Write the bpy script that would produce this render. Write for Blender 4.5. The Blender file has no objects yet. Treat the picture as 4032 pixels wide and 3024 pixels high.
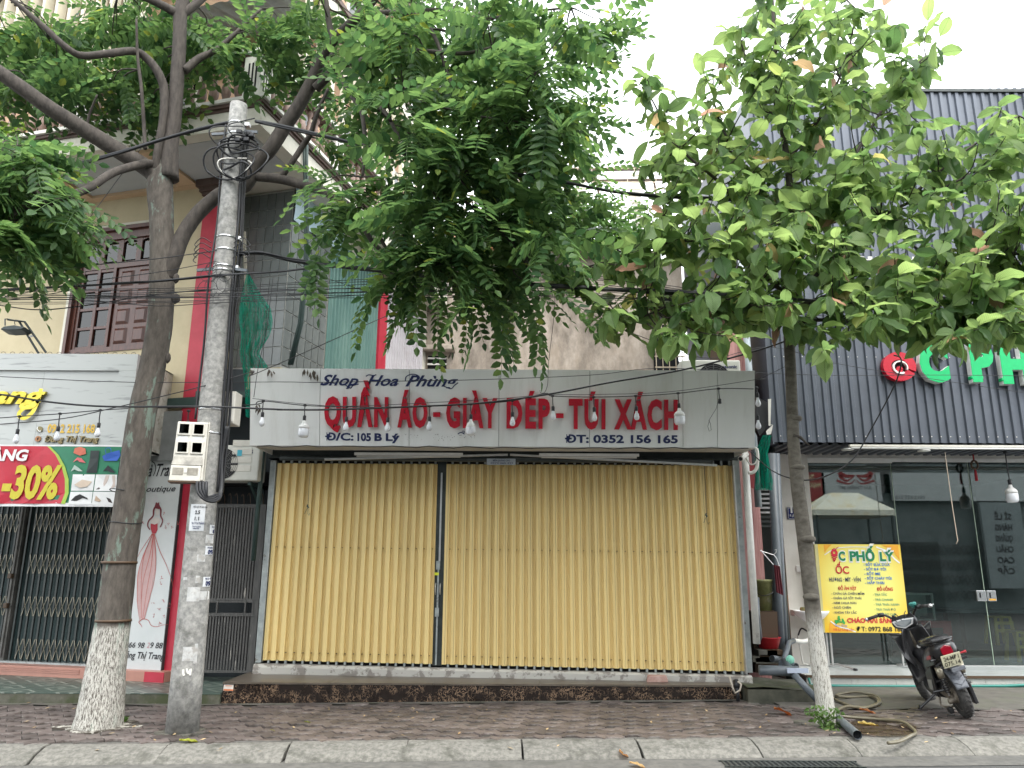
import bpy, math, random
from math import sin, cos, tan, pi, radians, sqrt, atan2
from mathutils import Vector as V, Matrix as MX
rnd = random.Random(11)
S = bpy.context.scene
COL = S.collection

# ------------------------------------------------------------------ camera
TILT = radians(13.6); ROLL = .005; EYE = 1.5; FPX = 3028.0
cd = bpy.data.cameras.new('camera'); cam = bpy.data.objects.new('camera', cd); COL.objects.link(cam)
cd.sensor_width = 36; cd.lens = FPX/4032*36; cd.clip_start = .05; cd.clip_end = 500
cam.matrix_world = MX.Translation((0, 0, EYE)) @ MX.Rotation(pi/2+TILT, 4, 'X') @ MX.Rotation(ROLL, 4, 'Z')
S.camera = cam
# ------------------------------------------------------------------ sky + sun (overcast noon)
SUN_EL = radians(58); SUN_AZ = radians(150)
w = bpy.data.worlds.new('World'); S.world = w; w.use_nodes = True
nt = w.node_tree; nt.nodes.clear()
out = nt.nodes.new('ShaderNodeOutputWorld'); bg = nt.nodes.new('ShaderNodeBackground')
sky = nt.nodes.new('ShaderNodeTexSky'); sky.sky_type = 'NISHITA'; sky.sun_disc = False
sky.sun_elevation = SUN_EL; sky.sun_rotation = SUN_AZ; sky.air_density = 1.3; sky.dust_density = 4
mixw = nt.nodes.new('ShaderNodeMix'); mixw.data_type = 'RGBA'; mixw.inputs[0].default_value = .82
nt.links.new(sky.outputs[0], mixw.inputs[6]); mixw.inputs[7].default_value = (12.6, 13.0, 13.2, 1)   # cloud layer, white
nt.links.new(mixw.outputs[2], bg.inputs[0]); bg.inputs[1].default_value = .12
nt.links.new(bg.outputs[0], out.inputs[0])
sd = bpy.data.lights.new('sun', 'SUN'); sd.energy = 1.3; sd.angle = radians(25); sd.color = (1, .97, .92)
sun = bpy.data.objects.new('sun', sd); COL.objects.link(sun)
sdir = V((sin(SUN_AZ)*cos(SUN_EL), cos(SUN_AZ)*cos(SUN_EL), sin(SUN_EL)))
sun.rotation_euler = (-sdir).to_track_quat('-Z', 'Y').to_euler(); sun.location = (0, -5, 20)
vs = S.view_settings; vs.view_transform = 'Standard'; vs.look = 'None'; vs.exposure = 1.45; vs.gamma = 1; vs.use_curve_mapping = False
S.render.engine = 'CYCLES'
S.cycles.max_bounces = 8; S.cycles.transparent_max_bounces = 12

# ------------------------------------------------------------------ calibrated photo -> place
def ray(x, y):
    u = (x-2016)/FPX; v = (1512-y)/FPX
    uw = u*cos(ROLL)-v*sin(ROLL); vw = u*sin(ROLL)+v*cos(ROLL)
    return V((uw, cos(TILT)-vw*sin(TILT), sin(TILT)+vw*cos(TILT)))
CR = {0: (0, 0, 1.8228), 1: (0, 0, .4973), 2: (900, 0, .4973), 3: (0, 700, .4973), 4: (900, 700, .4973), 5: (0, 1300, .4973),
      6: (0, 2100, .557), 11: (1900, 0, .4973), 12: (2932, 0, .4973), 13: (1900, 700, .4973), 14: (2932, 1100, .4973),
      15: (2932, 1700, .4973), 16: (2832, 2200, .5425), 17: (900, 1400, .4973), 18: (1900, 1400, .4973),
      20: (3440, 2360, .3134), 21: (2900, 1750, .6027), 22: (1600, 640, .4973), 23: (780, 1700, .6631)}
def F(n, x, y): a = CR[n]; return a[0]+x*a[2], a[1]+y*a[2]
def atY(n, x, y, Y):                       # on the upright plane y = Y
    d = ray(*F(n, x, y)); s = Y/d.y; return V((d.x*s, Y, EYE+d.z*s))
def atZ(n, x, y, z):                       # on the level plane z
    d = ray(*F(n, x, y)); s = (z-EYE)/d.z; return V((d.x*s, d.y*s, z))
class Plane:                               # flat surface with its own right / up axes
    def __init__(s, o, r, u): s.o = V(o); s.r = V(r).normalized(); s.u = V(u).normalized(); s.n = s.r.cross(s.u)
    def hit(s, n, x, y):
        d = ray(*F(n, x, y)); t = (s.o-V((0, 0, EYE))).dot(s.n)/d.dot(s.n); p = V((0, 0, EYE))+d*t-s.o
        return p.dot(s.r), p.dot(s.u)
    def at(s, a, b, h=0): return s.o+s.r*a+s.u*b+s.n*h
    def off(s, h): return Plane(s.o+s.n*h, s.r, s.u)

# ------------------------------------------------------------------ objects
INV = {}
def tag(o, label=None, cat=None, group=None, kind=None):
    if label: o['label'] = label
    if cat: o['category'] = cat
    if group: o['group'] = group
    if kind: o['kind'] = kind
    return o
def empty(name, loc, label, cat, group=None, mat=None):
    o = bpy.data.objects.new(name, None); COL.objects.link(o); o.empty_display_size = .2
    if mat is None: mat = MX.Translation(V(loc))
    o.matrix_world = mat; INV[o.name] = mat.copy(); tag(o, label, cat, group); return o
def par(o, parent, local=False):
    if parent is not None:
        o.parent = parent
        if not local and parent.name in INV: o.matrix_parent_inverse = INV[parent.name].inverted()
    return o
def link(name, me, parent=None, mat=None, local=False):
    o = bpy.data.objects.new(name, me); COL.objects.link(o)
    if mat is not None and not me.materials: me.materials.append(mat)
    return par(o, parent, local)
def copy_tree(o, parent=None):
    c = o.copy(); COL.objects.link(c)
    if parent is not None: c.parent = parent
    if o.name in INV: INV[c.name] = INV[o.name]
    for ch in list(o.children): copy_tree(ch, c)
    return c
class MB:
    def __init__(s): s.v = []; s.f = []; s.uv = None
    def quad(s, a, b, c, d): n = len(s.v); s.v += [tuple(a), tuple(b), tuple(c), tuple(d)]; s.f.append((n, n+1, n+2, n+3)); return s
    def poly(s, pts): n = len(s.v); s.v += [tuple(p) for p in pts]; s.f.append(tuple(range(n, n+len(pts)))); return s
    def hexa(s, p):                        # 8 points: bottom loop then top loop
        n = len(s.v); s.v += [tuple(q) for q in p]
        for f in ((3, 2, 1, 0), (4, 5, 6, 7), (0, 1, 5, 4), (1, 2, 6, 5), (2, 3, 7, 6), (3, 0, 4, 7)): s.f.append(tuple(n+i for i in f))
        return s
    def box(s, x0, x1, y0, y1, z0, z1, M=None):
        p = [V(q) for q in ((x0, y0, z0), (x1, y0, z0), (x1, y1, z0), (x0, y1, z0), (x0, y0, z1), (x1, y0, z1), (x1, y1, z1), (x0, y1, z1))]
        if M is not None: p = [M @ q for q in p]
        return s.hexa(p)
    def bar(s, a, b, w, d=None, up=(0, 0, 1)):
        a = V(a); b = V(b); d = d or w; t = (b-a).normalized(); u = V(up)
        if abs(t.dot(u)) > .95: u = V((0, 1, 0))
        r = t.cross(u).normalized(); u = r.cross(t); r *= w/2; u *= d/2
        return s.hexa([a-r-u, a+r-u, a+r+u, a-r+u, b-r-u, b+r-u, b+r+u, b-r+u])
    def tube(s, pts, rad, n=8, cap=True, noise=0):
        pts = [V(p) for p in pts]; k = len(pts)
        if not hasattr(rad, '__len__'): rad = [rad]*k
        t0 = (pts[1]-pts[0]).normalized(); u = V((0, 0, 1)) if abs(t0.z) < .9 else V((1, 0, 0)); r = t0.cross(u).normalized()
        base = len(s.v)
        for i, p in enumerate(pts):
            t = (pts[min(i+1, k-1)]-pts[max(i-1, 0)]).normalized(); r = (r-t*r.dot(t)).normalized(); q = t.cross(r)
            for j in range(n):
                a = 2*pi*j/n; R = rad[i]*(1+noise*(rnd.random()-.5)); s.v.append(tuple(p+(r*cos(a)+q*sin(a))*R))
        for i in range(k-1):
            for j in range(n):
                a = base+i*n+j; b = base+i*n+(j+1) % n; s.f.append((a, b, b+n, a+n))
        if cap: s.f.append(tuple(base+j for j in range(n))[::-1]); s.f.append(tuple(base+(k-1)*n+j for j in range(n)))
        return s
    def cyl(s, a, b, r0, r1=None, n=16): return s.tube([a, b], [r0, r0 if r1 is None else r1], n)
    def lathe(s, prof, n=16, o=(0, 0, 0), M=None):   # prof: (r, z)
        base = len(s.v); o = V(o)
        for r, z in prof:
            for j in range(n):
                p = V((r*cos(2*pi*j/n), r*sin(2*pi*j/n), z)); p = (M @ p if M is not None else p)+o; s.v.append(tuple(p))
        for i in range(len(prof)-1):
            for j in range(n):
                a = base+i*n+j; b = base+i*n+(j+1) % n; s.f.append((a, b, b+n, a+n))
        s.f.append(tuple(base+j for j in range(n))[::-1]); s.f.append(tuple(base+(len(prof)-1)*n+j for j in range(n)))
        return s
    def prism(s, pts, h):                   # extrude polygon by vector h
        h = V(h); n = len(pts); b = len(s.v); s.v += [tuple(p) for p in pts]+[tuple(V(p)+h) for p in pts]
        s.f.append(tuple(b+i for i in range(n))[::-1]); s.f.append(tuple(b+n+i for i in range(n)))
        for i in range(n): j = (i+1) % n; s.f.append((b+i, b+j, b+n+j, b+n+i))
        return s
    def grid(s, fn, nu, nv):
        b = len(s.v)
        for j in range(nv+1):
            for i in range(nu+1): s.v.append(tuple(fn(i/nu, j/nv)))
        for j in range(nv):
            for i in range(nu): a = b+j*(nu+1)+i; s.f.append((a, a+1, a+nu+2, a+nu+1))
        return s
    def mesh(s, name, smooth=False):
        me = bpy.data.meshes.new(name); me.from_pydata(s.v, [], s.f)
        if s.uv:
            l = me.uv_layers.new(name='UVMap'); l.data.foreach_set('uv', [c for f in s.f for i in f for c in s.uv[i]])
        if smooth: me.polygons.foreach_set('use_smooth', [True]*len(me.polygons))
        return me
    def build(s, name, mat, parent=None, smooth=False, bevel=0, local=False, kind=None):
        me = s.mesh(name, smooth); o = link(name, me, parent, mat, local)
        if bevel:
            m = o.modifiers.new('bevel', 'BEVEL'); m.width = bevel; m.segments = 2; m.limit_method = 'ANGLE'
        if kind: o['kind'] = kind
        return o
def box(name, mat, parent, *a, **k): return MB().box(*a).build(name, mat, parent, **k)

# ------------------------------------------------------------------ materials
def new_mat(name):
    m = bpy.data.materials.new(name); m.use_nodes = True; t = m.node_tree
    return m, t, t.nodes['Principled BSDF'], t.nodes, t.links
def rgb(c): return (c[0], c[1], c[2], 1)
def M(name, c1, c2=None, scale=6, rough=.6, bump=0, metal=0, stretch=(1, 1, 1), detail=6, thr=None, isl=0, spec=.5, c3=None, s3=1.5, t3=(.55, .7), bscale=None, coat=0):
    """two-tone noise, optional large blotches c3, optional per-piece variation"""
    m, t, b, N, Lk = new_mat(name)
    tc = N.new('ShaderNodeTexCoord'); mp = N.new('ShaderNodeMapping'); mp.inputs[3].default_value = stretch
    Lk.new(tc.outputs['Object'], mp.inputs[0])
    n = N.new('ShaderNodeTexNoise'); n.inputs['Scale'].default_value = scale; n.inputs['Detail'].default_value = detail; n.inputs['Roughness'].default_value = .65
    Lk.new(mp.outputs[0], n.inputs['Vector'])
    cr = N.new('ShaderNodeValToRGB'); lo, hi = thr or (.35, .65)
    cr.color_ramp.elements[0].position = lo; cr.color_ramp.elements[1].position = hi
    cr.color_ramp.elements[0].color = rgb(c1); cr.color_ramp.elements[1].color = rgb(c2 or [min(1, x*1.15) for x in c1])
    Lk.new(n.outputs[0], cr.inputs[0]); col = cr.outputs[0]
    if c3:
        n3 = N.new('ShaderNodeTexNoise'); n3.inputs['Scale'].default_value = s3; n3.inputs['Detail'].default_value = 8; n3.inputs['Roughness'].default_value = .7
        Lk.new(mp.outputs[0], n3.inputs['Vector']); r3 = N.new('ShaderNodeValToRGB'); r3.color_ramp.elements[0].position = t3[0]; r3.color_ramp.elements[1].position = t3[1]
        Lk.new(n3.outputs[0], r3.inputs[0]); mx = N.new('ShaderNodeMix'); mx.data_type = 'RGBA'
        Lk.new(r3.outputs[0], mx.inputs[0]); Lk.new(col, mx.inputs[6]); mx.inputs[7].default_value = rgb(c3); col = mx.outputs[2]
    if isl:
        g = N.new('ShaderNodeNewGeometry'); oi = N.new('ShaderNodeObjectInfo'); ad = N.new('ShaderNodeMath'); ad.operation = 'ADD'
        Lk.new(g.outputs['Random Per Island'], ad.inputs[0]); Lk.new(oi.outputs['Random'], ad.inputs[1])
        fr = N.new('ShaderNodeMath'); fr.operation = 'FRACT'; Lk.new(ad.outputs[0], fr.inputs[0])
        mr = N.new('ShaderNodeMapRange'); mr.inputs[3].default_value = 1-isl; mr.inputs[4].default_value = 1+isl; Lk.new(fr.outputs[0], mr.inputs[0])
        hs = N.new('ShaderNodeHueSaturation'); Lk.new(mr.outputs[0], hs.inputs['Value']); Lk.new(col, hs.inputs['Color']); col = hs.outputs[0]
    Lk.new(col, b.inputs['Base Color'])
    b.inputs['Roughness'].default_value = rough; b.inputs['Metallic'].default_value = metal; b.inputs['Specular IOR Level'].default_value = spec; b.inputs['Coat Weight'].default_value = coat
    if bump:
        nb = n
        if bscale:
            nb = N.new('ShaderNodeTexNoise'); nb.inputs['Scale'].default_value = bscale; nb.inputs['Detail'].default_value = 6; Lk.new(mp.outputs[0], nb.inputs['Vector'])
        bp = N.new('ShaderNodeBump'); bp.inputs['Strength'].default_value = min(1, bump*20); bp.inputs['Distance'].default_value = bump
        Lk.new(nb.outputs[0], bp.inputs['Height']); Lk.new(bp.outputs[0], b.inputs['Normal'])
    return m
def flat(name, c, rough=.6, metal=0, spec=.5): return M(name, [x*.93 for x in c], [min(1, x*1.05) for x in c], 9, rough, 0, metal, spec=spec)
def leafmat(name, c1, c2, trans, rare=None, gloss=.45, veins=0):
    m, t, b, N, Lk = new_mat(name); t.nodes.remove(b); o = N['Material Output']
    g = N.new('ShaderNodeNewGeometry'); oi = N.new('ShaderNodeObjectInfo'); ad = N.new('ShaderNodeMath'); ad.operation = 'ADD'
    Lk.new(g.outputs['Random Per Island'], ad.inputs[0]); Lk.new(oi.outputs['Random'], ad.inputs[1])
    fr = N.new('ShaderNodeMath'); fr.operation = 'FRACT'; Lk.new(ad.outputs[0], fr.inputs[0])
    cr = N.new('ShaderNodeValToRGB'); Lk.new(fr.outputs[0], cr.inputs[0]); e = cr.color_ramp.elements
    e[0].color = rgb(c1); e[0].position = 0; e[1].color = rgb(c2); e[1].position = .9
    if rare:
        k = e.new(.972); k.color = rgb(c2); k = e.new(.98); k.color = rgb(rare[0]); k = e.new(.992); k.color = rgb(rare[1])
    col = cr.outputs[0]; nrm = None
    if veins:
        uv = N.new('ShaderNodeUVMap'); sp = N.new('ShaderNodeSeparateXYZ'); Lk.new(uv.outputs[0], sp.inputs[0])
        ab = N.new('ShaderNodeMath'); ab.operation = 'ABSOLUTE'; Lk.new(sp.outputs[1], ab.inputs[0])
        m1 = N.new('ShaderNodeMath'); m1.operation = 'MULTIPLY_ADD'; Lk.new(ab.outputs[0], m1.inputs[0]); m1.inputs[1].default_value = -.45; Lk.new(sp.outputs[0], m1.inputs[2])
        m2 = N.new('ShaderNodeMath'); m2.operation = 'MULTIPLY'; Lk.new(m1.outputs[0], m2.inputs[0]); m2.inputs[1].default_value = 2*pi*13
        sn = N.new('ShaderNodeMath'); sn.operation = 'SINE'; Lk.new(m2.outputs[0], sn.inputs[0])
        mr = N.new('ShaderNodeMapRange'); Lk.new(sn.outputs[0], mr.inputs[0]); mr.inputs[1].default_value = .45; mr.inputs[2].default_value = 1
        mr.inputs[3].default_value = 1; mr.inputs[4].default_value = .72
        mb = N.new('ShaderNodeMath'); mb.operation = 'GREATER_THAN'; Lk.new(ab.outputs[0], mb.inputs[0]); mb.inputs[1].default_value = .05
        ms = N.new('ShaderNodeMapRange'); Lk.new(mb.outputs[0], ms.inputs[0]); ms.inputs[3].default_value = .75
        mm = N.new('ShaderNodeMath'); mm.operation = 'MULTIPLY'; Lk.new(mr.outputs[0], mm.inputs[0]); Lk.new(ms.outputs[0], mm.inputs[1])
        hs = N.new('ShaderNodeHueSaturation'); Lk.new(mm.outputs[0], hs.inputs['Value']); Lk.new(col, hs.inputs['Color']); col = hs.outputs[0]
        bp = N.new('ShaderNodeBump'); bp.inputs['Strength'].default_value = .6; bp.inputs['Distance'].default_value = .004; Lk.new(sn.outputs[0], bp.inputs['Height']); nrm = bp.outputs[0]
    p = N.new('ShaderNodeBsdfPrincipled'); Lk.new(col, p.inputs['Base Color']); p.inputs['Roughness'].default_value = gloss; p.inputs['Specular IOR Level'].default_value = .35
    tr = N.new('ShaderNodeBsdfTranslucent'); h2 = N.new('ShaderNodeHueSaturation'); h2.inputs['Hue'].default_value = .478; h2.inputs['Saturation'].default_value = 1.06; h2.inputs['Value'].default_value = 2.3
    Lk.new(col, h2.inputs['Color']); Lk.new(h2.outputs[0], tr.inputs[0])
    if nrm: Lk.new(nrm, p.inputs['Normal'])
    mx = N.new('ShaderNodeMixShader'); mx.inputs[0].default_value = trans; Lk.new(p.outputs[0], mx.inputs[1]); Lk.new(tr.outputs[0], mx.inputs[2]); Lk.new(mx.outputs[0], o.inputs[0])
    return m
def zpaint(name, base, c_paint, zc, soft=.05, chip=.5, **kw):
    """material painted below a height (whitewash), with worn streaks"""
    m = M(name, *base, **kw); t = m.node_tree; N = t.nodes; Lk = t.links; b = N['Principled BSDF']
    src = b.inputs['Base Color'].links[0].from_socket
    g = N.new('ShaderNodeNewGeometry'); sp = N.new('ShaderNodeSeparateXYZ'); Lk.new(g.outputs['Position'], sp.inputs[0])
    mr = N.new('ShaderNodeMapRange'); Lk.new(sp.outputs[2], mr.inputs[0]); mr.inputs[1].default_value = zc+soft; mr.inputs[2].default_value = zc-soft
    tc = N.new('ShaderNodeTexCoord'); mp = N.new('ShaderNodeMapping'); mp.inputs[3].default_value = (1, 1, .13); Lk.new(tc.outputs['Object'], mp.inputs[0])
    n = N.new('ShaderNodeTexNoise'); n.inputs['Scale'].default_value = 120; n.inputs['Detail'].default_value = 7; n.inputs['Roughness'].default_value = .8; Lk.new(mp.outputs[0], n.inputs['Vector'])
    r = N.new('ShaderNodeValToRGB'); r.color_ramp.elements[0].position = chip-.04; r.color_ramp.elements[1].position = chip+.04; Lk.new(n.outputs[0], r.inputs[0])
    mu = N.new('ShaderNodeMath'); mu.operation = 'MULTIPLY'; Lk.new(mr.outputs[0], mu.inputs[0]); Lk.new(r.outputs[0], mu.inputs[1])
    mx = N.new('ShaderNodeMix'); mx.data_type = 'RGBA'; Lk.new(mu.outputs[0], mx.inputs[0]); Lk.new(src, mx.inputs[6]); mx.inputs[7].default_value = rgb(c_paint); Lk.new(mx.outputs[2], b.inputs['Base Color'])
    return m
def veined(name, c1, c2, scale=15, rough=.12, width=.06, tint=None):
    """polished stone with thin crackle veins"""
    m, t, b, N, Lk = new_mat(name); tc = N.new('ShaderNodeTexCoord'); n = N.new('ShaderNodeTexNoise'); n.inputs['Scale'].default_value = scale*.8; n.inputs['Detail'].default_value = 4
    Lk.new(tc.outputs['Object'], n.inputs['Vector']); mx = N.new('ShaderNodeMix'); mx.data_type = 'RGBA'; mx.inputs[0].default_value = .25; Lk.new(tc.outputs['Object'], mx.inputs[6]); Lk.new(n.outputs[1], mx.inputs[7])
    vo = N.new('ShaderNodeTexVoronoi'); vo.feature = 'DISTANCE_TO_EDGE'; vo.inputs['Scale'].default_value = scale; Lk.new(mx.outputs[2], vo.inputs['Vector'])
    n2 = N.new('ShaderNodeTexNoise'); n2.inputs['Scale'].default_value = scale*.5; n2.inputs['Detail'].default_value = 3; Lk.new(tc.outputs['Object'], n2.inputs['Vector'])
    mr = N.new('ShaderNodeMapRange'); Lk.new(vo.outputs[0], mr.inputs[0]); mr.inputs[1].default_value = width; mr.inputs[2].default_value = 0; 
    mu = N.new('ShaderNodeMath'); mu.operation = 'MULTIPLY'; Lk.new(mr.outputs[0], mu.inputs[0]); r = N.new('ShaderNodeMapRange'); Lk.new(n2.outputs[0], r.inputs[0]); r.inputs[1].default_value = .42; r.inputs[2].default_value = .6; Lk.new(r.outputs[0], mu.inputs[1])
    m2 = N.new('ShaderNodeMix'); m2.data_type = 'RGBA'; Lk.new(mu.outputs[0], m2.inputs[0]); m2.inputs[6].default_value = rgb(c1); m2.inputs[7].default_value = rgb(c2); Lk.new(m2.outputs[2], b.inputs['Base Color']); b.inputs['Roughness'].default_value = rough
    return m
def glassmat(name, c, transp=.5, rough=.03):
    m, t, b, N, Lk = new_mat(name); N.remove(b); o = N['Material Output']
    tr = N.new('ShaderNodeBsdfTransparent'); tr.inputs[0].default_value = rgb(c); gl = N.new('ShaderNodeBsdfGlossy'); gl.inputs[1].default_value = rough
    fr = N.new('ShaderNodeFresnel'); fr.inputs[0].default_value = 1.55; ad = N.new('ShaderNodeMath'); ad.operation = 'MULTIPLY_ADD'; Lk.new(fr.outputs[0], ad.inputs[0]); ad.inputs[1].default_value = 1.3; ad.inputs[2].default_value = transp; ad.use_clamp = True
    mx = N.new('ShaderNodeMixShader'); Lk.new(ad.outputs[0], mx.inputs[0]); Lk.new(tr.outputs[0], mx.inputs[1]); Lk.new(gl.outputs[0], mx.inputs[2]); Lk.new(mx.outputs[0], o.inputs[0])
    return m

# ------------------------------------------------------------------ lettering
_fm = {}
def glyph_mesh(s, bold=0, shear=0, ext=0):
    key = (s, bold, shear, ext)
    if key in _fm: return _fm[key]
    cu = bpy.data.curves.new('t', 'FONT'); cu.body = s; cu.size = 1; cu.offset = bold; cu.shear = shear; cu.extrude = ext; cu.resolution_u = 3
    ob = bpy.data.objects.new('t', cu); me = bpy.data.meshes.new_from_object(ob)
    vs_ = [v.co.copy() for v in me.vertices]; fs = [tuple(p.vertices) for p in me.polygons]
    bpy.data.objects.remove(ob); bpy.data.curves.remove(cu); bpy.data.meshes.remove(me)
    _fm[key] = (vs_, fs); return _fm[key]
def ext_x(s, bold=0, shear=0):
    v = glyph_mesh(s, bold, shear)[0]; xs = [p.x for p in v]; return min(xs), max(xs)
CAP = None
def cap_h():
    global CAP
    if CAP is None: v = glyph_mesh('H')[0]; CAP = max(p.y for p in v)-min(p.y for p in v)
    return CAP
def text(mb, pl, s, x0, y0, x1, ch, bold=0, shear=0, depth=.0015, lift=.004, rot=0):
    """write s on plane pl from (x0,y0 baseline) to x1, capital height ch"""
    vs_, fs = glyph_mesh(s, bold, shear, .5 if depth > .003 else 0)
    a, b = ext_x(s, bold, shear); sx = (x1-x0)/(b-a); sy = ch/cap_h(); n = len(mb.v)
    for p in vs_:
        X = (p.x-a)*sx; Yy = p.y*sy
        X, Yy = X*cos(rot)-Yy*sin(rot), X*sin(rot)+Yy*cos(rot)
        mb.v.append(tuple(pl.at(x0+X, y0+Yy, lift+(p.z+.5)*depth)))
    mb.f += [tuple(n+i for i in f) for f in fs]
def ptext(mb, pl, s, cn, x0, y0, x1, ytop, **k):
    """same, its extent read in the photo crop cn: left x0, baseline y0, right x1, capital top ytop"""
    a = pl.hit(cn, x0, y0); b = pl.hit(cn, x1, y0); t = pl.hit(cn, x0, ytop)
    text(mb, pl, s, a[0], (a[1]+b[1])/2, b[0], t[1]-a[1], **k)
def shape(mb, pl, cn, pts, lift=.003):
    mb.poly([pl.at(*pl.hit(cn, x, y), lift) for x, y in pts])
def stroke(mb, pl, cn, pts, wd, lift=.004, widths=None):
    """flat brush stroke along points given in a crop; wd in metres"""
    q = [pl.hit(cn, x, y) for x, y in pts]; q = smooth2(q, 4); n = len(q); L_ = []; R_ = []
    for i, (a, b) in enumerate(q):
        p0 = q[max(i-1, 0)]; p1 = q[min(i+1, n-1)]; dx, dy = p1[0]-p0[0], p1[1]-p0[1]; l = sqrt(dx*dx+dy*dy) or 1
        t = i/(n-1); ww = wd*(widths[0]*(1-t)+widths[1]*t if widths else 1)/2
        L_.append(pl.at(a-dy/l*ww, b+dx/l*ww, lift)); R_.append(pl.at(a+dy/l*ww, b-dx/l*ww, lift))
    for i in range(n-1): mb.quad(L_[i], R_[i], R_[i+1], L_[i+1])
def smooth2(pts, k=4):
    pts = [V(p) for p in pts]; out_ = []
    for i in range(len(pts)-1):
        p0 = pts[max(i-1, 0)]; p1 = pts[i]; p2 = pts[i+1]; p3 = pts[min(i+2, len(pts)-1)]
        for j in range(k):
            t = j/k; out_.append(.5*((2*p1)+(p2-p0)*t+(2*p0-5*p1+4*p2-p3)*t*t+(3*p1-p0-3*p2+p3)*t**3))
    return out_+[pts[-1]]
# ================================================================== materials in use
m_asph = M('asphalt', (.05, .05, .05), (.075, .073, .07), 40, .85, .004)
m_gut = M('gutter_concrete', (.08, .078, .072), (.13, .125, .113), 14, .8, .003, c3=(.06, .06, .05), s3=3, t3=(.55, .75))
m_kerb = M('kerb_concrete', (.1, .097, .086), (.2, .192, .17), 26, .9, .012, c3=(.06, .06, .048), s3=4.2, t3=(.5, .68), isl=.06)
m_joint = M('joint_sand', (.02, .018, .015), (.055, .05, .042), 30, .95, .004)
m_pav = M('paver_clay', (.072, .058, .053), (.108, .088, .081), 11, .5, .003, c3=(.145, .132, .122), s3=5.5, t3=(.56, .66), isl=.38, bscale=60)
m_moss = M('mossy_concrete', (.06, .06, .045), (.12, .115, .09), 7, .85, .01, c3=(.045, .055, .022), s3=2.2, t3=(.42, .6))
m_slab = M('worn_slab', (.07, .065, .056), (.12, .112, .096), 6, .7, .006, c3=(.09, .095, .065), s3=1.7, t3=(.5, .68))
m_marb = veined('dark_marble', (.016, .011, .009), (.26, .175, .115), 17, .14, .09)
m_marbtop = M('marble_top_dusty', (.075, .062, .048), (.12, .1, .08), 5, .3, .001, stretch=(.6, 4, 1), c3=(.05, .037, .028), s3=3)
m_sill = M('chipped_whitewash', (.22, .2, .18), (.42, .405, .37), 7, .9, .012, thr=(.44, .5), c3=(.14, .13, .11), s3=5, t3=(.6, .66))
m_cream = M('cream_render', (.47, .4, .26), (.52, .45, .3), 2.5, .85, .001, c3=(.41, .35, .23), s3=1.2, t3=(.5, .8))
m_creamlt = M('pale_trim', (.6, .58, .5), (.68, .65, .56), 5, .8, .001, c3=(.4, .37, .3), s3=2, t3=(.6, .85))
m_red = M('crimson_paint', (.36, .012, .03), (.43, .02, .045), 4, .55, .001, c3=(.3, .03, .04), s3=5, t3=(.62, .7))
m_brn = M('brown_moulding', (.075, .045, .035), (.11, .07, .055), 9, .7, .002)
m_soff = M('soffit_grey', (.4, .42, .43), (.46, .48, .48), 2, .8)
m_orng = M('soffit_beam', (.5, .35, .22), (.56, .4, .26), 3, .8)
m_peach = M('peach_render', (.55, .36, .24), (.62, .42, .29), 2, .85, c3=(.45, .3, .2), s3=1.4, t3=(.55, .8))
m_wood = M('varnished_wood', (.055, .018, .012), (.1, .034, .022), 5, .3, .001, stretch=(6, 6, .6))
m_pane = glassmat('window_pane', (.05, .06, .06), .0, .02)
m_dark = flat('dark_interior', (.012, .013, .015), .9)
m_dgreen = M('dark_green_beam', (.02, .045, .04), (.035, .06, .055), 6, .6)
m_pink = M('pink_tile', (.36, .17, .13), (.43, .21, .16), 3, .4)
m_gate = M('gate_dark_paint', (.028, .036, .036), (.05, .058, .056), 8, .45, metal=.3)
m_gatein = M('gate_inner_leaf', (.012, .035, .036), (.022, .05, .05), 4, .6)
m_lat = M('lattice_steel', (.22, .2, .15), (.34, .31, .24), 18, .4, metal=.4)
m_alum = M('aluminium', (.5, .5, .5), (.62, .62, .61), 12, .35, metal=.7)
m_galv = M('rusty_galvanised', (.28, .31, .31), (.4, .43, .42), 10, .5, .002, metal=.4, c3=(.12, .09, .06), s3=7, t3=(.6, .68))
m_shut = M('shutter_ochre', (.7, .535, .235), (.74, .575, .26), 2, .42, stretch=(3, 1, .35), isl=.06, c3=(.56, .43, .21), s3=1.6, t3=(.48, .78), spec=.4)
m_bolt = flat('rusty_bolt', (.07, .04, .02))
m_signw = M('sign_white_panel', (.7, .715, .7), (.74, .755, .74), 1.5, .35, stretch=(2.2, 1, .3), c3=(.58, .58, .545), s3=2.4, t3=(.5, .8))
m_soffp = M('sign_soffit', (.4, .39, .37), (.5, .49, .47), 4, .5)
m_redL = M('red_acrylic', (.42, .005, .02), (.5, .01, .03), 2, .25)
m_grime = M('letter_edge_grime', (.16, .1, .09), (.3, .25, .23), 20, .7)
m_navy = flat('navy_vinyl', (.01, .02, .09), .4)
m_black = flat('black_print', (.01, .01, .014), .5)
m_white = flat('white_plastic', (.72, .72, .7), .35)
m_offw = M('offwhite_paint', (.6, .585, .54), (.68, .665, .62), 3, .8, .001, c3=(.4, .37, .3), s3=3, t3=(.62, .8))
m_clad = M('slate_blue_cladding', (.082, .093, .114), (.103, .116, .14), 1.5, .38, 0, metal=.25, c3=(.115, .132, .165), s3=.8, t3=(.5, .8))
m_grnc = M('green_corrugated', (.07, .15, .135), (.11, .2, .175), 2, .5, stretch=(1, 1, .3), c3=(.15, .24, .21), s3=1, t3=(.5, .75))
m_whtc = M('white_corrugated', (.38, .36, .38), (.46, .44, .46), 2, .5, c3=(.3, .27, .27), s3=1.5, t3=(.55, .75))
m_tile = M('dark_glazed_tile', (.085, .1, .1), (.15, .165, .16), 3, .25, isl=.1)
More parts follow.
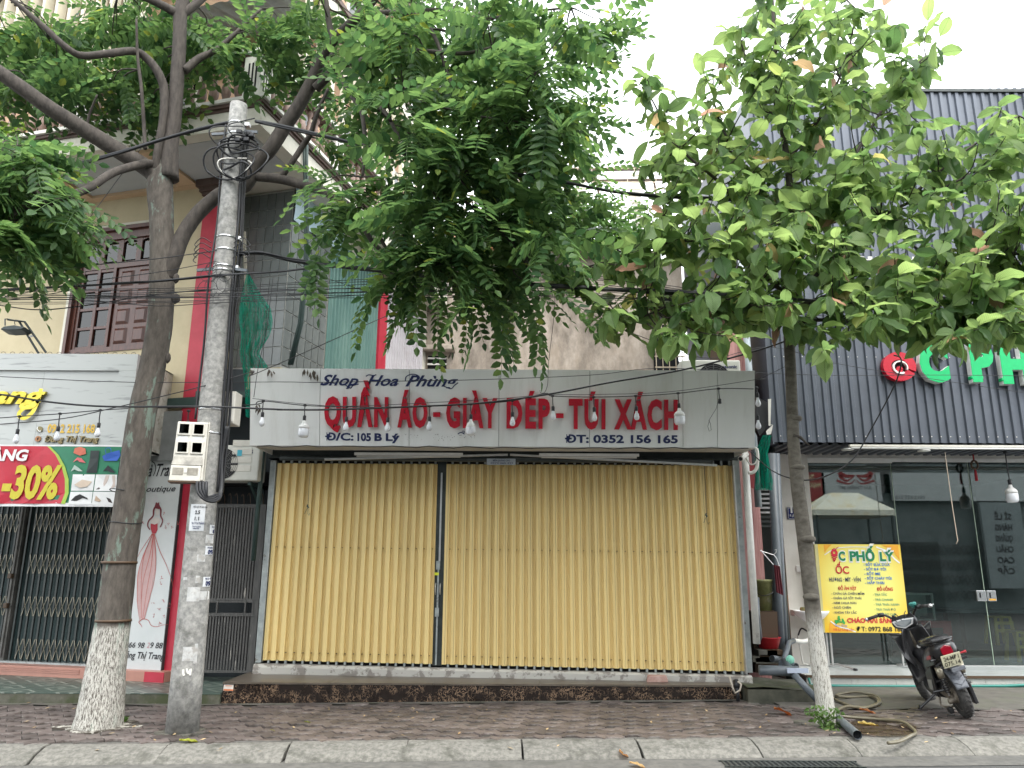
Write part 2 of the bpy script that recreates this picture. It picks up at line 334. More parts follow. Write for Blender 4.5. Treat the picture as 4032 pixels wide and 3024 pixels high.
m_grout = M('pale_grout', (.3, .3, .28), (.42, .41, .38), 10, .8)
m_stain = M('stained_plaster', (.3, .25, .2), (.46, .4, .34), 3.5, .95, .008, stretch=(1, 1, .5), c3=(.13, .11, .09), s3=1.1, t3=(.45, .66), bscale=8)
m_tarp = M('pale_blue_tarp', (.3, .42, .48), (.42, .54, .6), 2.5, .6, .02)
m_conc = M('pole_concrete', (.17, .17, .165), (.33, .325, .305), 22, .9, .004, c3=(.11, .11, .1), s3=4, t3=(.52, .66))
m_steel = flat('bright_steel_band', (.6, .61, .62), .25, .9)
m_cable = flat('black_cable', (.012, .013, .016), .5)
m_box = M('meter_box_plastic', (.52, .5, .44), (.62, .6, .54), 6, .45, c3=(.36, .32, .25), s3=7, t3=(.6, .75))
m_pvc = M('grey_pvc', (.075, .09, .105), (.11, .125, .14), 5, .4)
m_pipew = M('white_pipe', (.5, .5, .47), (.62, .61, .57), 6, .45, c3=(.3, .28, .24), s3=6, t3=(.62, .75))
m_net = M('green_net', (.01, .13, .08), (.02, .2, .13), 30, .7)
def grd(name, f): return tag(bpy.data.objects[name] if isinstance(f, str) else f, kind='structure')

# ================================================================== the ground
KY = lambda x: 7.57+.065*x
def strip(name, mat, pts, z, th=.0):
    m = MB(); m.poly([(x, y, z) for x, y in pts]); o = m.build(name, mat); o['kind'] = 'structure'; return o
strip('road', m_asph, [(-150, -150), (150, -150), (150, 150), (-150, 150)], -.104)
strip('gutter', m_gut, [(-30, KY(-30)-.7), (30, KY(30)-.7), (30, KY(30)-.3), (-30, KY(-30)-.3)], -.099)
pav = strip('pavement', m_joint, [(-30, KY(-30)-.1), (30, KY(30)-.1), (30, 30), (-30, 30)], -.012)
kd = V((1, .065, 0)).normalized(); kn = V((-.065, 1, 0)).normalized()
prof = [(-.36, -.1), (-.345, -.082), (-.25, -.035), (-.13, -.004), (-.1, .002), (0, .002), (0, -.1)]
kerb = bpy.data.objects.new('kerb', None); COL.objects.link(kerb); kerb['kind'] = 'structure'
kj = [-30]+[-9.4+1.03*i for i in range(19)]+[30]
kj = [-9.3, -8.2, -7.15, -6.1, -5.02, -4.03, -3.0, -1.95, -.92, .1, 1.14, 2.2, 3.1, 4.15, 5.2, 6.3, 7.4, 8.5, 9.6]
for a, b in zip(kj[:-1], kj[1:]):
    m = MB(); g = .005; jz = rnd.uniform(-.006, .004); sk = rnd.uniform(-.03, .05)
    A = [V((a+g, KY(a), 0))+kn*d+V((sk*d, 0, z+jz*(z > -.09))) for d, z in prof]; B = [V((b-g, KY(b), 0))+kn*d+V((sk*d, 0, z+jz*(z > -.09))) for d, z in prof]
    m.prism(A, (0, 0, 0)); m.v = [tuple(p) for p in A+B]; m.build('kerb_stone', m_kerb, kerb, bevel=.008)
# pavers: zigzag blocks laid on the skew
def paver_mesh(Lp, Wp, a, th=.03):
    xs = [-Lp/2, -Lp/4, 0, Lp/4, Lp/2]; zz = [0, a, 0, -a, 0]; g = .0085
    top = [(x*(1-.045), Wp/2-g+z) for x, z in zip(xs, zz)]; bot = [(x*(1-.045), -Wp/2+g+z) for x, z in zip(xs, zz)][::-1]
    m = MB(); o = top+bot; o = o[::-1]
    b = [(x, y, -th) for x, y in o]; t = [(x, y, -.003) for x, y in o]; s = [(x*.965, y*.94, 0) for x, y in o]; n = len(o); m.v = b+t+s
    m.f = [tuple(range(2*n, 3*n))]
    for k in (0, n):
        for i in range(n): j = (i+1) % n; m.f.append((k+i, k+j, k+n+j, k+n+i))
    return m
LP, WP, AP, ANG = .25, .15, .036, radians(32)
pm = paver_mesh(LP, WP, AP); pme = pm.mesh('paver'); pme.materials.append(m_pav); spots = []
def backline(x): return 9.33 if x < -3.35 else (9.39+.08*(x+3.3)-.06 if x < 2.8 else 9.5 if x < 3.4 else 9.35)
for i in range(-75, 75):
    for j in range(-130, 130):
        u = i*LP+(j % 2)*LP*.5; v = j*WP
        x = u*cos(ANG)-v*sin(ANG); y = 8+u*sin(ANG)+v*cos(ANG)
        if abs(x) > 8.6: continue
        if y < KY(x)+.03 or y > backline(x)-.03: continue
        if (x+4.02)**2+(y-8.07)**2 < .33**2 or (x-3.18)**2+(y-8.39)**2 < .24**2 or (x+3.1)**2+(y-7.84)**2 < .19**2: continue
        spots.append((x, y))
spots.sort(key=lambda p: (p[1]-6.9)+.35*max(0, abs(p[0])-4.6)*3)
stuff = MB()
for k, (x, y) in enumerate(spots):
    rz = ANG+rnd.gauss(0, .012); z = rnd.uniform(-.006, .006)+.003*sin(x*2.1)+.003*sin(y*5+x)
    tx = rnd.gauss(0, .022); ty = rnd.gauss(0, .022)
    if k < 298:
        o = bpy.data.objects.new('paver', pme); COL.objects.link(o); o.parent = pav; o.location = (x, y, z); o.rotation_euler = (tx, ty, rz)
    else:
        Mx = MX.Translation((x, y, z)) @ MX.Rotation(rz, 4, 'Z') @ MX.Rotation(tx, 4, 'X') @ MX.Rotation(ty, 4, 'Y'); n = len(stuff.v)
        stuff.v += [tuple(Mx @ V(p)) for p in pm.v]; stuff.f += [tuple(n+q for q in f) for f in pm.f]
stuff.build('pavers_behind', m_pav, pav, kind='stuff')
# mortar strip along the kerb and along the step
m = MB(); m.grid(lambda u, v: (-8.6+17.2*u, KY(-8.6+17.2*u)+.001+(.03+.012*sin(u*90)+.01*sin(u*37))*v, -.0015), 120, 1); m.build('mortar_strip', m_gut, pav)
m = MB(); m.grid(lambda u, v: (-8.6+11.5*u, backline(-8.6+11.5*u)+.12-(.16+.03*sin(u*50)+.02*sin(u*131))*v, .004-.003*v), 140, 1); m.build('mortar_strip', m_slab, pav)
# worn concrete in front of the glass shop
m = MB(); m.grid(lambda u, v: (3.1+6.5*u, 9.27+.04*sin(u*31)+(1.7-.04*sin(u*31))*v, .003+.012*v), 60, 12); o = m.build('concrete_apron', m_slab); o['kind'] = 'structure'
# tree pits
m_pitw = M('paint_spilled_soil', (.06, .05, .04), (.36, .35, .31), 12, .95, .01, thr=(.5, .56))
for nm, x, y, r in (('tree_pit', -4.02, 8.07, .34), ('tree_pit', 3.18, 8.39, .25), ('pole_footing', -3.1, 7.84, .2)):
    m = MB(); pts = []
    for j in range(28): a = j*2*pi/28; R = r*(1+.3*rnd.uniform(-1, 1)); pts.append((x+R*cos(a), y+R*.85*sin(a), .004))
    m.prism([V(p)-V((0, 0, .03)) for p in pts], (0, 0, .03)); o = m.build(nm, m_pitw if nm == 'tree_pit' and x < 0 else m_slab, pav)
# left ledge with green patterned tiles
def tilemat():
    m, t, b, N, Lk = new_mat('patterned_green_tile'); tc = N.new('ShaderNodeTexCoord'); mp = N.new('ShaderNodeMapping'); mp.inputs[3].default_value = (2.2, 2.2, 1); mp.inputs[2].default_value = (0, 0, .8); Lk.new(tc.outputs['Object'], mp.inputs[0])
    wv = N.new('ShaderNodeTexWave'); wv.wave_type = 'RINGS'; wv.rings_direction = 'SPHERICAL'; wv.inputs['Scale'].default_value = 1.6; wv.inputs['Distortion'].default_value = 0
    fr = N.new('ShaderNodeVectorMath'); fr.operation = 'FRACTION'; Lk.new(mp.outputs[0], fr.inputs[0]); sb = N.new('ShaderNodeVectorMath'); sb.operation = 'SUBTRACT'; Lk.new(fr.outputs[0], sb.inputs[0]); sb.inputs[1].default_value = (.5, .5, 0); ab = N.new('ShaderNodeVectorMath'); ab.operation = 'ABSOLUTE'; Lk.new(sb.outputs[0], ab.inputs[0])
    s = N.new('ShaderNodeSeparateXYZ'); Lk.new(ab.outputs[0], s.inputs[0]); mxm = N.new('ShaderNodeMath'); mxm.operation = 'MAXIMUM'; Lk.new(s.outputs[0], mxm.inputs[0]); Lk.new(s.outputs[1], mxm.inputs[1])
    q = N.new('ShaderNodeMath'); q.operation = 'MULTIPLY'; Lk.new(mxm.outputs[0], q.inputs[0]); q.inputs[1].default_value = 26; sn = N.new('ShaderNodeMath'); sn.operation = 'SINE'; Lk.new(q.outputs[0], sn.inputs[0])
    cr = N.new('ShaderNodeValToRGB'); cr.color_ramp.elements[0].position = .45; cr.color_ramp.elements[1].position = .7; cr.color_ramp.elements[0].color = (.065, .095, .08, 1); cr.color_ramp.elements[1].color = (.2, .23, .2, 1); Lk.new(sn.outputs[0], cr.inputs[0])
    Lk.new(cr.outputs[0], b.inputs['Base Color']); b.inputs['Roughness'].default_value = .35; return m
m_ptile = tilemat()
led = box('shop_ledge', m_moss, None, -9, -3.31, 9.36, 12, -.05, .105); led['kind'] = 'structure'
for i in range(10):
    x0 = -9+i*.58
    for j in range(3): MB().box(x0+.003, min(x0+.577, -3.313), 9.355+j*.55, 9.355+j*.55+.545, .105, .115+rnd.uniform(-.001, .001)).build('floor_tile', m_ptile, led)

# ================================================================== marble step + shop
SY = lambda x: 9.39+.08*(x+3.3)
step = empty('marble_step', (-.3, 9.6, 0), 'long dark marble step below the closed yellow shutters', 'step')
xs = [-3.3, -2.1, -.9, .35, 1.6, 2.78]
for a, b in zip(xs[:-1], xs[1:]):
    zt = lambda x: .235-.012*(x+3.3)
    MB().hexa([(a+.002, SY(a), -.02), (b-.002, SY(b), -.02), (b-.002, SY(b)+.03, -.02), (a+.002, SY(a)+.03, -.02), (a+.002, SY(a), zt(a)-.02), (b-.002, SY(b), zt(b)-.02), (b-.002, SY(b)+.03, zt(b)-.02), (a+.002, SY(a)+.03, zt(a)-.02)]).build('riser_slab', m_marb, step)
    MB().hexa([(a+.0015, SY(a)-.012, zt(a)-.02), (b-.0015, SY(b)-.012, zt(b)-.02), (b-.0015, 10.3, zt(b)-.02), (a+.0015, 10.3, zt(a)-.02), (a+.0015, SY(a)-.012, zt(a)), (b-.0015, SY(b)-.012, zt(b)), (b-.0015, 10.3, zt(b)), (a+.0015, 10.3, zt(a))]).build('tread_slab', m_marbtop, step)
MB().hexa([(-3.3, 9.42, -.02), (2.78, 9.9, -.02), (2.78, 10.3, -.02), (-3.3, 10.3, -.02), (-3.3, 9.42, .213), (2.78, 9.9, .14), (2.78, 10.3, .14), (-3.3, 10.3, .213)]).build('core', m_slab, step)
pl = Plane((-3.3, SY(-3.3), 0), (1, .08, 0), (0, 0, 1))
m = MB(); shape(m, pl, 6, [(1583, 1068), (1652, 1070), (1648, 1115), (1578, 1112)]); m.build('paper_sticker', flat('sticker_paper', (.6, .55, .5)), step)
m = MB(); shape(m, pl, 6, [(1585, 1100), (1650, 1102), (1648, 1113), (1580, 1110)], .005); shape(m, pl, 6, [(1595, 1075), (1640, 1076), (1640, 1080), (1595, 1079)], .005); m.build('sticker_print', flat('sticker_red', (.55, .15, .04)), step)

shop = empty('shutter_shop', (0, 10.3, 0), 'single storey shop closed with two banks of yellow folding shutters', 'building')
SHY = 10.2; zb = lambda x: .385-.0175*(x+3.15)
# sill
m = MB(); n = 60
m.grid(lambda u, v: (-3.2+6.2*u, SHY-.09-.01*sin(u*60)+(0 if v < .6 else .2*(v-.6)/.4), .15+(zb(-3.2+6.2*u)-.04-.15)*min(1, v/.6)), n, 6); m.build('sill', m_sill, shop)
def slat_mesh(p):
    sec = [(0, 0), (.5*p, 0), (.58*p, .036), (.9*p, .036), (.99*p, 0), (1*p, 0), (1*p, .06), (0, .06)]
    m = MB(); m.prism([(x, y, 0) for x, y in sec], (0, 0, 1)); return m
def bank(x0, x1, n, flip):
    p = (x1-x0)/n; me = slat_mesh(p*1.0).mesh('shutter_slat'); me.materials.append(m_shut); bolts = MB(); tabs = MB()
    for i in range(n):
        x = x0+i*p; z = zb(x); h = 2.868-z; o = link('shutter_slat', me, shop); dy = .006*sin(i*.9+x)
        o.location = (x, SHY+dy, z); o.scale = (1, 1, h); o.matrix_parent_inverse = INV[shop.name].inverted(); o.rotation_euler[2] = rnd.uniform(-.012, .012)
        for fz in (.038, .56): bolts.box(x+p*.6, x+p*.72, SHY+dy-.006, SHY+dy+.032, z+h*fz, z+h*fz+.006)
        tabs.box(x+p*.62, x+p*.84, SHY-.012, SHY+.03, z-.035, z+.002); tabs.box(x+p*.6, x+p*.86, SHY+.0, SHY+.03, 2.87, 2.93)
        if flip: bolts.box(x+p*.3, x+p*.32, SHY+dy-.002, SHY+dy+.01, z+.01, z+h)
    MB().box(x0, x1, SHY+.052, SHY+.056, zb(x0)+.02, 2.868).build('shutter_backing', m_shut, shop)
    bolts.build('shutter_bolts', m_bolt, shop, kind='stuff'); tabs.build('shutter_tabs', m_galv, shop, kind='stuff')
bank(-3.115, -.985, 20, False); bank(-.865, 2.93, 35, True)
MB().box(-.985, -.865, SHY+.01, SHY+.08, .33, 2.9).build('centre_post', m_gate, shop)
MB().box(-.937, -.915, SHY-.01, SHY+.01, 1.55, 2.75).build('lock_bar', m_alum, shop)
MB().box(-.947, -.927, SHY-.012, SHY+.01, .34, 1.5).build('lock_bar', m_galv, shop)
for z in (1.56, .98): MB().box(-.965, -.915, SHY-.035, SHY-.0, z-.06, z+.05).build('padlock', m_galv, shop, bevel=.006)
for dx in (-.965, -.905):
    m = MB(); m.tube(smooth2([(dx, SHY-.01, 1.33), (dx, SHY-.05, 1.3), (dx, SHY-.05, 1.22), (dx, SHY-.01, 1.19)], 4), .006, 6); m.build('handle', m_alum, shop)
box('yellow_tag', flat('yellow_tag', (.55, .6, .02)), shop, -.985, -.93, SHY-.014, SHY-.01, 1.43, 1.465)
MB().box(-3.2, -3.125, SHY-.03, SHY+.1, .36, 2.9).build('side_jamb', m_galv, shop)
MB().box(2.93, 3.02, SHY-.04, SHY+.1, .27, 2.95).build('side_jamb', m_galv, shop)
MB().box(2.925, 2.945, SHY-.07, SHY-.0, .25, 2.86).build('jamb_strip', m_alum, shop)
MB().box(-3.24, 3.03, SHY-.05, SHY+.2, 2.93, 3.05).build('header_beam', m_gate, shop)
MB().box(-3.2, 3.0, SHY+.06, 15.9, .2, 3.45).build('body_wall', m_dark, shop)
m = MB(); m.grid(lambda u, v: (-3.25+6.3*u, 9.26+6.6*v, 3.9+.022*sin(u*2*pi*26)-.32*v), 260, 1); m.build('roof_sheet', M('old_roof_sheet', (.1, .1, .1), (.17, .16, .15), 5, .7), shop)
# rolled awning gear and tube lights under the sign
MB().cyl((-3.0, 9.92, 2.9), (2.6, 9.92, 2.885), .035).build('awning_roller', m_gate, shop, True)
for a, b in (((-2.37, 9.7, 2.85), (-.05, 9.75, 2.93)), ((-.02, 9.75, 2.93), (2.6, 9.7, 2.8))): MB().bar(a, b, .025).build('awning_arm', m_alum, shop)
for x0, x1 in ((-2.0, -.62), (.35, 1.62)):
    t = empty('tube_light', (x0, 9.72, 2.9), 'thin fluorescent tube light under the shop sign, '+('left' if x0 < 0 else 'right')+' of the two', 'tube light', 'tube lights under the shop sign')
    MB().box(x0, x1, 9.70, 9.74, 2.91, 2.945).build('batten', m_white, t, bevel=.004); MB().cyl((x0+.03, 9.72, 2.897), (x1-.03, 9.72, 2.897), .012, n=10).build('tube', m_offw, t, True)
# small plate over the shutter
pl = Plane((-.3, 9.86, 2.82), (1, 0, 0), (0, 0, 1)); sp = empty('maker_plate', (-.2, 9.86, 2.85), 'small grey maker plate above the shutter centre post', 'plate')
MB().box(-.32, .05, 9.862, 9.87, 2.815, 2.895).build('plate', flat('plate_grey', (.4, .44, .47)), sp)
m = MB(); text(m, pl, 'BIỂN QUẢNG CÁO', .06, .04, .28, .022, bold=.01); text(m, pl, '0974 265 325', .03, .008, .32, .018, bold=.01); m.build('lettering', m_navy, sp)
# hooked pull cords
for cn, pts in ((17, [(655, 850), (640, 1000), (630, 1180)]), (18, [(1755, 850), (1765, 1050), (1772, 1250)])):
    c = empty('pull_cord', atY(cn, *pts[0], 10.1), 'thin hooked pull cord hanging in front of the '+('left' if cn == 17 else 'right')+' shutters', 'cord', 'pull cords before the shutters')
    P_ = [atY(cn, *q, 10.1) for q in pts]; e = P_[-1]
    MB().tube(P_, .003, 5).build('cord', m_cable, c)
    m = MB(); m.tube([e, e+V((-.01, 0, -.02)), e+V((.01, 0, -.04))], .011, 6); m.tube([e+V((0, 0, -.03)), e+V((.005, 0, -.12)), e+V((.02, 0, -.14)), e+V((.03, 0, -.11))], .003, 5); m.tube([e+V((0, 0, -.03)), e+V((-.04, 0, -.12))], .003, 5); m.build('hook', m_dgreen, c)

# ---- shop sign
SP = Plane((-3.2, 9.3, 2.965), (1, 0, 0), (0, -.2, .92)); SW = 6.17; SH = .94
sg = empty('shop_sign', (0, 9.5, 2.96), 'long white shop sign box with raised red letters over yellow shutters', 'sign')
cuts = [0, 0.89, 1.97, 3.04, 4.09, 5.2, 5.6, 6.17]
cuts = [0]+[SP.hit(*q)[0] for q in ((17, 722, 500), (17, 1430, 500), (17, 2140, 500), (18, 849, 500), (18, 1587, 500), (18, 1860, 500))]+[SW]
for a, b in zip(cuts[:-1], cuts[1:]):
    m = MB(); m.hexa([SP.at(a+.003, 0, -.02), SP.at(b-.003, 0, -.02), SP.at(b-.003, 0, 0), SP.at(a+.003, 0, 0), SP.at(a+.003, SH, -.02), SP.at(b-.003, SH, -.02), SP.at(b-.003, SH, 0), SP.at(a+.003, SH, 0)]); m.build('face_panel', m_signw, sg)
m = MB(); m.hexa([SP.at(.01, 0.005, -.06), SP.at(SW-.01, 0.005, -.06), SP.at(SW-.01, 0.005, -.022), SP.at(.01, 0.005, -.022), SP.at(.01, SH-.005, -.06), SP.at(SW-.01, SH-.005, -.06), SP.at(SW-.01, SH-.005, -.022), SP.at(.01, SH-.005, -.022)]); m.build('backing', m_black, sg)
for x in (-3.19, 2.955):
    MB().hexa([(x, 9.33, 2.97), (x+.012, 9.33, 2.97), (x+.012, 10.2, 2.97), (x, 10.2, 2.97), (x, 9.13, 3.88), (x+.012, 9.13, 3.88), (x+.012, 10.2, 3.8), (x, 10.2, 3.8)]).build('side_panel', m_signw, sg)
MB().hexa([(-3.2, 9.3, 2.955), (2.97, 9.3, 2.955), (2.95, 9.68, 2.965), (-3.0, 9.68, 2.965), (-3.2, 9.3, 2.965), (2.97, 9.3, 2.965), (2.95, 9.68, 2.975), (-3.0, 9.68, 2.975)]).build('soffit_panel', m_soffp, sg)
m = MB(); pts = [SP.at(.1+SW*.97*i/40, -.012+.012*sin(i*1.9)*(i % 3 > 0), .01) for i in range(41)]; m.tube(pts, .006, 5); m.build('edge_cable', m_cable, sg)
# raised red letters, one object each
def adv(c, bold): return (ext_x('H'+c+'H', bold)[1]-ext_x('HH', bold)[1])
words = [('QUẦN', 17, 765, 1268), ('ÁO', 17, 1342, 1577), ('-', 17, 1622, 1678), ('GIÀY', 17, 1725, 2130), ('DÉP', 18, 190, 533), ('-', 18, 580, 640), ('TÚI', 18, 682, 970), ('XÁCH', 18, 1040, 1540)]
y0 = SP.hit(17, 1300, 552)[1]; y1 = SP.hit(17, 1300, 341)[1]; CHh = (y1-y0); ya = SP.hit(17, 765, 550)[1]; yb = SP.hit(18, 1500, 576)[1]
for wd, cn, xa, xb in words:
    a = SP.hit(cn, xa, 450)[0]; b = SP.hit(cn, xb, 450)[0]; B = .045; tot = 0; pos = []
    for ch in wd: pos.append(tot); tot += adv(ch, 0)+.1
    lo = ext_x(wd[0], B)[0]; hi = pos[-1]+ext_x(wd[-1], B)[1]; sx = (b-a)/(hi-lo)
    for ch, p_ in zip(wd, pos):
        e0, e1 = ext_x(ch, B); X0 = a+(p_+e0-lo)*sx; X1 = a+(p_+e1-lo)*sx; yy = ya+(yb-ya)*(X0-1)/4.6; m = MB()
        if ch == '-':
            m.hexa([SP.at(X0, yy+CHh*.34, .005), SP.at(X1, yy+CHh*.34, .005), SP.at(X1, yy+CHh*.34, .045), SP.at(X0, yy+CHh*.34, .045), SP.at(X0, yy+CHh*.52, .005), SP.at(X1, yy+CHh*.52, .005), SP.at(X1, yy+CHh*.52, .045), SP.at(X0, yy+CHh*.52, .045)])
        else: text(m, SP, ch, X0, yy, X1, CHh, bold=B, depth=.045, lift=.004)
        o = m.build('letter', m_redL, sg); o['label'] = 'raised red letter '+ch if ch != '-' else 'raised red dash'
# cursive line, brush strokes with a thick downstroke look
def script(mb, pl, s, cn, x0, y0, x1, yt, sh=.45): ptext(mb, pl, s, cn, x0, y0, x1, yt, bold=.022, shear=sh)
m = MB()
script(m, SP, 'Shop', 17, 728, 235, 1030, 155); script(m, SP, 'Hoa', 17, 1090, 238, 1345, 158); script(m, SP, 'Phùng', 17, 1400, 243, 1818, 160)
for pts in ([(728, 232), (760, 222), (800, 214), (850, 222)], [(925, 232), (965, 258), (985, 238), (1030, 226)], [(1088, 165), (1110, 153), (1150, 158), (1170, 150)], [(1400, 200), (1405, 170), (1440, 150), (1480, 150), (1510, 165)], [(1700, 240), (1760, 262), (1790, 235), (1818, 215)], [(1305, 232), (1345, 222)]):
    stroke(m, SP, 17, pts, .012)
m.build('script_lettering', m_navy, sg, kind='stuff')
m = MB(); ptext(m, SP, 'Đ/C:', 17, 765, 670, 990, 615, bold=.035); ptext(m, SP, '105', 17, 1020, 674, 1128, 617, bold=.04); ptext(m, SP, 'B', 17, 1155, 673, 1215, 618, bold=.04); ptext(m, SP, 'Lý', 17, 1245, 673, 1355, 618, bold=.035)
ptext(m, SP, 'ĐT: 0352 156 165', 18, 652, 690, 1546, 632, bold=.035)
stroke(m, SP, 17, [(1815, 622), (1840, 608), (1868, 622)], .012); stroke(m, SP, 17, [(1848, 600), (1862, 598), (1868, 606), (1858, 614)], .009); m.build('blue_lettering', m_navy, sg, kind='stuff')
m = MB()
for i in range(46):
    x = rnd.uniform(1385, 1950); y = rnd.uniform(618, 672); a, b = SP.hit(17, x, y); r = rnd.uniform(.002, .006); m.poly([SP.at(a+r*cos(t)*1.3, b+r*sin(t), .002) for t in (0, 1.2, 2.3, 3.6, 5)])
m.build('glue_residue', flat('glue_residue', (.28, .27, .25)), sg, kind='stuff')
# dried leaves caught on the sign's upper edge
m = MB()
for x, y in ((200, 112), (330, 110), (345, 125), (620, 108), (655, 140), (668, 130), (685, 118), (692, 150), (230, 385), (240, 410), (1770, -20)):
    for q in range(3):
        p = SP.at(*SP.hit(17, x, y), .02)+V((rnd.uniform(-.03, .03), -.01*q, 0)); d = V((rnd.uniform(-.03, .03), rnd.uniform(-.02, .02), -rnd.uniform(.05, .11))); s = V((.012, .004, 0))
        m.poly([p, p+d*.5+s, p+d, p+d*.5-s])
m.build('dry_leaves', flat('dry_leaf_dark', (.06, .045, .03)), tag(bpy.data.objects.new('dry_leaf_clump', None), 'withered leaves hanging over the top left edge of the shop sign', 'leaves')); COL.objects.link(bpy.data.objects['dry_leaf_clump'])
# ================================================================== left building (turned 15 degrees)
LM = MX.Translation((-4.25, 10.4, 0)) @ MX.Rotation(radians(-15), 4, 'Z')
HU = V((cos(radians(15)), -sin(radians(15)), 0)); HV = V((sin(radians(15)), cos(radians(15)), 0))
def LP_(yl): return Plane(V((-4.25, 10.4, 0))+HV*yl, HU, (0, 0, 1))
hs = empty('corner_house', None, 'cream corner house with crimson column and a balcony above its shop signs', 'building', mat=LM)
def hb(name, mat, *a, **k): return MB().box(*a).build(name, mat, hs, local=True, **k)
WX0, WX1, WZ0, WZ1 = -2.5, -1.02, 4.58, 6.52
for a in ((-8, WX0, 0, .2, 3.0, 7.1), (WX1, -.31, 0, .2, 3.0, 7.1), (WX0, WX1, 0, .2, 3.0, WZ0), (WX0, WX1, 0, .2, WZ1, 7.1)): hb('wall', m_cream, *a)
hb('side_wall', m_cream, -.2, -.005, .2, 6, 0, 7.1)
hb('red_column', m_red, -.31, 0, -.06, .2, 0.1, 6.95)
for i, (e, z0, z1) in enumerate(((.03, 6.86, 6.91), (.06, 6.91, 6.98), (.1, 6.98, 7.1))): hb('column_capital', m_brn, -.31-e, e, -.06-e, .2, z0, z1)
hb('green_band', m_dgreen, -1.05, .0, -.08, -.06, 3.66, 3.8)
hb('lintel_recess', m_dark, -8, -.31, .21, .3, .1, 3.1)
hb('plinth_step', m_pink, -8, -.02, -.22, .2, .11, .24, bevel=.006)
for i in range(3): hb('plinth_ridge', m_pink, -8, -1.3, -.228, -.22, .165+.022*i, .178+.022*i)
hb('plinth_end', m_red, -.3, -.015, -.235, -.222, .112, .235)
# balcony slab, soffit beams, mouldings
BX = 1.32; BY = -1.2
hb('balcony_slab', m_creamlt, -9, BX, BY, 6, 7.1, 7.4)
for x0, x1 in ((-8.8, -4.6), (-4.3, -2.6), (-2.3, -.75), (-.45, 1.1)): hb('soffit_panel', m_soff, x0, x1, BY+.18, -.06 if x0 < -.4 else 5.8, 7.092, 7.1)
for x0 in (-4.6, -2.6, -.75): hb('soffit_beam', m_orng, x0, x0+.3, BY+.15, .0, 7.05, 7.1)
hb('soffit_beam', m_orng, -9, -.3, -.12, 0, 7.04, 7.09)
for e, z0, z1 in ((.02, 7.36, 7.4), (.05, 7.4, 7.45), (.09, 7.45, 7.5)): hb('cornice_moulding', m_brn if e < .08 else m_offw, -9, BX+e, BY-e, 6, z0, z1)
for z0, z1, e, mt in ((8.12, 8.17, .02, m_brn), (8.17, 8.24, .05, m_offw), (8.24, 8.28, .02, m_brn)):
    hb('handrail', mt, -9, BX+e, BY-e, BY+.14+e, z0, z1); hb('handrail', mt, BX-.14-e, BX+e, BY+.145+e, 5.9, z0, z1)
def pillar(x, y):
    m = MB().box(x-.13, x+.13, y-.13, y+.13, 7.5, 8.12); o = m.build('balcony_pillar', m_offw, hs, local=True)
    s = MB()
    for d in (-.055, 0, .055):
        s.box(x+d-.012, x+d+.012, y-.134, y-.129, 7.62, 8.02); s.box(x+.129, x+.134, y+d-.012, y+d+.012, 7.62, 8.02)
    s.build('pillar_slot', m_dark, o, local=True)
for x in (-6.6, -4.2, -1.6, 1.16): pillar(x, BY+.1)
for y in (.9, 3.2, 5.4): pillar(BX-.12, y)
bp = [(.055, 0), (.055, .05), (.03, .07), (.035, .1), (.062, .19), (.066, .25), (.05, .33), (.027, .4), (.033, .43), (.022, .46), (.03, .52), (.05, .55), (.05, .62)]
bme = MB().lathe(bp, 10).mesh('baluster', True); bme.materials.append(M('brown_baluster', (.16, .1, .08), (.25, .17, .14), 9, .6, c3=(.4, .33, .28), s3=5))
for i in range(60):
    x = -8.8+i*.19
    if x > 1 or min(abs(x-q) for q in (-6.6, -4.2, -1.6, 1.16)) < .19: continue
    o = link('baluster', bme, hs, local=True); o.location = (x, BY+.08, 7.5)
for i in range(32):
    y = BY+.3+i*.2
    if min(abs(y-q) for q in (.9, 3.2, 5.4)) < .18 or y > 5.6: continue
    o = link('baluster', bme, hs, local=True); o.location = (BX-.08, y, 7.5)
# upper storeys
hb('upper_wall', m_peach, -9, .3, .0, 6, 7.5, 14.5)
hb('upper_slab', m_creamlt, -9, 1.0, -.9, 6.2, 10.6, 10.85); hb('upper_slab_edge', m_brn, -9, 1.05, -.95, 6.2, 10.85, 10.95)
hb('upper_slab', m_creamlt, -9, 1.0, -.9, 6.2, 13.6, 13.85)
for i in range(34): o = link('baluster', bme, hs, local=True); o.location = (-5.5+i*.19, -.85, 10.95)
hb('handrail', m_offw, -9, 1.05, -.95, -.8, 11.57, 11.68)
for x in (.95,):
    for z0 in (7.5, 10.95): hb('corner_post', m_creamlt, .6, .85, -.15, .1, z0, z0+3.1)
def uwin(x0, x1, z0, z1, y=-.01, side=False):
    fr = MB(); gl = MB()
    if not side:
        for a in ((x0, x1, z1-.08, z1), (x0, x1, z0, z0+.08), (x0, x0+.08, z0+.08, z1-.08), (x1-.08, x1, z0+.08, z1-.08), ((x0+x1)/2-.04, (x0+x1)/2+.04, z0+.08, z1-.08)): fr.box(a[0], a[1], y-.05, y, a[2], a[3])
        gl.box(x0+.08, x1-.08, y-.012, y, z0+.08, z1-.08)
    else:
        for a in ((x0, x1, z1-.08, z1), (x0, x1, z0, z0+.08), (x0, x0+.08, z0+.08, z1-.08), (x1-.08, x1, z0+.08, z1-.08), ((x0+x1)/2-.04, (x0+x1)/2+.04, z0+.08, z1-.08)): fr.box(.302, .35, a[0], a[1], a[2], a[3])
        gl.box(.301, .312, x0+.08, x1-.08, z0+.08, z1-.08)
    o = fr.build('window', m_creamlt, hs, local=True); gl.build('pane', m_pane, o, local=True)
for x in (-5.6, -3.2, -1.2): uwin(x-.6, x+.6, 8.0, 10.1); uwin(x-.6, x+.6, 11.3, 13.2)
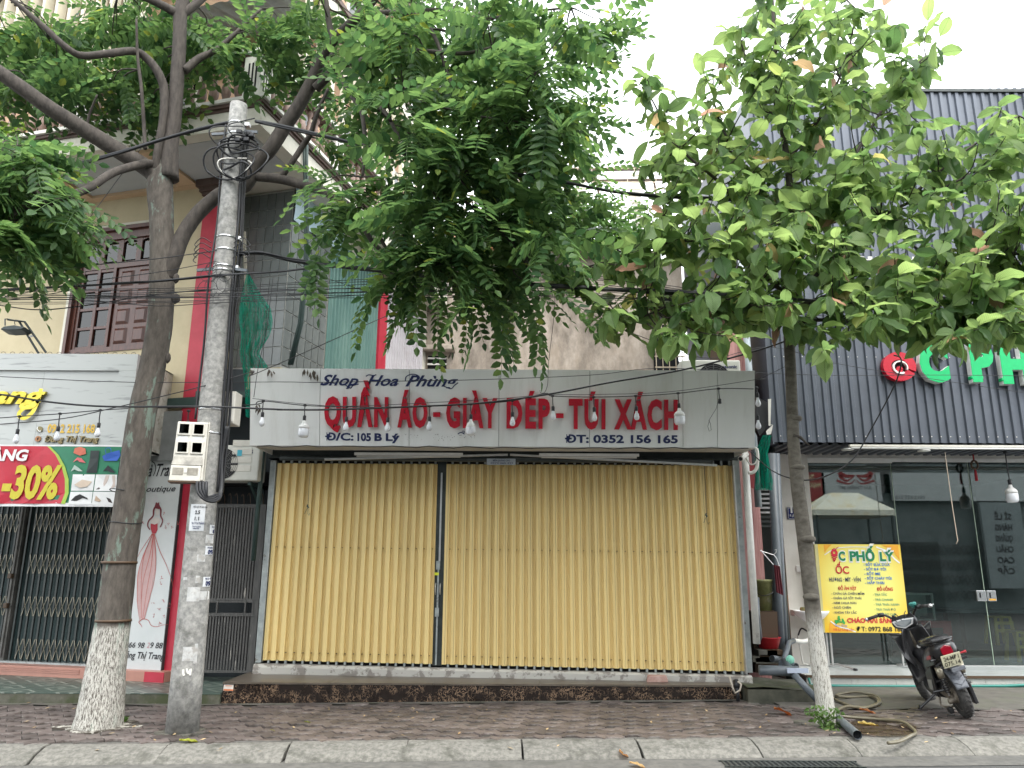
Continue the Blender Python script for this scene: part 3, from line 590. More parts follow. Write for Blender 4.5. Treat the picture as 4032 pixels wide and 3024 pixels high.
for y in (1.2, 3.2, 5.0): uwin(y-.6, y+.6, 8.0, 10.0, side=True); uwin(y-.6, y+.6, 11.3, 13.2, side=True)
m_lou = flat('cream_louvre', (.62, .58, .46))
for i in range(14): hb('louvre_fin', m_lou, -4.6+i*.26, -4.55+i*.26, -.86, -.7, 8.3, 10.6)
for i in range(12): hb('louvre_fin', m_lou, .95, 1.02, .2+i*.42, .3+i*.42, 8.3, 10.6)
m = MB(); m.grid(lambda u, v: (-1.4+2.9*u, -1.25+1.25*v, 9.05+.5*v+.03*abs(sin(u*40))), 80, 3); m.build('awning_roof', M('grey_tile_roof', (.22, .24, .25), (.34, .36, .37), 4, .7), hs, local=True)
# hanging creeper on the balcony edge
def leafcloud(name, mat, pts, size, parent=None, kind='stuff', drop=.3):
    m = MB()
    for p in pts:
        d = V((rnd.gauss(0, 1), rnd.gauss(0, 1), rnd.gauss(-.4, .7))).normalized(); s = d.cross(V((rnd.gauss(0, 1), rnd.gauss(0, 1), rnd.gauss(0, 1)))).normalized(); L = size*rnd.uniform(.6, 1.3); W_ = L*.32; n = d.cross(s)*L*.08
        m.poly([p, p+d*L*.35+s*W_+n, p+d*L, p+d*L*.35-s*W_+n])
    return m.build(name, mat, parent, kind=kind)
m_vine = leafmat('creeper_leaf', (.1, .2, .025), (.17, .3, .05), .4)
vp = []
for i in range(90):
    x = -6.8+4.3*rnd.random()**1.2; top = rnd.uniform(7.45, 7.75); Lh = rnd.uniform(.1, .75)*(1 if x < -3.4 else .9)
    for k in range(26): vp.append(LM @ V((x+rnd.gauss(0, .03), BY-.1+rnd.gauss(0, .06), top-Lh*k/26+rnd.gauss(0, .02))))
cv = leafcloud('balcony_creeper', m_vine, vp, .075); tag(cv, 'bright green creeper hanging over the balcony edge at upper left', 'creeper')
# wooden window with half glazed, half panelled leaves
hb('window_trim', m_creamlt, WX0-.09, WX0, -.03, 0, WZ0-.02, WZ1+.09); hb('window_trim', m_creamlt, WX1, WX1+.07, -.03, 0, WZ0-.02, WZ1+.09); hb('window_trim', m_creamlt, WX0, WX1, -.03, 0, WZ1, WZ1+.09)
win = hb('window', m_wood, WX0, WX0+.1, -.02, .14, WZ0, WZ1)
def wb(name, mat, *a, **k): return MB().box(*a).build(name, mat, win, local=True, **k)
wb('frame', m_wood, WX1-.09, WX1, -.02, .14, WZ0, WZ1); wb('frame', m_wood, WX0+.1, WX1-.09, -.02, .14, WZ1-.16, WZ1); wb('frame', m_wood, WX0+.1, WX1-.09, -.02, .14, WZ0, WZ0+.07); wb('frame', m_wood, WX0+.1, WX1-.09, .0, .1, 5.9, 5.99)
wb('frame', m_wood, WX0-.005, WX0+.05, -.07, -.02, WZ0, WZ1+.03); wb('frame', m_wood, WX0+.05, WX1, -.07, -.02, WZ1-.03, WZ1+.03)
xm = (WX0+.1+WX1-.09)/2
wb('pane_backing', m_dark, WX0+.1, WX1-.09, .16, .18, WZ0+.07, WZ1-.16)
for i in range(4):
    x = WX0+.13+i*.33; wb('pane', m_pane, x, x+.24, .04, .045, 6.03, 6.3); wb('muntin', m_wood, x+.24, x+.33, .01, .08, 5.99, 6.36)
    m = MB()
    for j in range(5):
        a0 = pi*j/5; a1 = pi*(j+1)/5; m.quad((x+.12-.12*cos(a0), .015, 6.3+.04*sin(a0)), (x+.12-.12*cos(a1), .015, 6.3+.04*sin(a1)), (x+.12-.12*cos(a1), .015, 6.37), (x+.12-.12*cos(a0), .015, 6.37))
    m.build('arch_panel', m_wood, win, local=True)
L0, L1 = WX0+.1, xm-.02
for x in (L0, (L0+L1)/2-.02, L1-.05): wb('muntin', m_wood, x, x+.05, .0, .06, 4.65, 5.9)
for j in range(5): wb('muntin', m_wood, L0, L1, .005, .055, 4.65+j*.3, 4.69+j*.3)
for i in range(2):
    for j in range(4): wb('pane', m_pane, L0+.05+i*.3, L0+.29+i*.3, .03, .035, 4.7+j*.3, 4.95+j*.3)
R0, R1 = xm, WX1-.09
wb('door_leaf', m_wood, R0, R1, .03, .07, 4.65, 5.9)
for i in range(2):
    for j in range(4): x = R0+.06+i*.32; MB().hexa([(x, .03, 4.7+j*.3), (x+.23, .03, 4.7+j*.3), (x+.23, .03, 4.94+j*.3), (x, .03, 4.94+j*.3), (x+.04, -.0, 4.74+j*.3), (x+.19, -.0, 4.74+j*.3), (x+.19, -.0, 4.9+j*.3), (x+.04, -.0, 4.9+j*.3)]).build('raised_panel', m_wood, win, local=True)
hb('window_sill', m_brn, WX0-.1, WX1+.1, -.1, 0, 4.3, 4.36); hb('window_sill', m_brn, WX0-.05, WX1+.13, -.05, 0, 4.22, 4.3); hb('window_sill', m_brn, WX1+.0, -.85, -.06, 0, 4.1, 4.2)
# glazed tile enclosure on the flank + corrugated infill
enc = empty('tiled_annex', LM @ V((.45, 1, 4.3)), 'dark glazed tile annex with pale grout beside the crimson column', 'annex', mat=LM)
def eb(name, mat, *a, **k): return MB().box(*a).build(name, mat, enc, local=True, **k)
eb('annex_core', m_grout, 0.003, .86, .45, 1.66, 4.3, 7.08)
eb('annex_base', m_cream, 0.003, .86, .45, 1.66, 4.0, 4.298)
tw, th_ = .143, .272
tm = MB().box(0, tw-.011, -.012, 0, 0, th_-.012).mesh('glazed_tile'); tm.materials.append(m_tile)
tm2 = MB().box(0, .012, 0, .2-.02, 0, th_-.018).mesh('glazed_tile'); tm2.materials.append(m_tile)
for j in range(10):
    for i in range(6): o = link('glazed_tile', tm, enc, local=True); o.location = (.004+i*tw, .45, 4.34+j*th_)
    for i in range(6): o = link('glazed_tile', tm2, enc, local=True); o.location = (.86, .455+i*.2, 4.34+j*th_)
m = MB(); m.grid(lambda u, v: (.895+.02*sin(u*9+v*3), .43+1.6*u, 7.12-(.55-.1*u)*v), 14, 8); m.build('tarp', m_tarp, enc, local=True)
def corr(name, mat, parent, f, n, amp, L_, H0, H1, local=True):
    """trapezoid ribbed sheet: f(s, off, z) -> point"""
    prof_ = []; p = L_/n
    for i in range(n):
        for q, o in ((0, 0), (.45, 0), (.55, amp), (.9, amp)): prof_.append((i*p+q*p, o))
    prof_.append((L_, 0)); m = MB(); k = len(prof_)
    m.v = [tuple(f(s, o, z)) for z in (H0, H1) for s, o in prof_]; m.f = [(i, i+1, k+i+1, k+i) for i in range(k-1)]
    return m.build(name, mat, parent, local=local)
for q in range(2): corr('corrugated_sheet', m_grnc, enc, lambda s, o, z, q=q: (.87+o+.004*q, 1.67+q*.9+s, z), 8, .03, .9, 3.9, 6.85)
eb('red_column', m_red, .6, .93, 3.5, 3.82, 3.6, 6.75)
for e, z0, z1 in ((.03, 6.75, 6.8), (.07, 6.8, 6.9), (.1, 6.9, 7.0)): eb('column_capital', m_brn, .6-e, .93+e, 3.5-e, 3.82+e, z0, z1)
for q in range(2): corr('corrugated_sheet', m_whtc, enc, lambda s, o, z, q=q: (.87+o, 3.84+q*.95+s, z), 8, .03, .95, 3.9, 6.72)
eb('rear_wall', m_creamlt, .3, .85, 1.67, 6.2, 3.8, 7.1)
# marble effect sign board of the boutique, sale banner, gate, poster
BP = Plane((-6.6, 9.5, 0), (1, 0, 0), (0, 0, 1))
sb = empty('boutique_sign', (-6, 9.7, 3), 'grey marble sign board with gold script at the left edge', 'sign')
a = BP.hit(5, 1090, 190); b = BP.hit(5, 985, 910); XR0, XR1 = b[0]-6.6, a[0]-6.6; ZT, ZB = a[1], b[1]
def marb2():
    m, t, b_, N, Lk = new_mat('pale_streaked_marble'); tc = N.new('ShaderNodeTexCoord'); mp = N.new('ShaderNodeMapping'); mp.inputs[2].default_value = (0, radians(-35), 0); mp.inputs[3].default_value = (1.2, 1, 9); Lk.new(tc.outputs['Object'], mp.inputs[0])
    n = N.new('ShaderNodeTexNoise'); n.inputs['Scale'].default_value = 2.2; n.inputs['Detail'].default_value = 4; Lk.new(mp.outputs[0], n.inputs['Vector']); cr = N.new('ShaderNodeValToRGB'); e = cr.color_ramp.elements
    e[0].position = .3; e[0].color = (.24, .25, .25, 1); e[1].position = .42; e[1].color = (.42, .44, .43, 1); Lk.new(n.outputs[0], cr.inputs[0]); Lk.new(cr.outputs[0], b_.inputs['Base Color']); b_.inputs['Roughness'].default_value = .3; return m
m_mb2 = marb2()
XR = (XR0+XR1)/2+.02; fw = .22
for x0, x1 in ((-9, -5.98), (-5.977, XR-fw)): MB().box(x0, x1, 9.53, 9.56, ZB, ZT-fw).build('sign_panel', m_mb2, sb)
MB().box(-9, XR, 9.5, 9.56, ZT-fw+.002, ZT).build('sign_frame', m_mb2, sb); MB().box(XR-fw+.002, XR, 9.5, 9.56, ZB, ZT-fw).build('sign_frame', m_mb2, sb)
MB().box(XR-.035, XR, 9.56, 10.7, ZB, ZT).build('sign_flank', M('weathered_edge', (.35, .33, .28), (.5, .48, .43), 8, .8, c3=(.15, .12, .09), s3=9), sb)
MB().box(-9, XR, 9.56, 10.9, ZB, ZB+.02).build('sign_underside', m_soffp, sb); MB().box(-9, XR, 9.56, 10.9, ZT-.02, ZT).build('sign_top', m_soffp, sb)
m = MB()
for i in range(30): x = XR-.08-i*.12; m.tube([(x+.03*cos(t), 9.54, ZT+.012+.022*sin(t)) for t in (0, .8, 1.6, 2.4, 3.2, 4)], .003, 4)
m.build('wire_loops', m_cable, sb, kind='stuff')
G_ = BP.off(-.03)
m_gold = M('gold_mirror_acrylic', (.3, .23, .02), (.48, .4, .07), 9, .22, metal=.8); m_goldd = flat('gold_edge', (.22, .16, .03), .5)
m = MB(); ptext(m, G_, 'ang', 5, -60, 585, 370, 455, bold=.03, shear=.35, depth=.045, lift=.01); m.build('gold_lettering', m_gold, sb)
m = MB(); stroke(m, G_, 5, [(345, 470), (320, 560), (280, 650), (220, 700), (175, 690), (172, 660), (215, 620), (290, 585), (340, 560)], .05, .05); m.build('gold_swash', m_gold, sb)
m = MB(); ptext(m, G_, '0912 215 168', 5, 375, 812, 750, 748, bold=.03, lift=.008); m.build('phone_number', flat('number_yellow', (.62, .4, .06)), sb)
m = MB(); ptext(m, G_, 'Đăng Thị Trang', 5, 360, 886, 785, 842, bold=.025, shear=.2, depth=.02, lift=.006); m.build('owner_name', M('tarnished_gold', (.14, .11, .06), (.3, .24, .12), 30, .4, metal=.5), sb)
for y, c_ in ((785, (.2, .17, .07)), (862, (.32, .14, .05))):
    a_, b_ = G_.hit(5, 318 if y < 800 else 305, y); m = MB(); m.prism([G_.at(a_+.036*cos(t*pi/10), b_+.036*sin(t*pi/10), .002) for t in range(20)], (0, -.015, 0)); o = m.build('round_icon', flat('icon', c_, .4), sb)
    m = MB()
    if y < 800: stroke(m, G_, 5, [(305, 770), (303, 785), (318, 802), (332, 800)], .012, .02)
    else: text(m, G_, 'f', a_-.008, b_-.018, a_+.012, .034, bold=.03, lift=.02)
    m.build('icon_mark', m_white if y < 800 else m_dark, o)
# banner
bn = empty('sale_banner', (-6, 9.45, 2.3), 'red and green sale banner reading minus thirty percent under marble sign', 'banner')
a = BP.hit(5, 975, 915); b = BP.hit(5, 905, 1400); BZ0 = b[1]; BZ1 = ZB-.005; bw = lambda x, z: 9.47+.01*sin(x*5)+.008*sin(x*13+z*9)
def bnr(u0, u1, v0, v1, name, mat, h=0, nu=30, nv=8):
    m = MB(); m.grid(lambda u, v: (u0+(u1-u0)*u, bw(u0+(u1-u0)*u, v0+(v1-v0)*v)-h, v0+(v1-v0)*v), nu, nv); return m.build(name, mat, bn, True)
XB = -6.6+(a[0]+b[0])/2
m_bg = flat('banner_green', (.01, .16, .08), .45); m_br = flat('banner_red', (.42, .01, .03), .45); m_bl = flat('banner_lime', (.3, .45, .05), .45); m_bw = flat('banner_white', (.65, .66, .66), .5)
bnr(-9, XB, BZ0, BZ1, 'cloth', m_bg); bnr(-9, XB, BZ0, BZ0+.045, 'white_hem', m_bw, .002); bnr(-9, XB, BZ1-.02, BZ1, 'white_hem', m_bw, .002)
BPb = BP.off(.03)
arc_o = [(395, 918), (470, 990), (520, 1080), (548, 1180), (548, 1290), (520, 1378)]; arc_i = [(372, 918), (440, 985), (490, 1080), (517, 1180), (518, 1290), (490, 1374)]
def bpoly(m, pts, h): m.poly([(lambda q: V((q[0]-6.6, bw(q[0]-6.6, q[1])-h, q[1])))(BPb.hit(5, x, y)) for x, y in pts])
m = MB()
for (p, q), (r, s_) in zip(zip(arc_o, arc_o[1:]), zip(arc_i, arc_i[1:])): bpoly(m, [p, q, s_, r], .009)
m.build('lime_arc', m_bl, bn)
m = MB()
for p, q in zip(arc_i, arc_i[1:]):
    for k in range(9):
        xa, xb, xc, xd = (p[0]+(-900-p[0])*k/9, p[0]+(-900-p[0])*(k+1)/9, q[0]+(-900-q[0])*(k+1)/9, q[0]+(-900-q[0])*k/9); bpoly(m, [(xa, p[1]), (xd, q[1]), (xc, q[1]), (xb, p[1])], .008)
m.build('red_field', m_br, bn)
m = MB(); ptext(m, BPb, 'HÀNG', 5, -165, 1032, 225, 950, bold=.04, shear=.15, lift=.018); m.build('white_lettering', m_bw, bn)
m = MB(); ptext(m, BPb, '-30%', 5, 8, 1325, 465, 1085, bold=.04, shear=.12, lift=.018); m.build('yellow_lettering', flat('banner_yellow', (.5, .43, .02), .45), bn)
m = MB()
for r_ in (((585, 1143), (755, 1143), (742, 1272), (565, 1272)), ((762, 1143), (930, 1145), (918, 1274), (748, 1274)), ((562, 1280), (740, 1280), (728, 1382), (545, 1382)), ((745, 1280), (916, 1280), (908, 1384), (732, 1384))): bpoly(m, r_, .008)
m.build('product_photos', m_bw, bn)
prods = [(((590, 975), (600, 935), (640, 925), (680, 938), (685, 980), (640, 995)), (.5, .13, .08)), (((815, 1000), (860, 975), (945, 950), (955, 990), (930, 1035), (830, 1035)), (.02, .09, .4)), (((722, 955), (795, 955), (785, 1020), (770, 1130), (690, 1130), (715, 1020)), (.02, .03, .03)), (((585, 1050), (620, 1010), (650, 1015), (685, 1052), (640, 1045), (620, 1030)), (.55, .12, .13)), (((570, 1120), (600, 1070), (630, 1090), (665, 1120), (630, 1118), (600, 1105)), (.35, .45, .4)), (((815, 1120), (860, 1070), (920, 1130), (880, 1128), (850, 1110)), (.01, .015, .02)), (((595, 1225), (660, 1185), (735, 1200), (700, 1240), (640, 1250)), (.55, .45, .36)), (((840, 1148), (870, 1150), (850, 1200), (815, 1255), (770, 1262), (815, 1225)), (.5, .42, .38)), (((890, 1150), (915, 1150), (912, 1240), (875, 1258), (895, 1215)), (.5, .42, .38)), (((765, 1262), (790, 1240), (835, 1245), (800, 1262)), (.01, .01, .01)), (((565, 1350), (600, 1315), (640, 1300), (700, 1330), (705, 1342), (660, 1330), (610, 1355), (630, 1360)), (.01, .01, .01)), (((755, 1350), (765, 1310), (805, 1350), (790, 1360)), (.4, .3, .22)), (((815, 1290), (850, 1285), (890, 1370), (860, 1360), (840, 1320)), (.03, .02, .02))]
for pts, c_ in prods: m = MB(); bpoly(m, pts, .012); m.build('product_print', flat('print', c_), bn)
m = MB(); m.tube([V((q[0]-6.6, 9.44, q[1])) for q in [BPb.hit(5, x, y) for x, y in smooth2([(850, 985), (845, 945), (880, 935), (890, 970)], 4)]], .004, 4); m.build('bag_handle_print', flat('print', (.02, .09, .4)), bn)
# folding gate
gt = empty('folding_gate', None, 'dark green folding lattice gate behind the whitewashed tree trunk', 'gate', mat=LM)
def gb(m, *a): return m.box(*a)
for i in range(26): MB().box(-7.0+i*.22, -6.785+i*.22, .12, .13, .26, 3.1).build('inner_leaf', m_gatein, gt, local=True)
px_ = -2.84
bars = [x for x in [px_-.12-.105*i for i in range(26)]+[px_+.09+.105*i for i in range(16)] if x < -1.05]
m_g2s = M('worn_stile', (.07, .068, .062), (.13, .125, .115), 8, .6)
me = MB().box(-.014, .014, -.012, .012, .26, 3.1).mesh('gate_bar'); me.materials.append(m_gate)
for x in bars: o = link('gate_bar', me, gt, local=True); o.location = (x, .06, 0)
MB().box(px_-.06, px_+.03, .02, .1, .25, 3.1).build('meeting_stile', m_g2s, gt, local=True); MB().box(px_-.02, px_-.005, .0, .02, .3, 2.6).build('gate_rod', m_g2s, gt, local=True)
for z in (1.35, .95): MB().box(px_-.07, px_+.0, -.03, .02, z, z+.07).build('gate_lock', m_bolt, gt, local=True, bevel=.01)
lm = MB()
h = .26
for z0 in (0,):
    for k in range(12):
        t0, t1 = k/12, (k+1)/12
        for sgn in (1, -1):
            f = lambda t: (sgn*.052*(2*t-1)*(1.0-.15*cos(2*pi*t)), -.002*sgn, z0-h/2+h*t)
            lm.bar(f(t0), f(t1), .009, .004)
lme = lm.mesh('lattice'); lme.materials.append(m_lat)
LZ = (.42, .98, 1.55, 2.12)
for x in bars:
    if abs(x-px_) > .1 and x > -4:
        for z0 in LZ: o = link('lattice_link', lme, gt, local=True); o.location = (x+.052, .04, z0)
MB().box(-8, -1.0, -.02, .14, .24, .262).build('gate_track', m_galv, gt, local=True)
# poster panel
po = empty('boutique_poster', None, 'tall pale poster panel with a sketched lady in a red gown', 'poster', mat=LM)
PP = LP_(-.1)
MB().box(-1.0, -.17, -.1, -.07, .24, 2.95).build('panel', M('poster_film', (.5, .53, .53), (.56, .58, .58), 1.5, .4, c3=(.5, .44, .46), s3=1.3, t3=(.55, .8)), po, local=True)
def pz(name, mat, fn): m = MB(); fn(m); return m.build(name, mat, po)
pz('script_name', m_black, lambda m: (ptext(m, PP, 'Là Trang', 5, 1130, 1155, 1420, 1060, bold=.012, shear=.4), stroke(m, PP, 5, [(1205, 1040), (1225, 1055), (1235, 1100), (1215, 1155)], .012)))
pz('subtitle', m_black, lambda m: ptext(m, PP, 'boutique', 5, 1120, 1278, 1390, 1235, bold=.012, shear=.3))
pz('phone_number', m_black, lambda m: (ptext(m, PP, '0866 98', 6, 862, 808, 1022, 770, bold=.01, shear=.2), ptext(m, PP, '9 88', 6, 1063, 812, 1150, 772, bold=.01, shear=.2)))
pz('faded_digit', flat('faded_pink', (.5, .3, .32)), lambda m: ptext(m, PP, '2', 6, 1038, 810, 1058, 772, bold=.01, shear=.2))
pz('owner_name', m_black, lambda m: ptext(m, PP, 'Đặng Thị Trang', 6, 850, 885, 1162, 840, bold=.016, shear=.25))
PV = [(1250, 1450), (1225, 1480), (1220, 1500)]
pz('gown_print', flat('gown_pink', (.5, .33, .32)), lambda m: (shape(m, PP, 6, [(1082, 0), (1095, 0), (1105, 120), (1100, 250), (1060, 470), (1025, 600), (990, 605), (968, 480), (970, 300), (1010, 150)], .003)))
m_gown = flat('gown_red', (.45, .07, .06))
def gown(m):
    for pts in ([(1083, 0), (1040, 100), (985, 250), (972, 400), (975, 520), (990, 620)], [(1086, 0), (1075, 200), (1040, 400), (1010, 610)], [(1092, 0), (1130, 120), (1180, 230), (1215, 330), (1225, 380)], [(1080, 0), (1000, 120), (940, 230)], [(1088, 0), (1104, 170), (1092, 330), (1055, 470), (1020, 610)], [(1084, 0), (1020, 160), (1000, 350), (1003, 600)], [(1085, 20), (1060, 160), (1015, 330), (1000, 480)], [(980, 630), (1010, 605), (1050, 615), (1070, 650), (1110, 660), (1150, 648), (1190, 645)], [(985, 632), (1000, 650), (1005, 665)]): stroke(m, PP, 6, pts, .006, .005, (1.6, .6))
pz('gown_strokes', m_gown, gown)
pz('bodice_print', flat('bodice_red', (.42, .03, .05)), lambda m: (shape(m, PP, 5, [(1195, 1530), (1225, 1540), (1250, 1530), (1250, 1580), (1235, 1610), (1205, 1605), (1195, 1570)], .006)))
pz('skin_print', flat('skin_pale', (.6, .55, .52)), lambda m: (shape(m, PP, 5, [(1232, 1415), (1262, 1415), (1258, 1455), (1245, 1470), (1235, 1455)], .004), shape(m, PP, 5, [(1190, 1500), (1240, 1480), (1275, 1500), (1262, 1535), (1195, 1535)], .0035)))
pz('hair_print', flat('hair_auburn', (.16, .02, .03)), lambda m: (stroke(m, PP, 5, [(1245, 1385), (1220, 1420), (1215, 1470), (1180, 1510), (1172, 1550), (1190, 1580)], .03, .006, (1, .5)), stroke(m, PP, 5, [(1250, 1385), (1275, 1420), (1275, 1470), (1290, 1510), (1270, 1560)], .03, .006, (1, .5)), shape(m, PP, 5, [(1225, 1400), (1235, 1372), (1262, 1372), (1272, 1400), (1262, 1418), (1235, 1412)], .007), shape(m, PP, 5, [(1232, 1375), (1240, 1362), (1250, 1370), (1262, 1362), (1266, 1378)], .008)))
def petals(m):
    r2 = random.Random(5)
    L5 = [(1130, 1530), (1335, 1530), (1360, 1560), (1410, 1525), (1090, 1570), (1300, 1450), (1310, 1560)]; L6 = [(912, 470), (1140, 315), (1140, 355), (1080, 490), (1155, 480), (1125, 530), (1190, 525), (1160, 590), (1090, 580), (890, 610), (1130, 640), (918, 352), (1205, 500)]
    for cn, Lq in ((5, L5), (6, L6)):
        for x, y in Lq:
            for k in range(5): t = r2.random()*6.28; s = r2.uniform(6, 13); shape(m, PP, cn, [(x, y), (x+s*cos(t)+3*sin(t), y+s*sin(t)), (x+1.4*s*cos(t), y+1.4*s*sin(t)), (x+s*cos(t)-3*sin(t), y+s*sin(t)+3)], .004)
pz('petal_print', flat('petal_red', (.4, .1, .1)), petals)
MB().box(-.97, -.24, -.14, -.125, 2.92, 3.6).build('loose_sheet', M('dull_grey_sheet', (.14, .15, .15), (.2, .21, .21), 4, .6), tag(hs), local=True)
MB().box(-.165, -.155, -.11, .0, .24, 2.9).build('panel_edge', m_gate, po, local=True)
# small stickers down the red jamb
for i, (x, y, s) in enumerate(((1303, 70, 20), (1300, 120, 18), (1293, 175, 20), (1287, 240, 22), (1282, 300, 22), (1275, 350, 20))):
    a, b = PP.hit(6, x, y); m = MB(); m.box(a, a+.045, -.068, -.066, b, b+.1); o = m.build('ad_sticker', flat('sticker_bluewhite', (.45, .5, .6)), hs, local=True)
    m = MB(); text(m, LP_(-.068), '0974', a+.004, b+.02, a+.04, .02, bold=.03, lift=.003); m.build('sticker_print', m_navy, o) if False else None

# ================================================================== passage between the house and the shutters
psg = empty('side_passage', (-3.7, 10.6, 0), 'dark side passage wall between the cream house and the shutters', 'wall')
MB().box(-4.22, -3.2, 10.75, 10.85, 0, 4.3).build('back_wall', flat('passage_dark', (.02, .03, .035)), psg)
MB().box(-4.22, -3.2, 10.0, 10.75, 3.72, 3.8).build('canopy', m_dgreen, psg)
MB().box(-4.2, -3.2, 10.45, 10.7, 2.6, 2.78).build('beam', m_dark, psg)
g2 = empty('passage_gate', (-3.7, 10.35, .11), 'narrow rusted dark metal gate with a letter slot beside the pole', 'gate')
m_g2 = M('chipped_dark_gate', (.05, .05, .048), (.085, .082, .078), 7, .65, stretch=(5, 5, .7), c3=(.3, .28, .25), s3=3.2, t3=(.64, .68))
GY = 10.3; tl = atY(23, 110, 430, GY); tr = atY(23, 400, 440, GY); bl = atY(23, 20, 1430, GY); br = atY(23, 335, 1440, GY); X0, X1 = (tl.x+bl.x)/2, (tr.x+br.x)/2; ZG1, ZG0 = tl.z, bl.z
zm0 = atY(23, 200, 1095, GY).z; zm1 = atY(23, 200, 990, GY).z; n = 16
for i in range(n):
    x = X0+.02+(X1-X0-.1)*i/(n-1)
    for z0, z1 in ((ZG0+.03, zm0), (zm1, ZG1-.04)): MB().box(x-.011, x+.011, GY-.01, GY+.012, z0, z1).build('gate_bar', m_g2, g2)
for z0, z1 in ((ZG0, ZG0+.03), (zm0, zm0+.04), (zm1-.05, zm1), (ZG1-.045, ZG1)): MB().box(X0, X1, GY-.015, GY+.02, z0, z1).build('gate_rail', m_g2, g2)
MB().box(X1-.07, X1, GY-.013, GY+.018, ZG0+.03, ZG1-.045).build('gate_stile', m_g2, g2)
MB().box(X0, X1, GY+.02, GY+.03, ZG0+.15, zm0).build('backing_sheet', m_dark, g2)
MB().box(X0, X1, GY+.02, GY+.03, zm1-.02, ZG1-.15).build('backing_sheet', m_g2, g2)
zc = (zm0+zm1)/2
for a, b in ((X0+.12, X0+.5), (X0+.58, X0+.74), (X0+.8, X0+.92)):
    m = MB(); t = .018
    for q in ((a, b, zc-.11, zc-.11+t), (a, b, zc+.09, zc+.09+t), (a, a+t, zc-.092, zc+.09), (b-t, b, zc-.092, zc+.09)): m.box(q[0], q[1], GY-.02, GY+.01, q[2], q[3])
    m.build('slot_frame', m_g2, g2)
    if a > X0+.2: MB().box(a+t, b-t, GY-.006, GY+.004, zc-.09, zc+.088).build('slot_panel', m_g2, g2)
box('yellow_tag', flat('tag_yellow', (.4, .38, .04)), g2, X0+.72, X0+.8, GY-.022, GY-.016, zm1+.0, zm1+.04)
for i in range(7):
    p = atY(23, 165+i*38, 375+rnd.uniform(-6, 6), GY); MB().tube(smooth2([p+V((0, 0, -.22)), p+V((-.01, 0, -.05)), p+V((-.03, 0, .02)), p+V((-.05, 0, -.01))], 3), .004, 5).build('hook_spike', m_bolt, g2)
def spiral(mb, c, R, turns, r, ax=V((1, 0, 0)), ay=V((0, 0, 1))):
    n = int(turns*30); mb.tube([c+(ax*cos(2*pi*turns*i/n)+ay*sin(2*pi*turns*i/n))*R*(.12+.88*i/n) for i in range(n+1)], r, 4)
def condenser(name, label, c, wd, ht, dp, fan, brand, sub=None, big=1):
    t = empty(name, c, label, 'air conditioner', 'outdoor air conditioner units')
    x0, y0, z0 = c; MB().box(x0, x0+wd, y0, y0+dp, z0, z0+ht).build('casing', M('ac_ivory', (.5, .5, .45), (.56, .56, .51), 3, .5), t, bevel=.02)
    fx, fz, fr = fan; m = MB(); m.prism([(x0+fx+fr*cos(a*pi/16), y0-.001, z0+fz+fr*sin(a*pi/16)) for a in range(32)], (0, -.004, 0)); m.build('fan_recess', m_dark, t)
    cc = V((x0+fx, y0-.012, z0+fz)); m = MB()
    for k in range(9): R = fr*(k+1)/9; m.tube([cc+V((R*cos(a*pi/14), 0, R*sin(a*pi/14))) for a in range(29)], .0025, 4)
    for a in range(12): m.bar(cc, cc+V((fr*cos(a*pi/6), 0, fr*sin(a*pi/6))), .005)
    m.build('fan_grille', flat('fan_grille_grey', (.12, .12, .12)), t)
    pl = Plane((x0, y0, z0), (1, 0, 0), (0, 0, 1)); m = MB(); text(m, pl, brand[0], brand[1], brand[2], brand[3], brand[4], bold=.03); m.build('brand_lettering', m_navy, t)
    if sub: m = MB(); text(m, pl, sub[0], sub[1], sub[2], sub[3], sub[4], bold=.01, shear=.3); m.build('sub_lettering', m_black, t)
    return t, pl
AY = 9.95; q0 = atY(5, 1480, 1190, AY); q1 = atY(5, 2050, 910, AY)
ac, apl = condenser('air_conditioner', 'ivory air conditioner under the left end of the white shop sign', (q0.x, AY, q0.z), q1.x-q0.x+.02, q1.z-q0.z, .3, (.44, (q1.z-q0.z)*.47, .2), ('SAMSUNG', q1.x-q0.x-.31, (q1.z-q0.z)-.11, q1.x-q0.x-.07, .04))
w_ = q1.x-q0.x
for z in (.16, .27, .38, .49): MB().box(q0.x+w_-.34, q0.x+w_-.08, AY-.006, AY, q0.z+z-.04, q0.z+z+.04).build('moulded_rib', m_box, ac, bevel=.004)
box('energy_sticker', flat('sticker_cyan', (.05, .35, .45)), ac, q0.x+w_-.27, q0.x+w_-.21, AY-.009, AY-.006, q0.z+.32, q0.z+.4)
for dx in (.12, w_-.1):
    m = MB(); m.bar((q0.x+dx, AY+.05, q0.z-.03), (q0.x+dx, 10.7, q0.z-.03), .04); m.bar((q0.x+dx, AY+.1, q0.z-.03), (q0.x+dx, 10.7, q0.z-.42), .03); m.bar((q0.x+dx, AY+.62, q0.z-.0), (q0.x+dx, AY+.62, q0.z-.45), .04); m.build('wall_bracket', m_dgreen, ac)
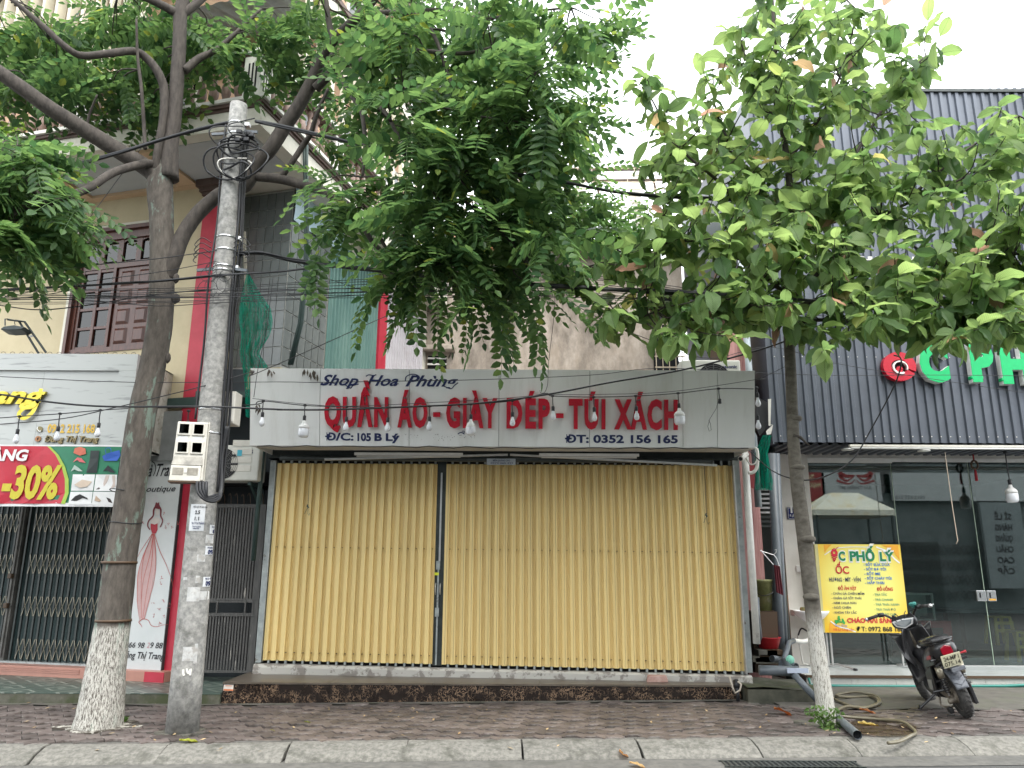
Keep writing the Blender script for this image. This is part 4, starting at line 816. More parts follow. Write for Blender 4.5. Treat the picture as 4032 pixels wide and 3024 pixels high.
# vertical conduits beside the pole and at the annex corner
def pipe(name, label, pts, r, mat, n=10, cat='pipe', group=None, **k):
    o = MB().tube([V(p) for p in pts], r, n).build(name, mat, None, True); tag(o, label, cat, group); return o
pipe('conduit_pipe', 'left one of the twin dark conduits climbing in front of the tiled annex', [atY(4, 480, 1480, 9.9), atY(4, 560, 1150, 9.9), atY(4, 605, 700, 9.9), atY(4, 612, 250, 9.9), atY(4, 600, -100, 9.9), atY(2, 600, 1150, 9.9)], .022, m_dgreen, group='dark conduits before the tiled annex')
pipe('conduit_pipe', 'right one of the twin dark conduits climbing in front of the tiled annex', [atY(4, 500, 1480, 9.9), atY(4, 580, 1150, 9.9), atY(4, 622, 700, 9.9), atY(4, 628, 250, 9.9), atY(4, 618, -100, 9.9), atY(2, 620, 1150, 9.9)], .022, m_dgreen, group='dark conduits before the tiled annex')
pipe('bamboo_pole', 'thin weathered bamboo pole standing inside the green net', [atY(4, 180, 1500, 9.7), atY(4, 160, 1200, 9.7), atY(4, 140, 900, 9.7), atY(4, 125, 430, 9.7)], .022, M('grey_bamboo', (.12, .11, .08), (.2, .18, .14), 9, .7), cat='pole')
pipe('passage_pipe', 'dark vertical pipe in front of the passage left of the shutters', [(-3.3, 10.1, 1.6), (-3.28, 10.1, 3.9)], .03, m_dgreen)
# green net hanging between pole and annex
def netmat(name):
    m, t, b, N, Lk = new_mat(name); N.remove(b); o = N['Material Output']; tc = N.new('ShaderNodeTexCoord'); n = N.new('ShaderNodeTexNoise'); n.inputs['Scale'].default_value = 9; mp = N.new('ShaderNodeMapping'); mp.inputs[3].default_value = (4, 4, .5); Lk.new(tc.outputs['Object'], mp.inputs[0]); Lk.new(mp.outputs[0], n.inputs['Vector'])
    mr = N.new('ShaderNodeMapRange'); Lk.new(n.outputs[0], mr.inputs[0]); mr.inputs[1].default_value = .35; mr.inputs[2].default_value = .65; mr.inputs[3].default_value = .55; mr.inputs[4].default_value = .95
    d = N.new('ShaderNodeBsdfDiffuse'); d.inputs[0].default_value = (.01, .2, .13, 1); tl_ = N.new('ShaderNodeBsdfTranslucent'); tl_.inputs[0].default_value = (.02, .35, .24, 1); a = N.new('ShaderNodeMixShader'); a.inputs[0].default_value = .4; Lk.new(d.outputs[0], a.inputs[1]); Lk.new(tl_.outputs[0], a.inputs[2])
    tr = N.new('ShaderNodeBsdfTransparent'); mx = N.new('ShaderNodeMixShader'); Lk.new(mr.outputs[0], mx.inputs[0]); Lk.new(tr.outputs[0], mx.inputs[1]); Lk.new(a.outputs[0], mx.inputs[2]); Lk.new(mx.outputs[0], o.inputs[0]); return m
m_netm = netmat('green_mesh_cloth')
tp = atY(4, 150, 740, 9.5); rows = [(150, 150, 740), (95, 240, 900), (80, 350, 1050), (75, 360, 1150), (85, 330, 1250), (90, 250, 1400), (110, 330, 1520), (130, 300, 1700), (150, 210, 1900)]
m = MB()
def nf(u, v):
    k = v*(len(rows)-1); i = min(int(k), len(rows)-2); f = k-i; a = [rows[i][q]*(1-f)+rows[i+1][q]*f for q in range(3)]; p = atY(4, a[0]*(1-u)+a[1]*u, a[2], 9.5); p.y += .05*sin(u*22+v*4)*min(1, v*4)+.03*sin(v*17); return p
m.grid(nf, 30, 36); o = m.build('green_net', m_netm, None, True); tag(o, 'torn green mesh net hanging above the passage left of the shop sign', 'net')
# ================================================================== house behind: stained wall, terrace cage, vines
bk = empty('stained_house', (.5, 16, 0), 'weather stained plaster house behind the shop with a caged roof terrace', 'building')
BYY = 16.0
wx0 = -1.95; wx1 = 3.05
MB().box(wx0, wx1, BYY, 22, 0, 8.25).build('wall', m_stain, bk)
MB().box(wx0-.1, wx1+.12, BYY-.12, BYY, 8.25, 8.4).build('terrace_slab', m_stain, bk)
a = atY(4, 1525, 1345, BYY); b = atY(4, 1795, 1385, BYY)
MB().box(a.x, b.x, BYY-.25, BYY, b.z, a.z).build('vent_hood', m_stain, bk, bevel=.02)
a = atY(4, 1580, 1410, BYY); b = atY(4, 1725, 1510, BYY)
for i in range(5): z = a.z-i*.13; MB().hexa([(a.x, BYY-.1, z-.1), (b.x, BYY-.1, z-.1), (b.x, BYY-.0, z-.05), (a.x, BYY, z-.05), (a.x, BYY-.1, z-.08), (b.x, BYY-.1, z-.08), (b.x, BYY, z-.03), (a.x, BYY, z-.03)]).build('vent_louvre', m_offw, bk)
MB().box(a.x, b.x, BYY-.004, BYY-.001, a.z-.7, a.z).build('vent_hole', m_dark, bk)
# grilled window right of the wall
a = atY(18, 1340, 0, BYY); m_gril = M('flaking_cream_bars', (.45, .36, .25), (.6, .52, .4), 12, .7)
MB().box(3.05, 3.62, BYY+.1, BYY+.15, 4.5, 7.4).build('window', m_dark, bk)
m = MB()
for i in range(8): m.bar((3.05, BYY-.15, 5.0+i*.24), (3.7, BYY-.15, 5.0+i*.24), .025)
for i in range(5): m.bar((3.08+i*.14, BYY-.15, 4.8), (3.08+i*.14, BYY-.15, 6.8), .016)
m.build('window_grille', m_gril, bk)
MB().box(3.05, 3.75, BYY-.02, BYY+3, 7.4, 8.25).build('wall', m_stain, bk)
# upper terrace: two lit concrete openings + posts
for x in (.1, 1.6, 2.9): MB().box(x-.1, x+.1, BYY+.5, BYY+.7, 8.4, 11).build('terrace_post', m_offw, bk)
cage = MB(); z0, z1 = 8.25, 10.0
for j in range(14):
    z = 8.3+j*.17; cage.bar((-1.9, BYY-.25, z), (4.6, BYY-.25, z-.0), .018)
    for i in range(22): x = -1.9+i*.32+(j % 2)*.16; cage.bar((x, BYY-.25, z), (x, BYY-.25, z+.17), .014)
cage.build('terrace_grille', m_gril, bk)
MB().box(-1.9, 1.9, BYY+1.2, BYY+1.25, 8.4, 9.7).build('terrace_backing', m_dark, bk)
for i in range(5): MB().bar((-.5+i*1.3, BYY-.2, 8.35), (-.5+i*1.3-.25, BYY-.15, 10.4), .045).build('roof_post', m_bolt, bk)
MB().bar((-1.9, BYY-.15, 10.25), (5, BYY-.15, 10.45), .07).build('roof_beam', m_bolt, bk)
MB().bar((-1.9, BYY-.15, 10.0), (5, BYY-.15, 10.15), .05).build('roof_beam', m_bolt, bk)
m_poly = M('milky_roof_sheet', (.62, .66, .68), (.72, .76, .78), 2, .5)
m = MB(); m.grid(lambda u, v: (.6+4.6*u, BYY+.2+3.6*v, 9.0+1.6*v+.02*sin(v*2*pi*22)), 1, 176); m.build('milky_roof', m_poly, bk)
m_brick = M('orange_roof_tiles', (.4, .17, .1), (.5, .24, .15), 8, .8)
for j in range(9): MB().box(-1.9, -.2, BYY+.3+j*.12, BYY+.5+j*.12, 8.4+j*.12, 8.46+j*.12).build('roof_tile_row', m_brick, bk)
vp = []
for i in range(5200):
    x = rnd.gauss(1.3, 1.15); z = 8.35+abs(rnd.gauss(0, .62))*(1.2-.25*abs(x-1.3))
    if x > -1.6 and z < 10: vp.append(V((x, BYY-.3+rnd.gauss(0, .09), z)))
m_ivy = leafmat('ivy_leaf', (.045, .11, .03), (.1, .2, .05), .35)
cv = leafcloud('terrace_creeper', m_ivy, vp, .13); tag(cv, 'creeper climbing over the caged roof terrace behind the shop', 'creeper')
# white neighbour glimpsed at right
nb = empty('white_house', (4, 18, 0), 'white brick house glimpsed right of the stained wall', 'building')
MB().box(3.8, 5.2, 17.5, 18, 0, 6.3).build('wall', m_white, nb)
m = MB()
for j in range(7): m.bar((3.82, 17.45, 4.9+j*.22), (4.6, 17.45, 4.9+j*.22), .012)
for i in range(6): m.bar((3.85+i*.14, 17.45, 4.8), (3.85+i*.14, 17.45, 6.4), .01)
m.build('window_grille', flat('blue_grey_bars', (.25, .32, .4)), nb)
# Panasonic unit on the shop roof
q0 = atY(18, 1580, 130, 10.4); q1 = atY(18, 2040, 35, 10.4); hh = .56; zt = q1.z
ac2, _ = condenser('air_conditioner', 'air conditioner sitting on the shop roof behind the right end of the sign', (q0.x, 10.4, zt-hh), q1.x-q0.x, hh, .3, (.44, hh*.47, .24), ('Panasonic', q1.x-q0.x-.33, hh-.12, q1.x-q0.x-.05, .045), ('INVERTER', q1.x-q0.x-.27, hh-.21, q1.x-q0.x-.06, .03), 0)
MB().box(q0.x+.1, q1.x-.1, 10.42, 10.68, 3.4, zt-hh).build('stand', m_gate, ac2)

# ================================================================== gap between the shops
gap = empty('wood_clad_column', (3.35, 10.9, 0), 'pink wood patterned column at the edge of the slate shop', 'column')
m_pinkw = M('pink_wood_print', (.34, .15, .14), (.5, .27, .25), 9, .6, stretch=(9, 9, .35))
c0 = atY(14, 0, 400, 11.3); c1 = atY(14, 90, 400, 11.3); c2 = atY(14, 110, 860, 11.3)
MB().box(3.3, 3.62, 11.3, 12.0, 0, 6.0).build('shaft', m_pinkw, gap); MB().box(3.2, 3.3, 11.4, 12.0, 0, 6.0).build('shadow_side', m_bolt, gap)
pw = MB().box(3.05, 3.9, 12.4, 12.5, 0, 4.6).build('alley_wall', m_dark); tag(pw, 'dark rear wall closing the cluttered gap between the shops', 'wall')
pipe('downpipe', 'pale grey downpipe beside the pink column above the sign', [(3.56, 11.18, 2.4), (3.56, 11.18, 7)], .05, M('pale_blue_pvc', (.4, .46, .5), (.48, .54, .57), 4, .4), 14)
pipe('downpipe', 'white drainpipe with printed stripe at the right edge of the shutters', [(3.075, 10.1, .62), (3.085, 10.1, 2.97)], .045, m_pipew, 14)
pipe('downpipe', 'grey PVC pipe running down behind the white drainpipe', [atZ(21, 170, 1460, .2), atY(21, 130, 1150, 10.3), atY(21, 122, 1000, 10.35)], .05, m_pvc, 14)
pipe('downpipe', 'tall blue grey PVC pipe in the gap, nearest the pink cloth', [atY(21, 290, 1400, 10.8), atY(21, 270, 1000, 10.8), atY(21, 235, 60, 10.8)], .062, m_pvc, 14)
pipe('downpipe', 'dark PVC pipe hugging the white pillar of the glass shop', [atY(21, 318, 1400, 10.9), atY(21, 300, 1000, 10.9), atY(21, 262, 60, 10.9)], .045, m_pvc, 14)
pipe('corner_post', 'dark steel post at the left edge of the slate cladding', [(3.9, 11.4, 0), (3.87, 11.4, 3.3)], .06, m_gate, 6, 'post')
# horizontal pipes on the mossy block
mb_ = empty('mossy_block', (3.1, 10, 0), 'mossy concrete block between the marble step and the glass shop', 'block')
m = MB(); m.grid(lambda u, v: (2.8+.92*u, 9.66+.9*v, .165+.012*sin(u*7+v*5)-.02*u), 14, 10); m.build('top', m_moss, mb_)
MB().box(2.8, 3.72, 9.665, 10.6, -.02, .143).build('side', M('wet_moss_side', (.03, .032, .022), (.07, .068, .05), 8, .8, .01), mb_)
def opipe(name, label, a, b, r, mat, grp=None):
    t = empty(name, a, label, 'pipe', grp); a, b = V(a), V(b); d = (b-a).normalized(); MB().cyl(a, b, r, n=18).build('barrel', mat, t, True); MB().cyl(b-d*.03, b+d*.002, r*.86, n=18).build('bore', m_dark, t); MB().tube([b-d*.03, b+d*.004], [r*1.03, r*1.03], 18, cap=False).build('rim', mat, t, True); return t
pA = atY(16, 290, 808, 9.72); pB = atY(16, 570, 817, 9.68); t = opipe('drain_pipe', 'thick grey drain pipe lying open ended across the mossy block', pA, pB, .058, m_pvc)
MB().box(pA.x+.3, pA.x+.55, 9.615, 9.63, pA.z-.02, pA.z+.035).build('printed_label', flat('pipe_label', (.45, .5, .6)), t)
opipe('drain_pipe', 'short grey drain pipe stub behind the thick one, by the green cloth', atY(16, 450, 760, 10.15), atY(16, 555, 790, 9.95), .052, m_pvc)
opipe('drain_pipe', 'small grey pipe stub pointing left on the rubble', atY(16, 450, 735, 10.4), atY(16, 385, 725, 10.3), .042, m_pvc)
t = empty('waste_pipe', atZ(16, 1000, 1275, .03), 'long grey waste pipe slanting down across the pavement past the tree', 'pipe')
w0 = atY(16, 470, 740, 10.1); w1 = atY(16, 560, 860, 9.6); w2 = atZ(16, 725, 1040, .035); w3 = atZ(16, 1005, 1280, .045)
MB().tube([w0, w1, w2], .04, 14).build('barrel', m_pvc, t, True); MB().tube([w2, w3], .04, 14, cap=False).build('barrel', m_pvc, t, True); MB().cyl(w3-(w3-w2).normalized()*.06, w3-(w3-w2).normalized()*.05, .038).build('bore', m_dark, t)
s0 = atY(15, 530, 1630, 11.6)
hose = [atY(16, 655, 540, 11.5), atY(16, 660, 575, 11.4), atY(16, 620, 600, 11.3), atY(16, 540, 595, 11.0), atY(16, 505, 610, 10.8), atY(16, 470, 740, 10.1)]
hp = smooth2(hose[:4], 14); MB().tube(hp, [.026+.006*(i % 2) for i in range(len(hp))], 10).build('corrugated_hose', m_pipew, t, True); MB().tube(hose[3:], .034, 12).build('elbow_pipe', m_pvc, t, True)
# clutter in the gap
t = empty('paint_bucket', atY(21, 170, 1085, 10.9), 'grimy yellow green paint bucket standing on a ledge in the gap', 'bucket')
bc = atY(21, 172, 1085, 10.9); MB().lathe([(.12, 0), (.15, .38), (.158, .385), (.158, .41), (.14, .41), (.135, .36)], 20, bc).build('body', M('grimy_bucket', (.14, .15, .05), (.3, .29, .13), 6, .6, c3=(.35, .34, .28), s3=4), t, True)
MB().tube(smooth2([bc+V((-.15, -.03, .3)), bc+V((-.05, -.17, .2)), bc+V((.1, -.16, .24)), bc+V((.15, -.03, .3))], 4), .005, 5).build('handle', m_cable, t)
tag(box('plank_stand', m_bolt, None, bc.x-.2, bc.x+.2, 10.75, 11.1, .2, bc.z-.005), 'dark plank stand under the paint bucket', 'stand')
t = empty('cloth_hanger', atY(21, 265, 800, 10.5), 'wire hanger with a maroon cloth on the grey pipes', 'hanger')
P_ = [atY(21, x, y, 10.5) for x, y in ((250, 690), (262, 685), (258, 705), (243, 722), (155, 695), (160, 688), (165, 700), (240, 785))]; m = MB(); m.tube(P_, .006, 6); m.tube([P_[3], atY(21, 262, 745, 10.5), atY(21, 282, 808, 10.5)], .006, 6); m.build('hanger', m_alum, t)
m = MB(); m.grid(lambda u, v: atY(21, 243+(40+8*v)*u+16*v, 785+10*u+(180+12*u)*v, 10.48+.02*sin(u*18)), 14, 8); m.build('cloth', M('maroon_cloth', (.12, .02, .03), (.18, .035, .045), 9, .9), t, True)
m = MB(); rows2 = [(170, 230, -60), (120, 205, 60), (118, 222, 160), (122, 238, 240), (125, 236, 298)]
m.grid(lambda u, v: (lambda k: (lambda i, f: atY(21, (rows2[i][0]*(1-f)+rows2[i+1][0]*f)*(1-u)+(rows2[i][1]*(1-f)+rows2[i+1][1]*f)*u, rows2[i][2]*(1-f)+rows2[i+1][2]*f, 10.2+.04*sin(u*12+v*5)))(min(int(k), 3), k-min(int(k), 3)))(v*4), 16, 20); o = m.build('green_net', m_netm, None, True); tag(o, 'green mesh net hanging in the gap right of the shop sign', 'net')
t = empty('rag_bundle', atY(14, 150, 1050, 10.6), 'dark rags and torn sheet stuffed beside the sign end', 'rags')
m = MB(); q = [(95, 930), (150, 960), (205, 990), (200, 1100), (165, 1190), (120, 1240), (90, 1180), (85, 1050)]; m.prism([atY(14, x, y, 10.6) for x, y in q], (0, .1, 0)); m.build('dark_rag', m_cable, t)
m = MB(); m.poly([atY(14, x, y, 10.55) for x, y in ((170, 1200), (225, 1150), (210, 1225), (175, 1230))]); m.poly([atY(14, x, y, 10.55) for x, y in ((185, 950), (210, 945), (205, 1150), (225, 1150), (190, 1160))]); m.build('torn_sheet', m_offw, t)
m = MB(); m.grid(lambda u, v: atY(21, 80+45*u-10*v, 120+150*v+20*u, 10.6), 3, 3); o = m.build('red_cloth', flat('dull_red_cloth', (.2, .02, .025))); tag(o, 'dull red cloth hanging behind the white drainpipe', 'cloth')
m = MB(); m.lathe([(.12, 0), (.16, .13), (.17, .135), (.165, .14), (.11, .02)], 18, atY(21, 210, 1330, 10.7)); o = m.build('red_basin', flat('red_plastic', (.5, .02, .03), .35), None, True); tag(o, 'red plastic basin on the rubble in the gap', 'basin')
for i, (x, y, s) in enumerate(((190, 1350, .12), (215, 1380, .16), (180, 1400, .14), (235, 1350, .1), (150, 1390, .12))):
    p = atY(21, x, y, 10.6); o = MB().box(p.x-s, p.x+s, p.y-.1, p.y+.1, p.z-.05, p.z+.02, ).build('rubble_piece', m_bolt if i % 2 else m_slab, mb_)
    o.rotation_euler = (0, 0, 0)
m = MB(); ctr = atY(21, 350, 1410, 10.0)
m.lathe([(.02, -.06), (.05, -.03), (.055, .02), (.03, .05), (.01, .06)], 8, ctr); o = m.build('green_cloth_knot', flat('mint_cloth', (.2, .5, .38)), None, True); tag(o, 'mint green cloth knotted on the drain pipes', 'cloth')
t = empty('louvre_rack', atY(21, 140, 700, 11.5), 'dark slatted rack standing in the shadowed gap', 'rack')
for i in range(9): p = atY(21, 110, 300+i*30, 11.8); MB().box(p.x-.1, p.x+.3, 11.8, 11.83, p.z, p.z+.03).build('rack_slat', m_alum if i < 6 else m_gate, t)
# security camera + cable loops
t = empty('security_camera', atY(18, 2060, 805, 9.95), 'small white bullet camera under the right end of the shop sign', 'camera')
cA = atY(18, 2090, 780, 9.9); cB = atY(18, 2042, 818, 9.75); MB().cyl(cA, cB, .035, n=16).build('camera_body', m_offw, t, True, bevel=.004); MB().cyl(cB, cB+(cB-cA).normalized()*.004, .026).build('lens', m_dark, t); MB().tube([cA, cA+V((.02, .05, .08))], .015, 8).build('bracket', m_white, t)
pipe('white_cable', 'white cable looping from the camera to the net', smooth2([atY(18, x, y, 9.85) for x, y in ((2090, 760), (2105, 740), (2160, 728), (2180, 780), (2160, 850), (2120, 860), (2085, 810))], 5), .01, m_offw, 6, 'cable')
pipe('white_conduit', 'thick white conduit elbow in the gap', smooth2([atY(18, x, y, 10.0) for x, y in ((2170, 735), (2180, 800), (2170, 890), (2140, 925), (2105, 930))], 5), .022, m_offw, 8, 'pipe')

# ================================================================== slate clad shop with the glass front
rs = empty('slate_shop', (6, 11.5, 0), 'shop clad in slate blue corrugated sheets over a glass front', 'building')
FX0, FX1, FY = 3.82, 9.6, 11.1
nS = 7; swd = (FX1-FX0)/nS
for k in range(nS):
    for z0, z1, dy in ((3.33, 6.2, 0), (6.19, 9.12, -.006)):
        corr('cladding_sheet', m_clad, rs, lambda s, o, z, k=k, dy=dy: (FX0+k*swd+s, FY-o+dy-.003*(k % 2), z+.018*(s+k*swd)*(z > 8)), 6, .03, swd+.02, z0, z1, local=False)
sc_ = MB()
for z in (3.42, 4.62):
    for i in range(38): sc_.lathe([(.009, 0), (.006, .008)], 6, (FX0+.1+i*swd/6, FY-.03, z), M=MX.Rotation(pi/2, 4, 'X'))
sc_.build('cladding_screws', m_offw, rs, kind='stuff')
corr('soffit_sheet', m_clad, rs, lambda s, o, z: (FX0+s, z, 3.32-o+(z-FY)*.0), 40, .03, 5.8, FY+.0, 12.08, local=False)
MB().box(FX0-.02, FX0, FY-.03, 16, 3.3, 9.1).build('side_cladding', m_clad, rs); MB().box(FX0, FX1, FY+.05, 16, 3.4, 9.1).build('inner_mass', m_dark, rs)
MB().box(FX0-.02, FX1, FY-.06, FY+.1, 9.11, 9.16).build('top_flashing', m_gate, rs)
MB().box(FX0, FX1, FY-.035, FY+.02, 6.17, 6.23).build('joint_flashing', m_offw, rs)
PLX0, PLX1, GY_ = 4.19, 4.66, 12.1
MB().box(PLX0, PLX1, GY_-.05, GY_+.3, .15, 3.3).build('pillar', m_offw, rs); MB().box(PLX1, 9.6, GY_, GY_+.2, 3.22, 3.34).build('lintel', m_offw, rs)
MB().box(PLX0-.1, PLX0, GY_-.03, GY_+.2, .1, 3.3).build('timber_edge', m_bolt, rs); MB().box(PLX0-.1, PLX0-.005, GY_-.06, GY_-.03, .1, 1.15).build('timber_edge', M('raw_timber', (.2, .09, .04), (.28, .14, .07), 5, .7, stretch=(8, 8, .6)), rs)
MB().box(PLX1, 6.0, GY_-.03, GY_+.0, 3.17, 3.25).build('glass_rail', m_white, rs); MB().box(6.0, 9.6, GY_-.02, GY_+.0, 3.19, 3.25).build('glass_rail', m_white, rs)
m_fl = M('white_floor_tile', (.42, .45, .45), (.5, .53, .52), 2, .18, c3=(.36, .37, .35), s3=3, t3=(.5, .8))
stp = empty('tiled_step', (6, 11.5, 0), 'white tiled step in front of the glass shop', 'step')
for i in range(10):
    x0 = 3.97+i*.6; MB().box(x0+.002, x0+.598, 10.955, 10.975, -.01, .118).build('riser_tile', M('riser_tile', (.4, .4, .38), (.5, .5, .47), 4, .4, c3=(.22, .21, .18), s3=4, t3=(.55, .75)) if i == 0 else bpy.data.materials['riser_tile'], stp)
    for j in range(3): MB().box(x0+.002, x0+.598, 10.94+j*.6, 10.94+j*.6+.597, .13, .148).build('tread_tile', m_fl, stp)
MB().box(3.97, 9.9, 10.93, 10.955, .118, .15).build('dark_nosing', m_bolt, stp); MB().box(3.97, 9.9, 10.97, 12.6, -.05, .129).build('core', m_slab, stp)
for i in range(10):
    for j in range(7): MB().box(3.97+.6*i+.002, 4.568+.6*i, 12.74+j*.6, 13.337+j*.6, .12, .148).build('floor_tile', m_fl, rs)
m_gl = glassmat('shop_glass', (.7, .8, .78), .07, .01)
for a, b in ((PLX1, 5.98), (5.99, 7.2), (7.22, 8.4), (8.42, 9.6)):
    o = MB().box(a, b, GY_, GY_+.01, .155, 3.19).build('glass_pane', m_gl, rs); MB().box(b-.004, b+.006, GY_-.002, GY_+.012, .155, 3.19).build('glass_edge', M('glass_edge', (.25, .33, .26), (.33, .4, .32), 5, .2) if a == PLX1 else bpy.data.materials['glass_edge'], rs)
MB().box(PLX1, 9.6, GY_-.02, GY_+.03, .149, .156).build('glass_seat', m_alum, rs)
# interior shell
m_in = flat('interior_wall', (.12, .16, .16), .8)
MB().box(PLX1-.1, 9.7, 16.0, 16.1, .1, 3.3).build('interior_wall', m_in, rs); MB().box(PLX1-.12, PLX1-.02, 12.4, 16, .1, 3.3).build('interior_wall', m_in, rs); MB().box(9.6, 9.7, 12.2, 16, .1, 3.3).build('interior_wall', m_in, rs)
MB().box(3.97, 9.7, 12.6, 16, .05, .12).build('interior_floor', m_slab, rs); MB().box(4, 9.7, GY_+.2, 16, 3.25, 3.34).build('interior_ceiling', m_in, rs)
# snail logo and green letters
LPn = Plane((0, FY-.04, 0), (1, 0, 0), (0, 0, 1))
ls = empty('raised_shop_letters', atY(14, 1500, 700, FY), 'row of raised red and green shop letters on the slate cladding', 'sign')
def ring_pts(cx, cy, rx, ry, a0, a1, n, w0, w1):
    o_, i_ = [], []
    for k in range(n+1):
        t = a0+(a1-a0)*k/n; w = w0+(w1-w0)*k/n; o_.append((cx+rx*cos(t), cy+ry*sin(t))); i_.append((cx+(rx-w)*cos(t), cy+(ry-w)*sin(t)))
    return o_, i_
c = LPn.hit(14, 1205, 700); r = abs(LPn.hit(14, 1335, 700)[0]-c[0])
def band(mb, pl, o_, i_, h0, h1):
    for k in range(len(o_)-1):
        mb.hexa([pl.at(*i_[k], h0), pl.at(*o_[k], h0), pl.at(*o_[k+1], h0), pl.at(*i_[k+1], h0), pl.at(*i_[k], h1), pl.at(*o_[k], h1), pl.at(*o_[k+1], h1), pl.at(*i_[k+1], h1)])
m = MB(); o_, i_ = ring_pts(c[0], c[1], r, r*.9, radians(-20), radians(330), 40, r*.48, r*.5); band(m, LPn, o_, i_, .0, .09); o = m.build('snail_letter', m_redL, ls)
m = MB(); o_, i_ = ring_pts(c[0]+.0, c[1]-.02, r*.46, r*.42, radians(-20), radians(300), 24, r*.06, r*.12); band(m, LPn, o_, i_, .06, .11); m.build('snail_spiral', m_white, o)
m = MB(); o_, i_ = ring_pts(c[0]-.01, c[1]-.05, r*.2, r*.2, 0, radians(350), 16, r*.19, r*.19); band(m, LPn, o_, i_, .03, .1); m.build('snail_core', m_redL, o)
m_grL = flat('green_acrylic', (.0, .42, .13), .3)
for ch, x0, x1, yb_, yt in (('C', 1372, 1600, 800, 545), ('P', 1775, 1960, 800, 545), ('H', 2015, 2260, 815, 560), ('Ố', 2330, 2580, 815, 560)):
    m = MB(); ptext(m, LPn, ch, 14, x0, yb_, x1, yt, bold=.07, depth=.008, lift=.1); o = m.build('green_letter', m_grL, ls)
    m = MB(); ptext(m, LPn, ch, 14, x0-3, yb_+2, x1-3, yt-2, bold=.07, depth=.095, lift=.003); m.build('letter_return', m_white, o)
    a0 = LPn.hit(14, x0, yb_); a1 = LPn.hit(14, x1, yt)
    if ch in 'PH':
        m = MB(); hgt = .05
        feet = ((a0[0]-.02, a0[0]+.16, a0[1]),) if ch == 'P' else ((a0[0]-.02, a0[0]+.13, a0[1]), (a1[0]-.13, a1[0]+.02, a0[1]), (a0[0]-.02, a0[0]+.13, a1[1]-.04), (a1[0]-.13, a1[0]+.02, a1[1]-.04))
        for f0, f1, fz in feet: m.box(f0, f1, FY-.147, FY-.05, fz-.005, fz+hgt)
        m.build('letter_serif', m_grL, o, bevel=.015)
# fittings
t = empty('tube_light', atY(14, 1500, 1330, 10.95), 'long white tube lamp under the slate cladding', 'tube light'); a = atY(14, 830, 1325, 10.95); b = atY(14, 2300, 1330, 10.95)
MB().box(a.x, 9.3, 10.93, 10.98, a.z-.0, a.z+.03).build('batten', m_box, t); MB().cyl((a.x+.02, 10.94, a.z-.022), (9.2, 10.94, a.z-.018), .014, n=10).build('tube', m_white, t, True)
for x, y in ((815, 1352), (1420, 1362)): p = atY(14, x, y, 11.2); o = MB().lathe([(.085, 0), (.09, .015), (.05, .03)], 18, p).build('round_lamp', m_white, None, True); tag(o, 'flat round white lamp under the slate soffit, '+('left' if x < 1000 else 'right')+' of the two', 'lamp', 'round lamps under the soffit')
def bulb(label, p, k, drop=.22, parent=None, grp='bulbs on the string of lights', tilt=0):
    """socket on a short drop with a small or large led bulb; p = point on the wire"""
    t = empty('led_bulb', p, label, 'light bulb', grp); p = V(p)
    s = MB(); s.lathe([(.012, -.012), (.022, -.006), (.022, .006), (.01, .014)], 8, p); s.tube([p, p+V((0, 0, -drop*.35)), p+V((.004, 0, -drop*.6))], .006, 6); s.build('wire_clip', m_cable, t)
    q = p+V((.004, 0, -drop*.6)); s = MB(); s.lathe([(.012, .0), (.019, -.01), (.019, -.055), (.017, -.06)], 12, q); s.build('socket', m_cable, t, True)
    q = q+V((0, 0, -.058))
    if k == 's': MB().lathe([(.014, 0), (.016, -.02), (.026, -.045), (.033, -.07), (.032, -.088), (.02, -.106), (.004, -.112)], 14, q).build('globe', m_bulb, t, True)
    elif k == 'b': MB().lathe([(.016, 0), (.022, -.03), (.05, -.055), (.062, -.075), (.062, -.1)], 18, q).build('heat_sink', m_white, t, True); MB().lathe([(.06, -.1), (.063, -.105), (.063, -.17), (.05, -.195), (.005, -.2)], 18, q).build('diffuser', m_bulb, t, True)
    elif k == 'c': MB().lathe([(.016, 0), (.02, -.025), (.04, -.05), (.058, -.09), (.06, -.1)], 18, q).build('neck', m_white, t, True); MB().lathe([(.06, -.1), (.062, -.105), (.058, -.16), (.04, -.185), (.005, -.19)], 18, q).build('diffuser', m_bulb, t, True)
    return t
m_bulb = M('milky_bulb', (.7, .72, .76), (.78, .8, .84), 2, .2)
p = atY(14, 2062, 1370, 11.5); o = bulb('large ribbed white bulb hanging before the glass door', p, 'b', .5, grp=None); o.scale = (1.35,)*3; 
pipe('thin_cord', 'knotted pale cord hanging before the glass shop', [atY(15, x, y, 11.0) for x, y in ((1587, 160), (1590, 200), (1640, 560), (1680, 820), (1688, 860), (1675, 888))], .006, flat('pale_cord', (.45, .38, .3)), 6, 'cord')
t = empty('hanging_charm', atY(15, 1820, 260, 11.9), 'dark ring charm with a red tassel behind the glass door top', 'charm'); cc = atY(15, 1820, 262, 11.9)
m = MB(); m.tube([cc+V((.05*cos(k*pi/8), 0, .065*sin(k*pi/8))) for k in range(17)], .016, 8, cap=False); m.build('ring', m_bolt, t, True)
MB().tube([cc+V((0, 0, .07)), cc+V((0, 0, .16))], .012, 6).build('red_knot', flat('charm_red', (.3, .02, .02)), t); MB().tube([cc+V((0, 0, -.07)), cc+V((0, 0, -.12)), cc+V((0, 0, -.25))], [.01, .02, .022], 8).build('tassel', flat('tassel_red', (.35, .01, .02)), t)
t = empty('door_lock', atY(15, 1910, 1300, 12.08), 'steel lock plates on the glass doors', 'lock'); a = atY(15, 1840, 1340, 12.08); b = atY(15, 1980, 1258, 12.08); mid = (a.x+b.x)/2
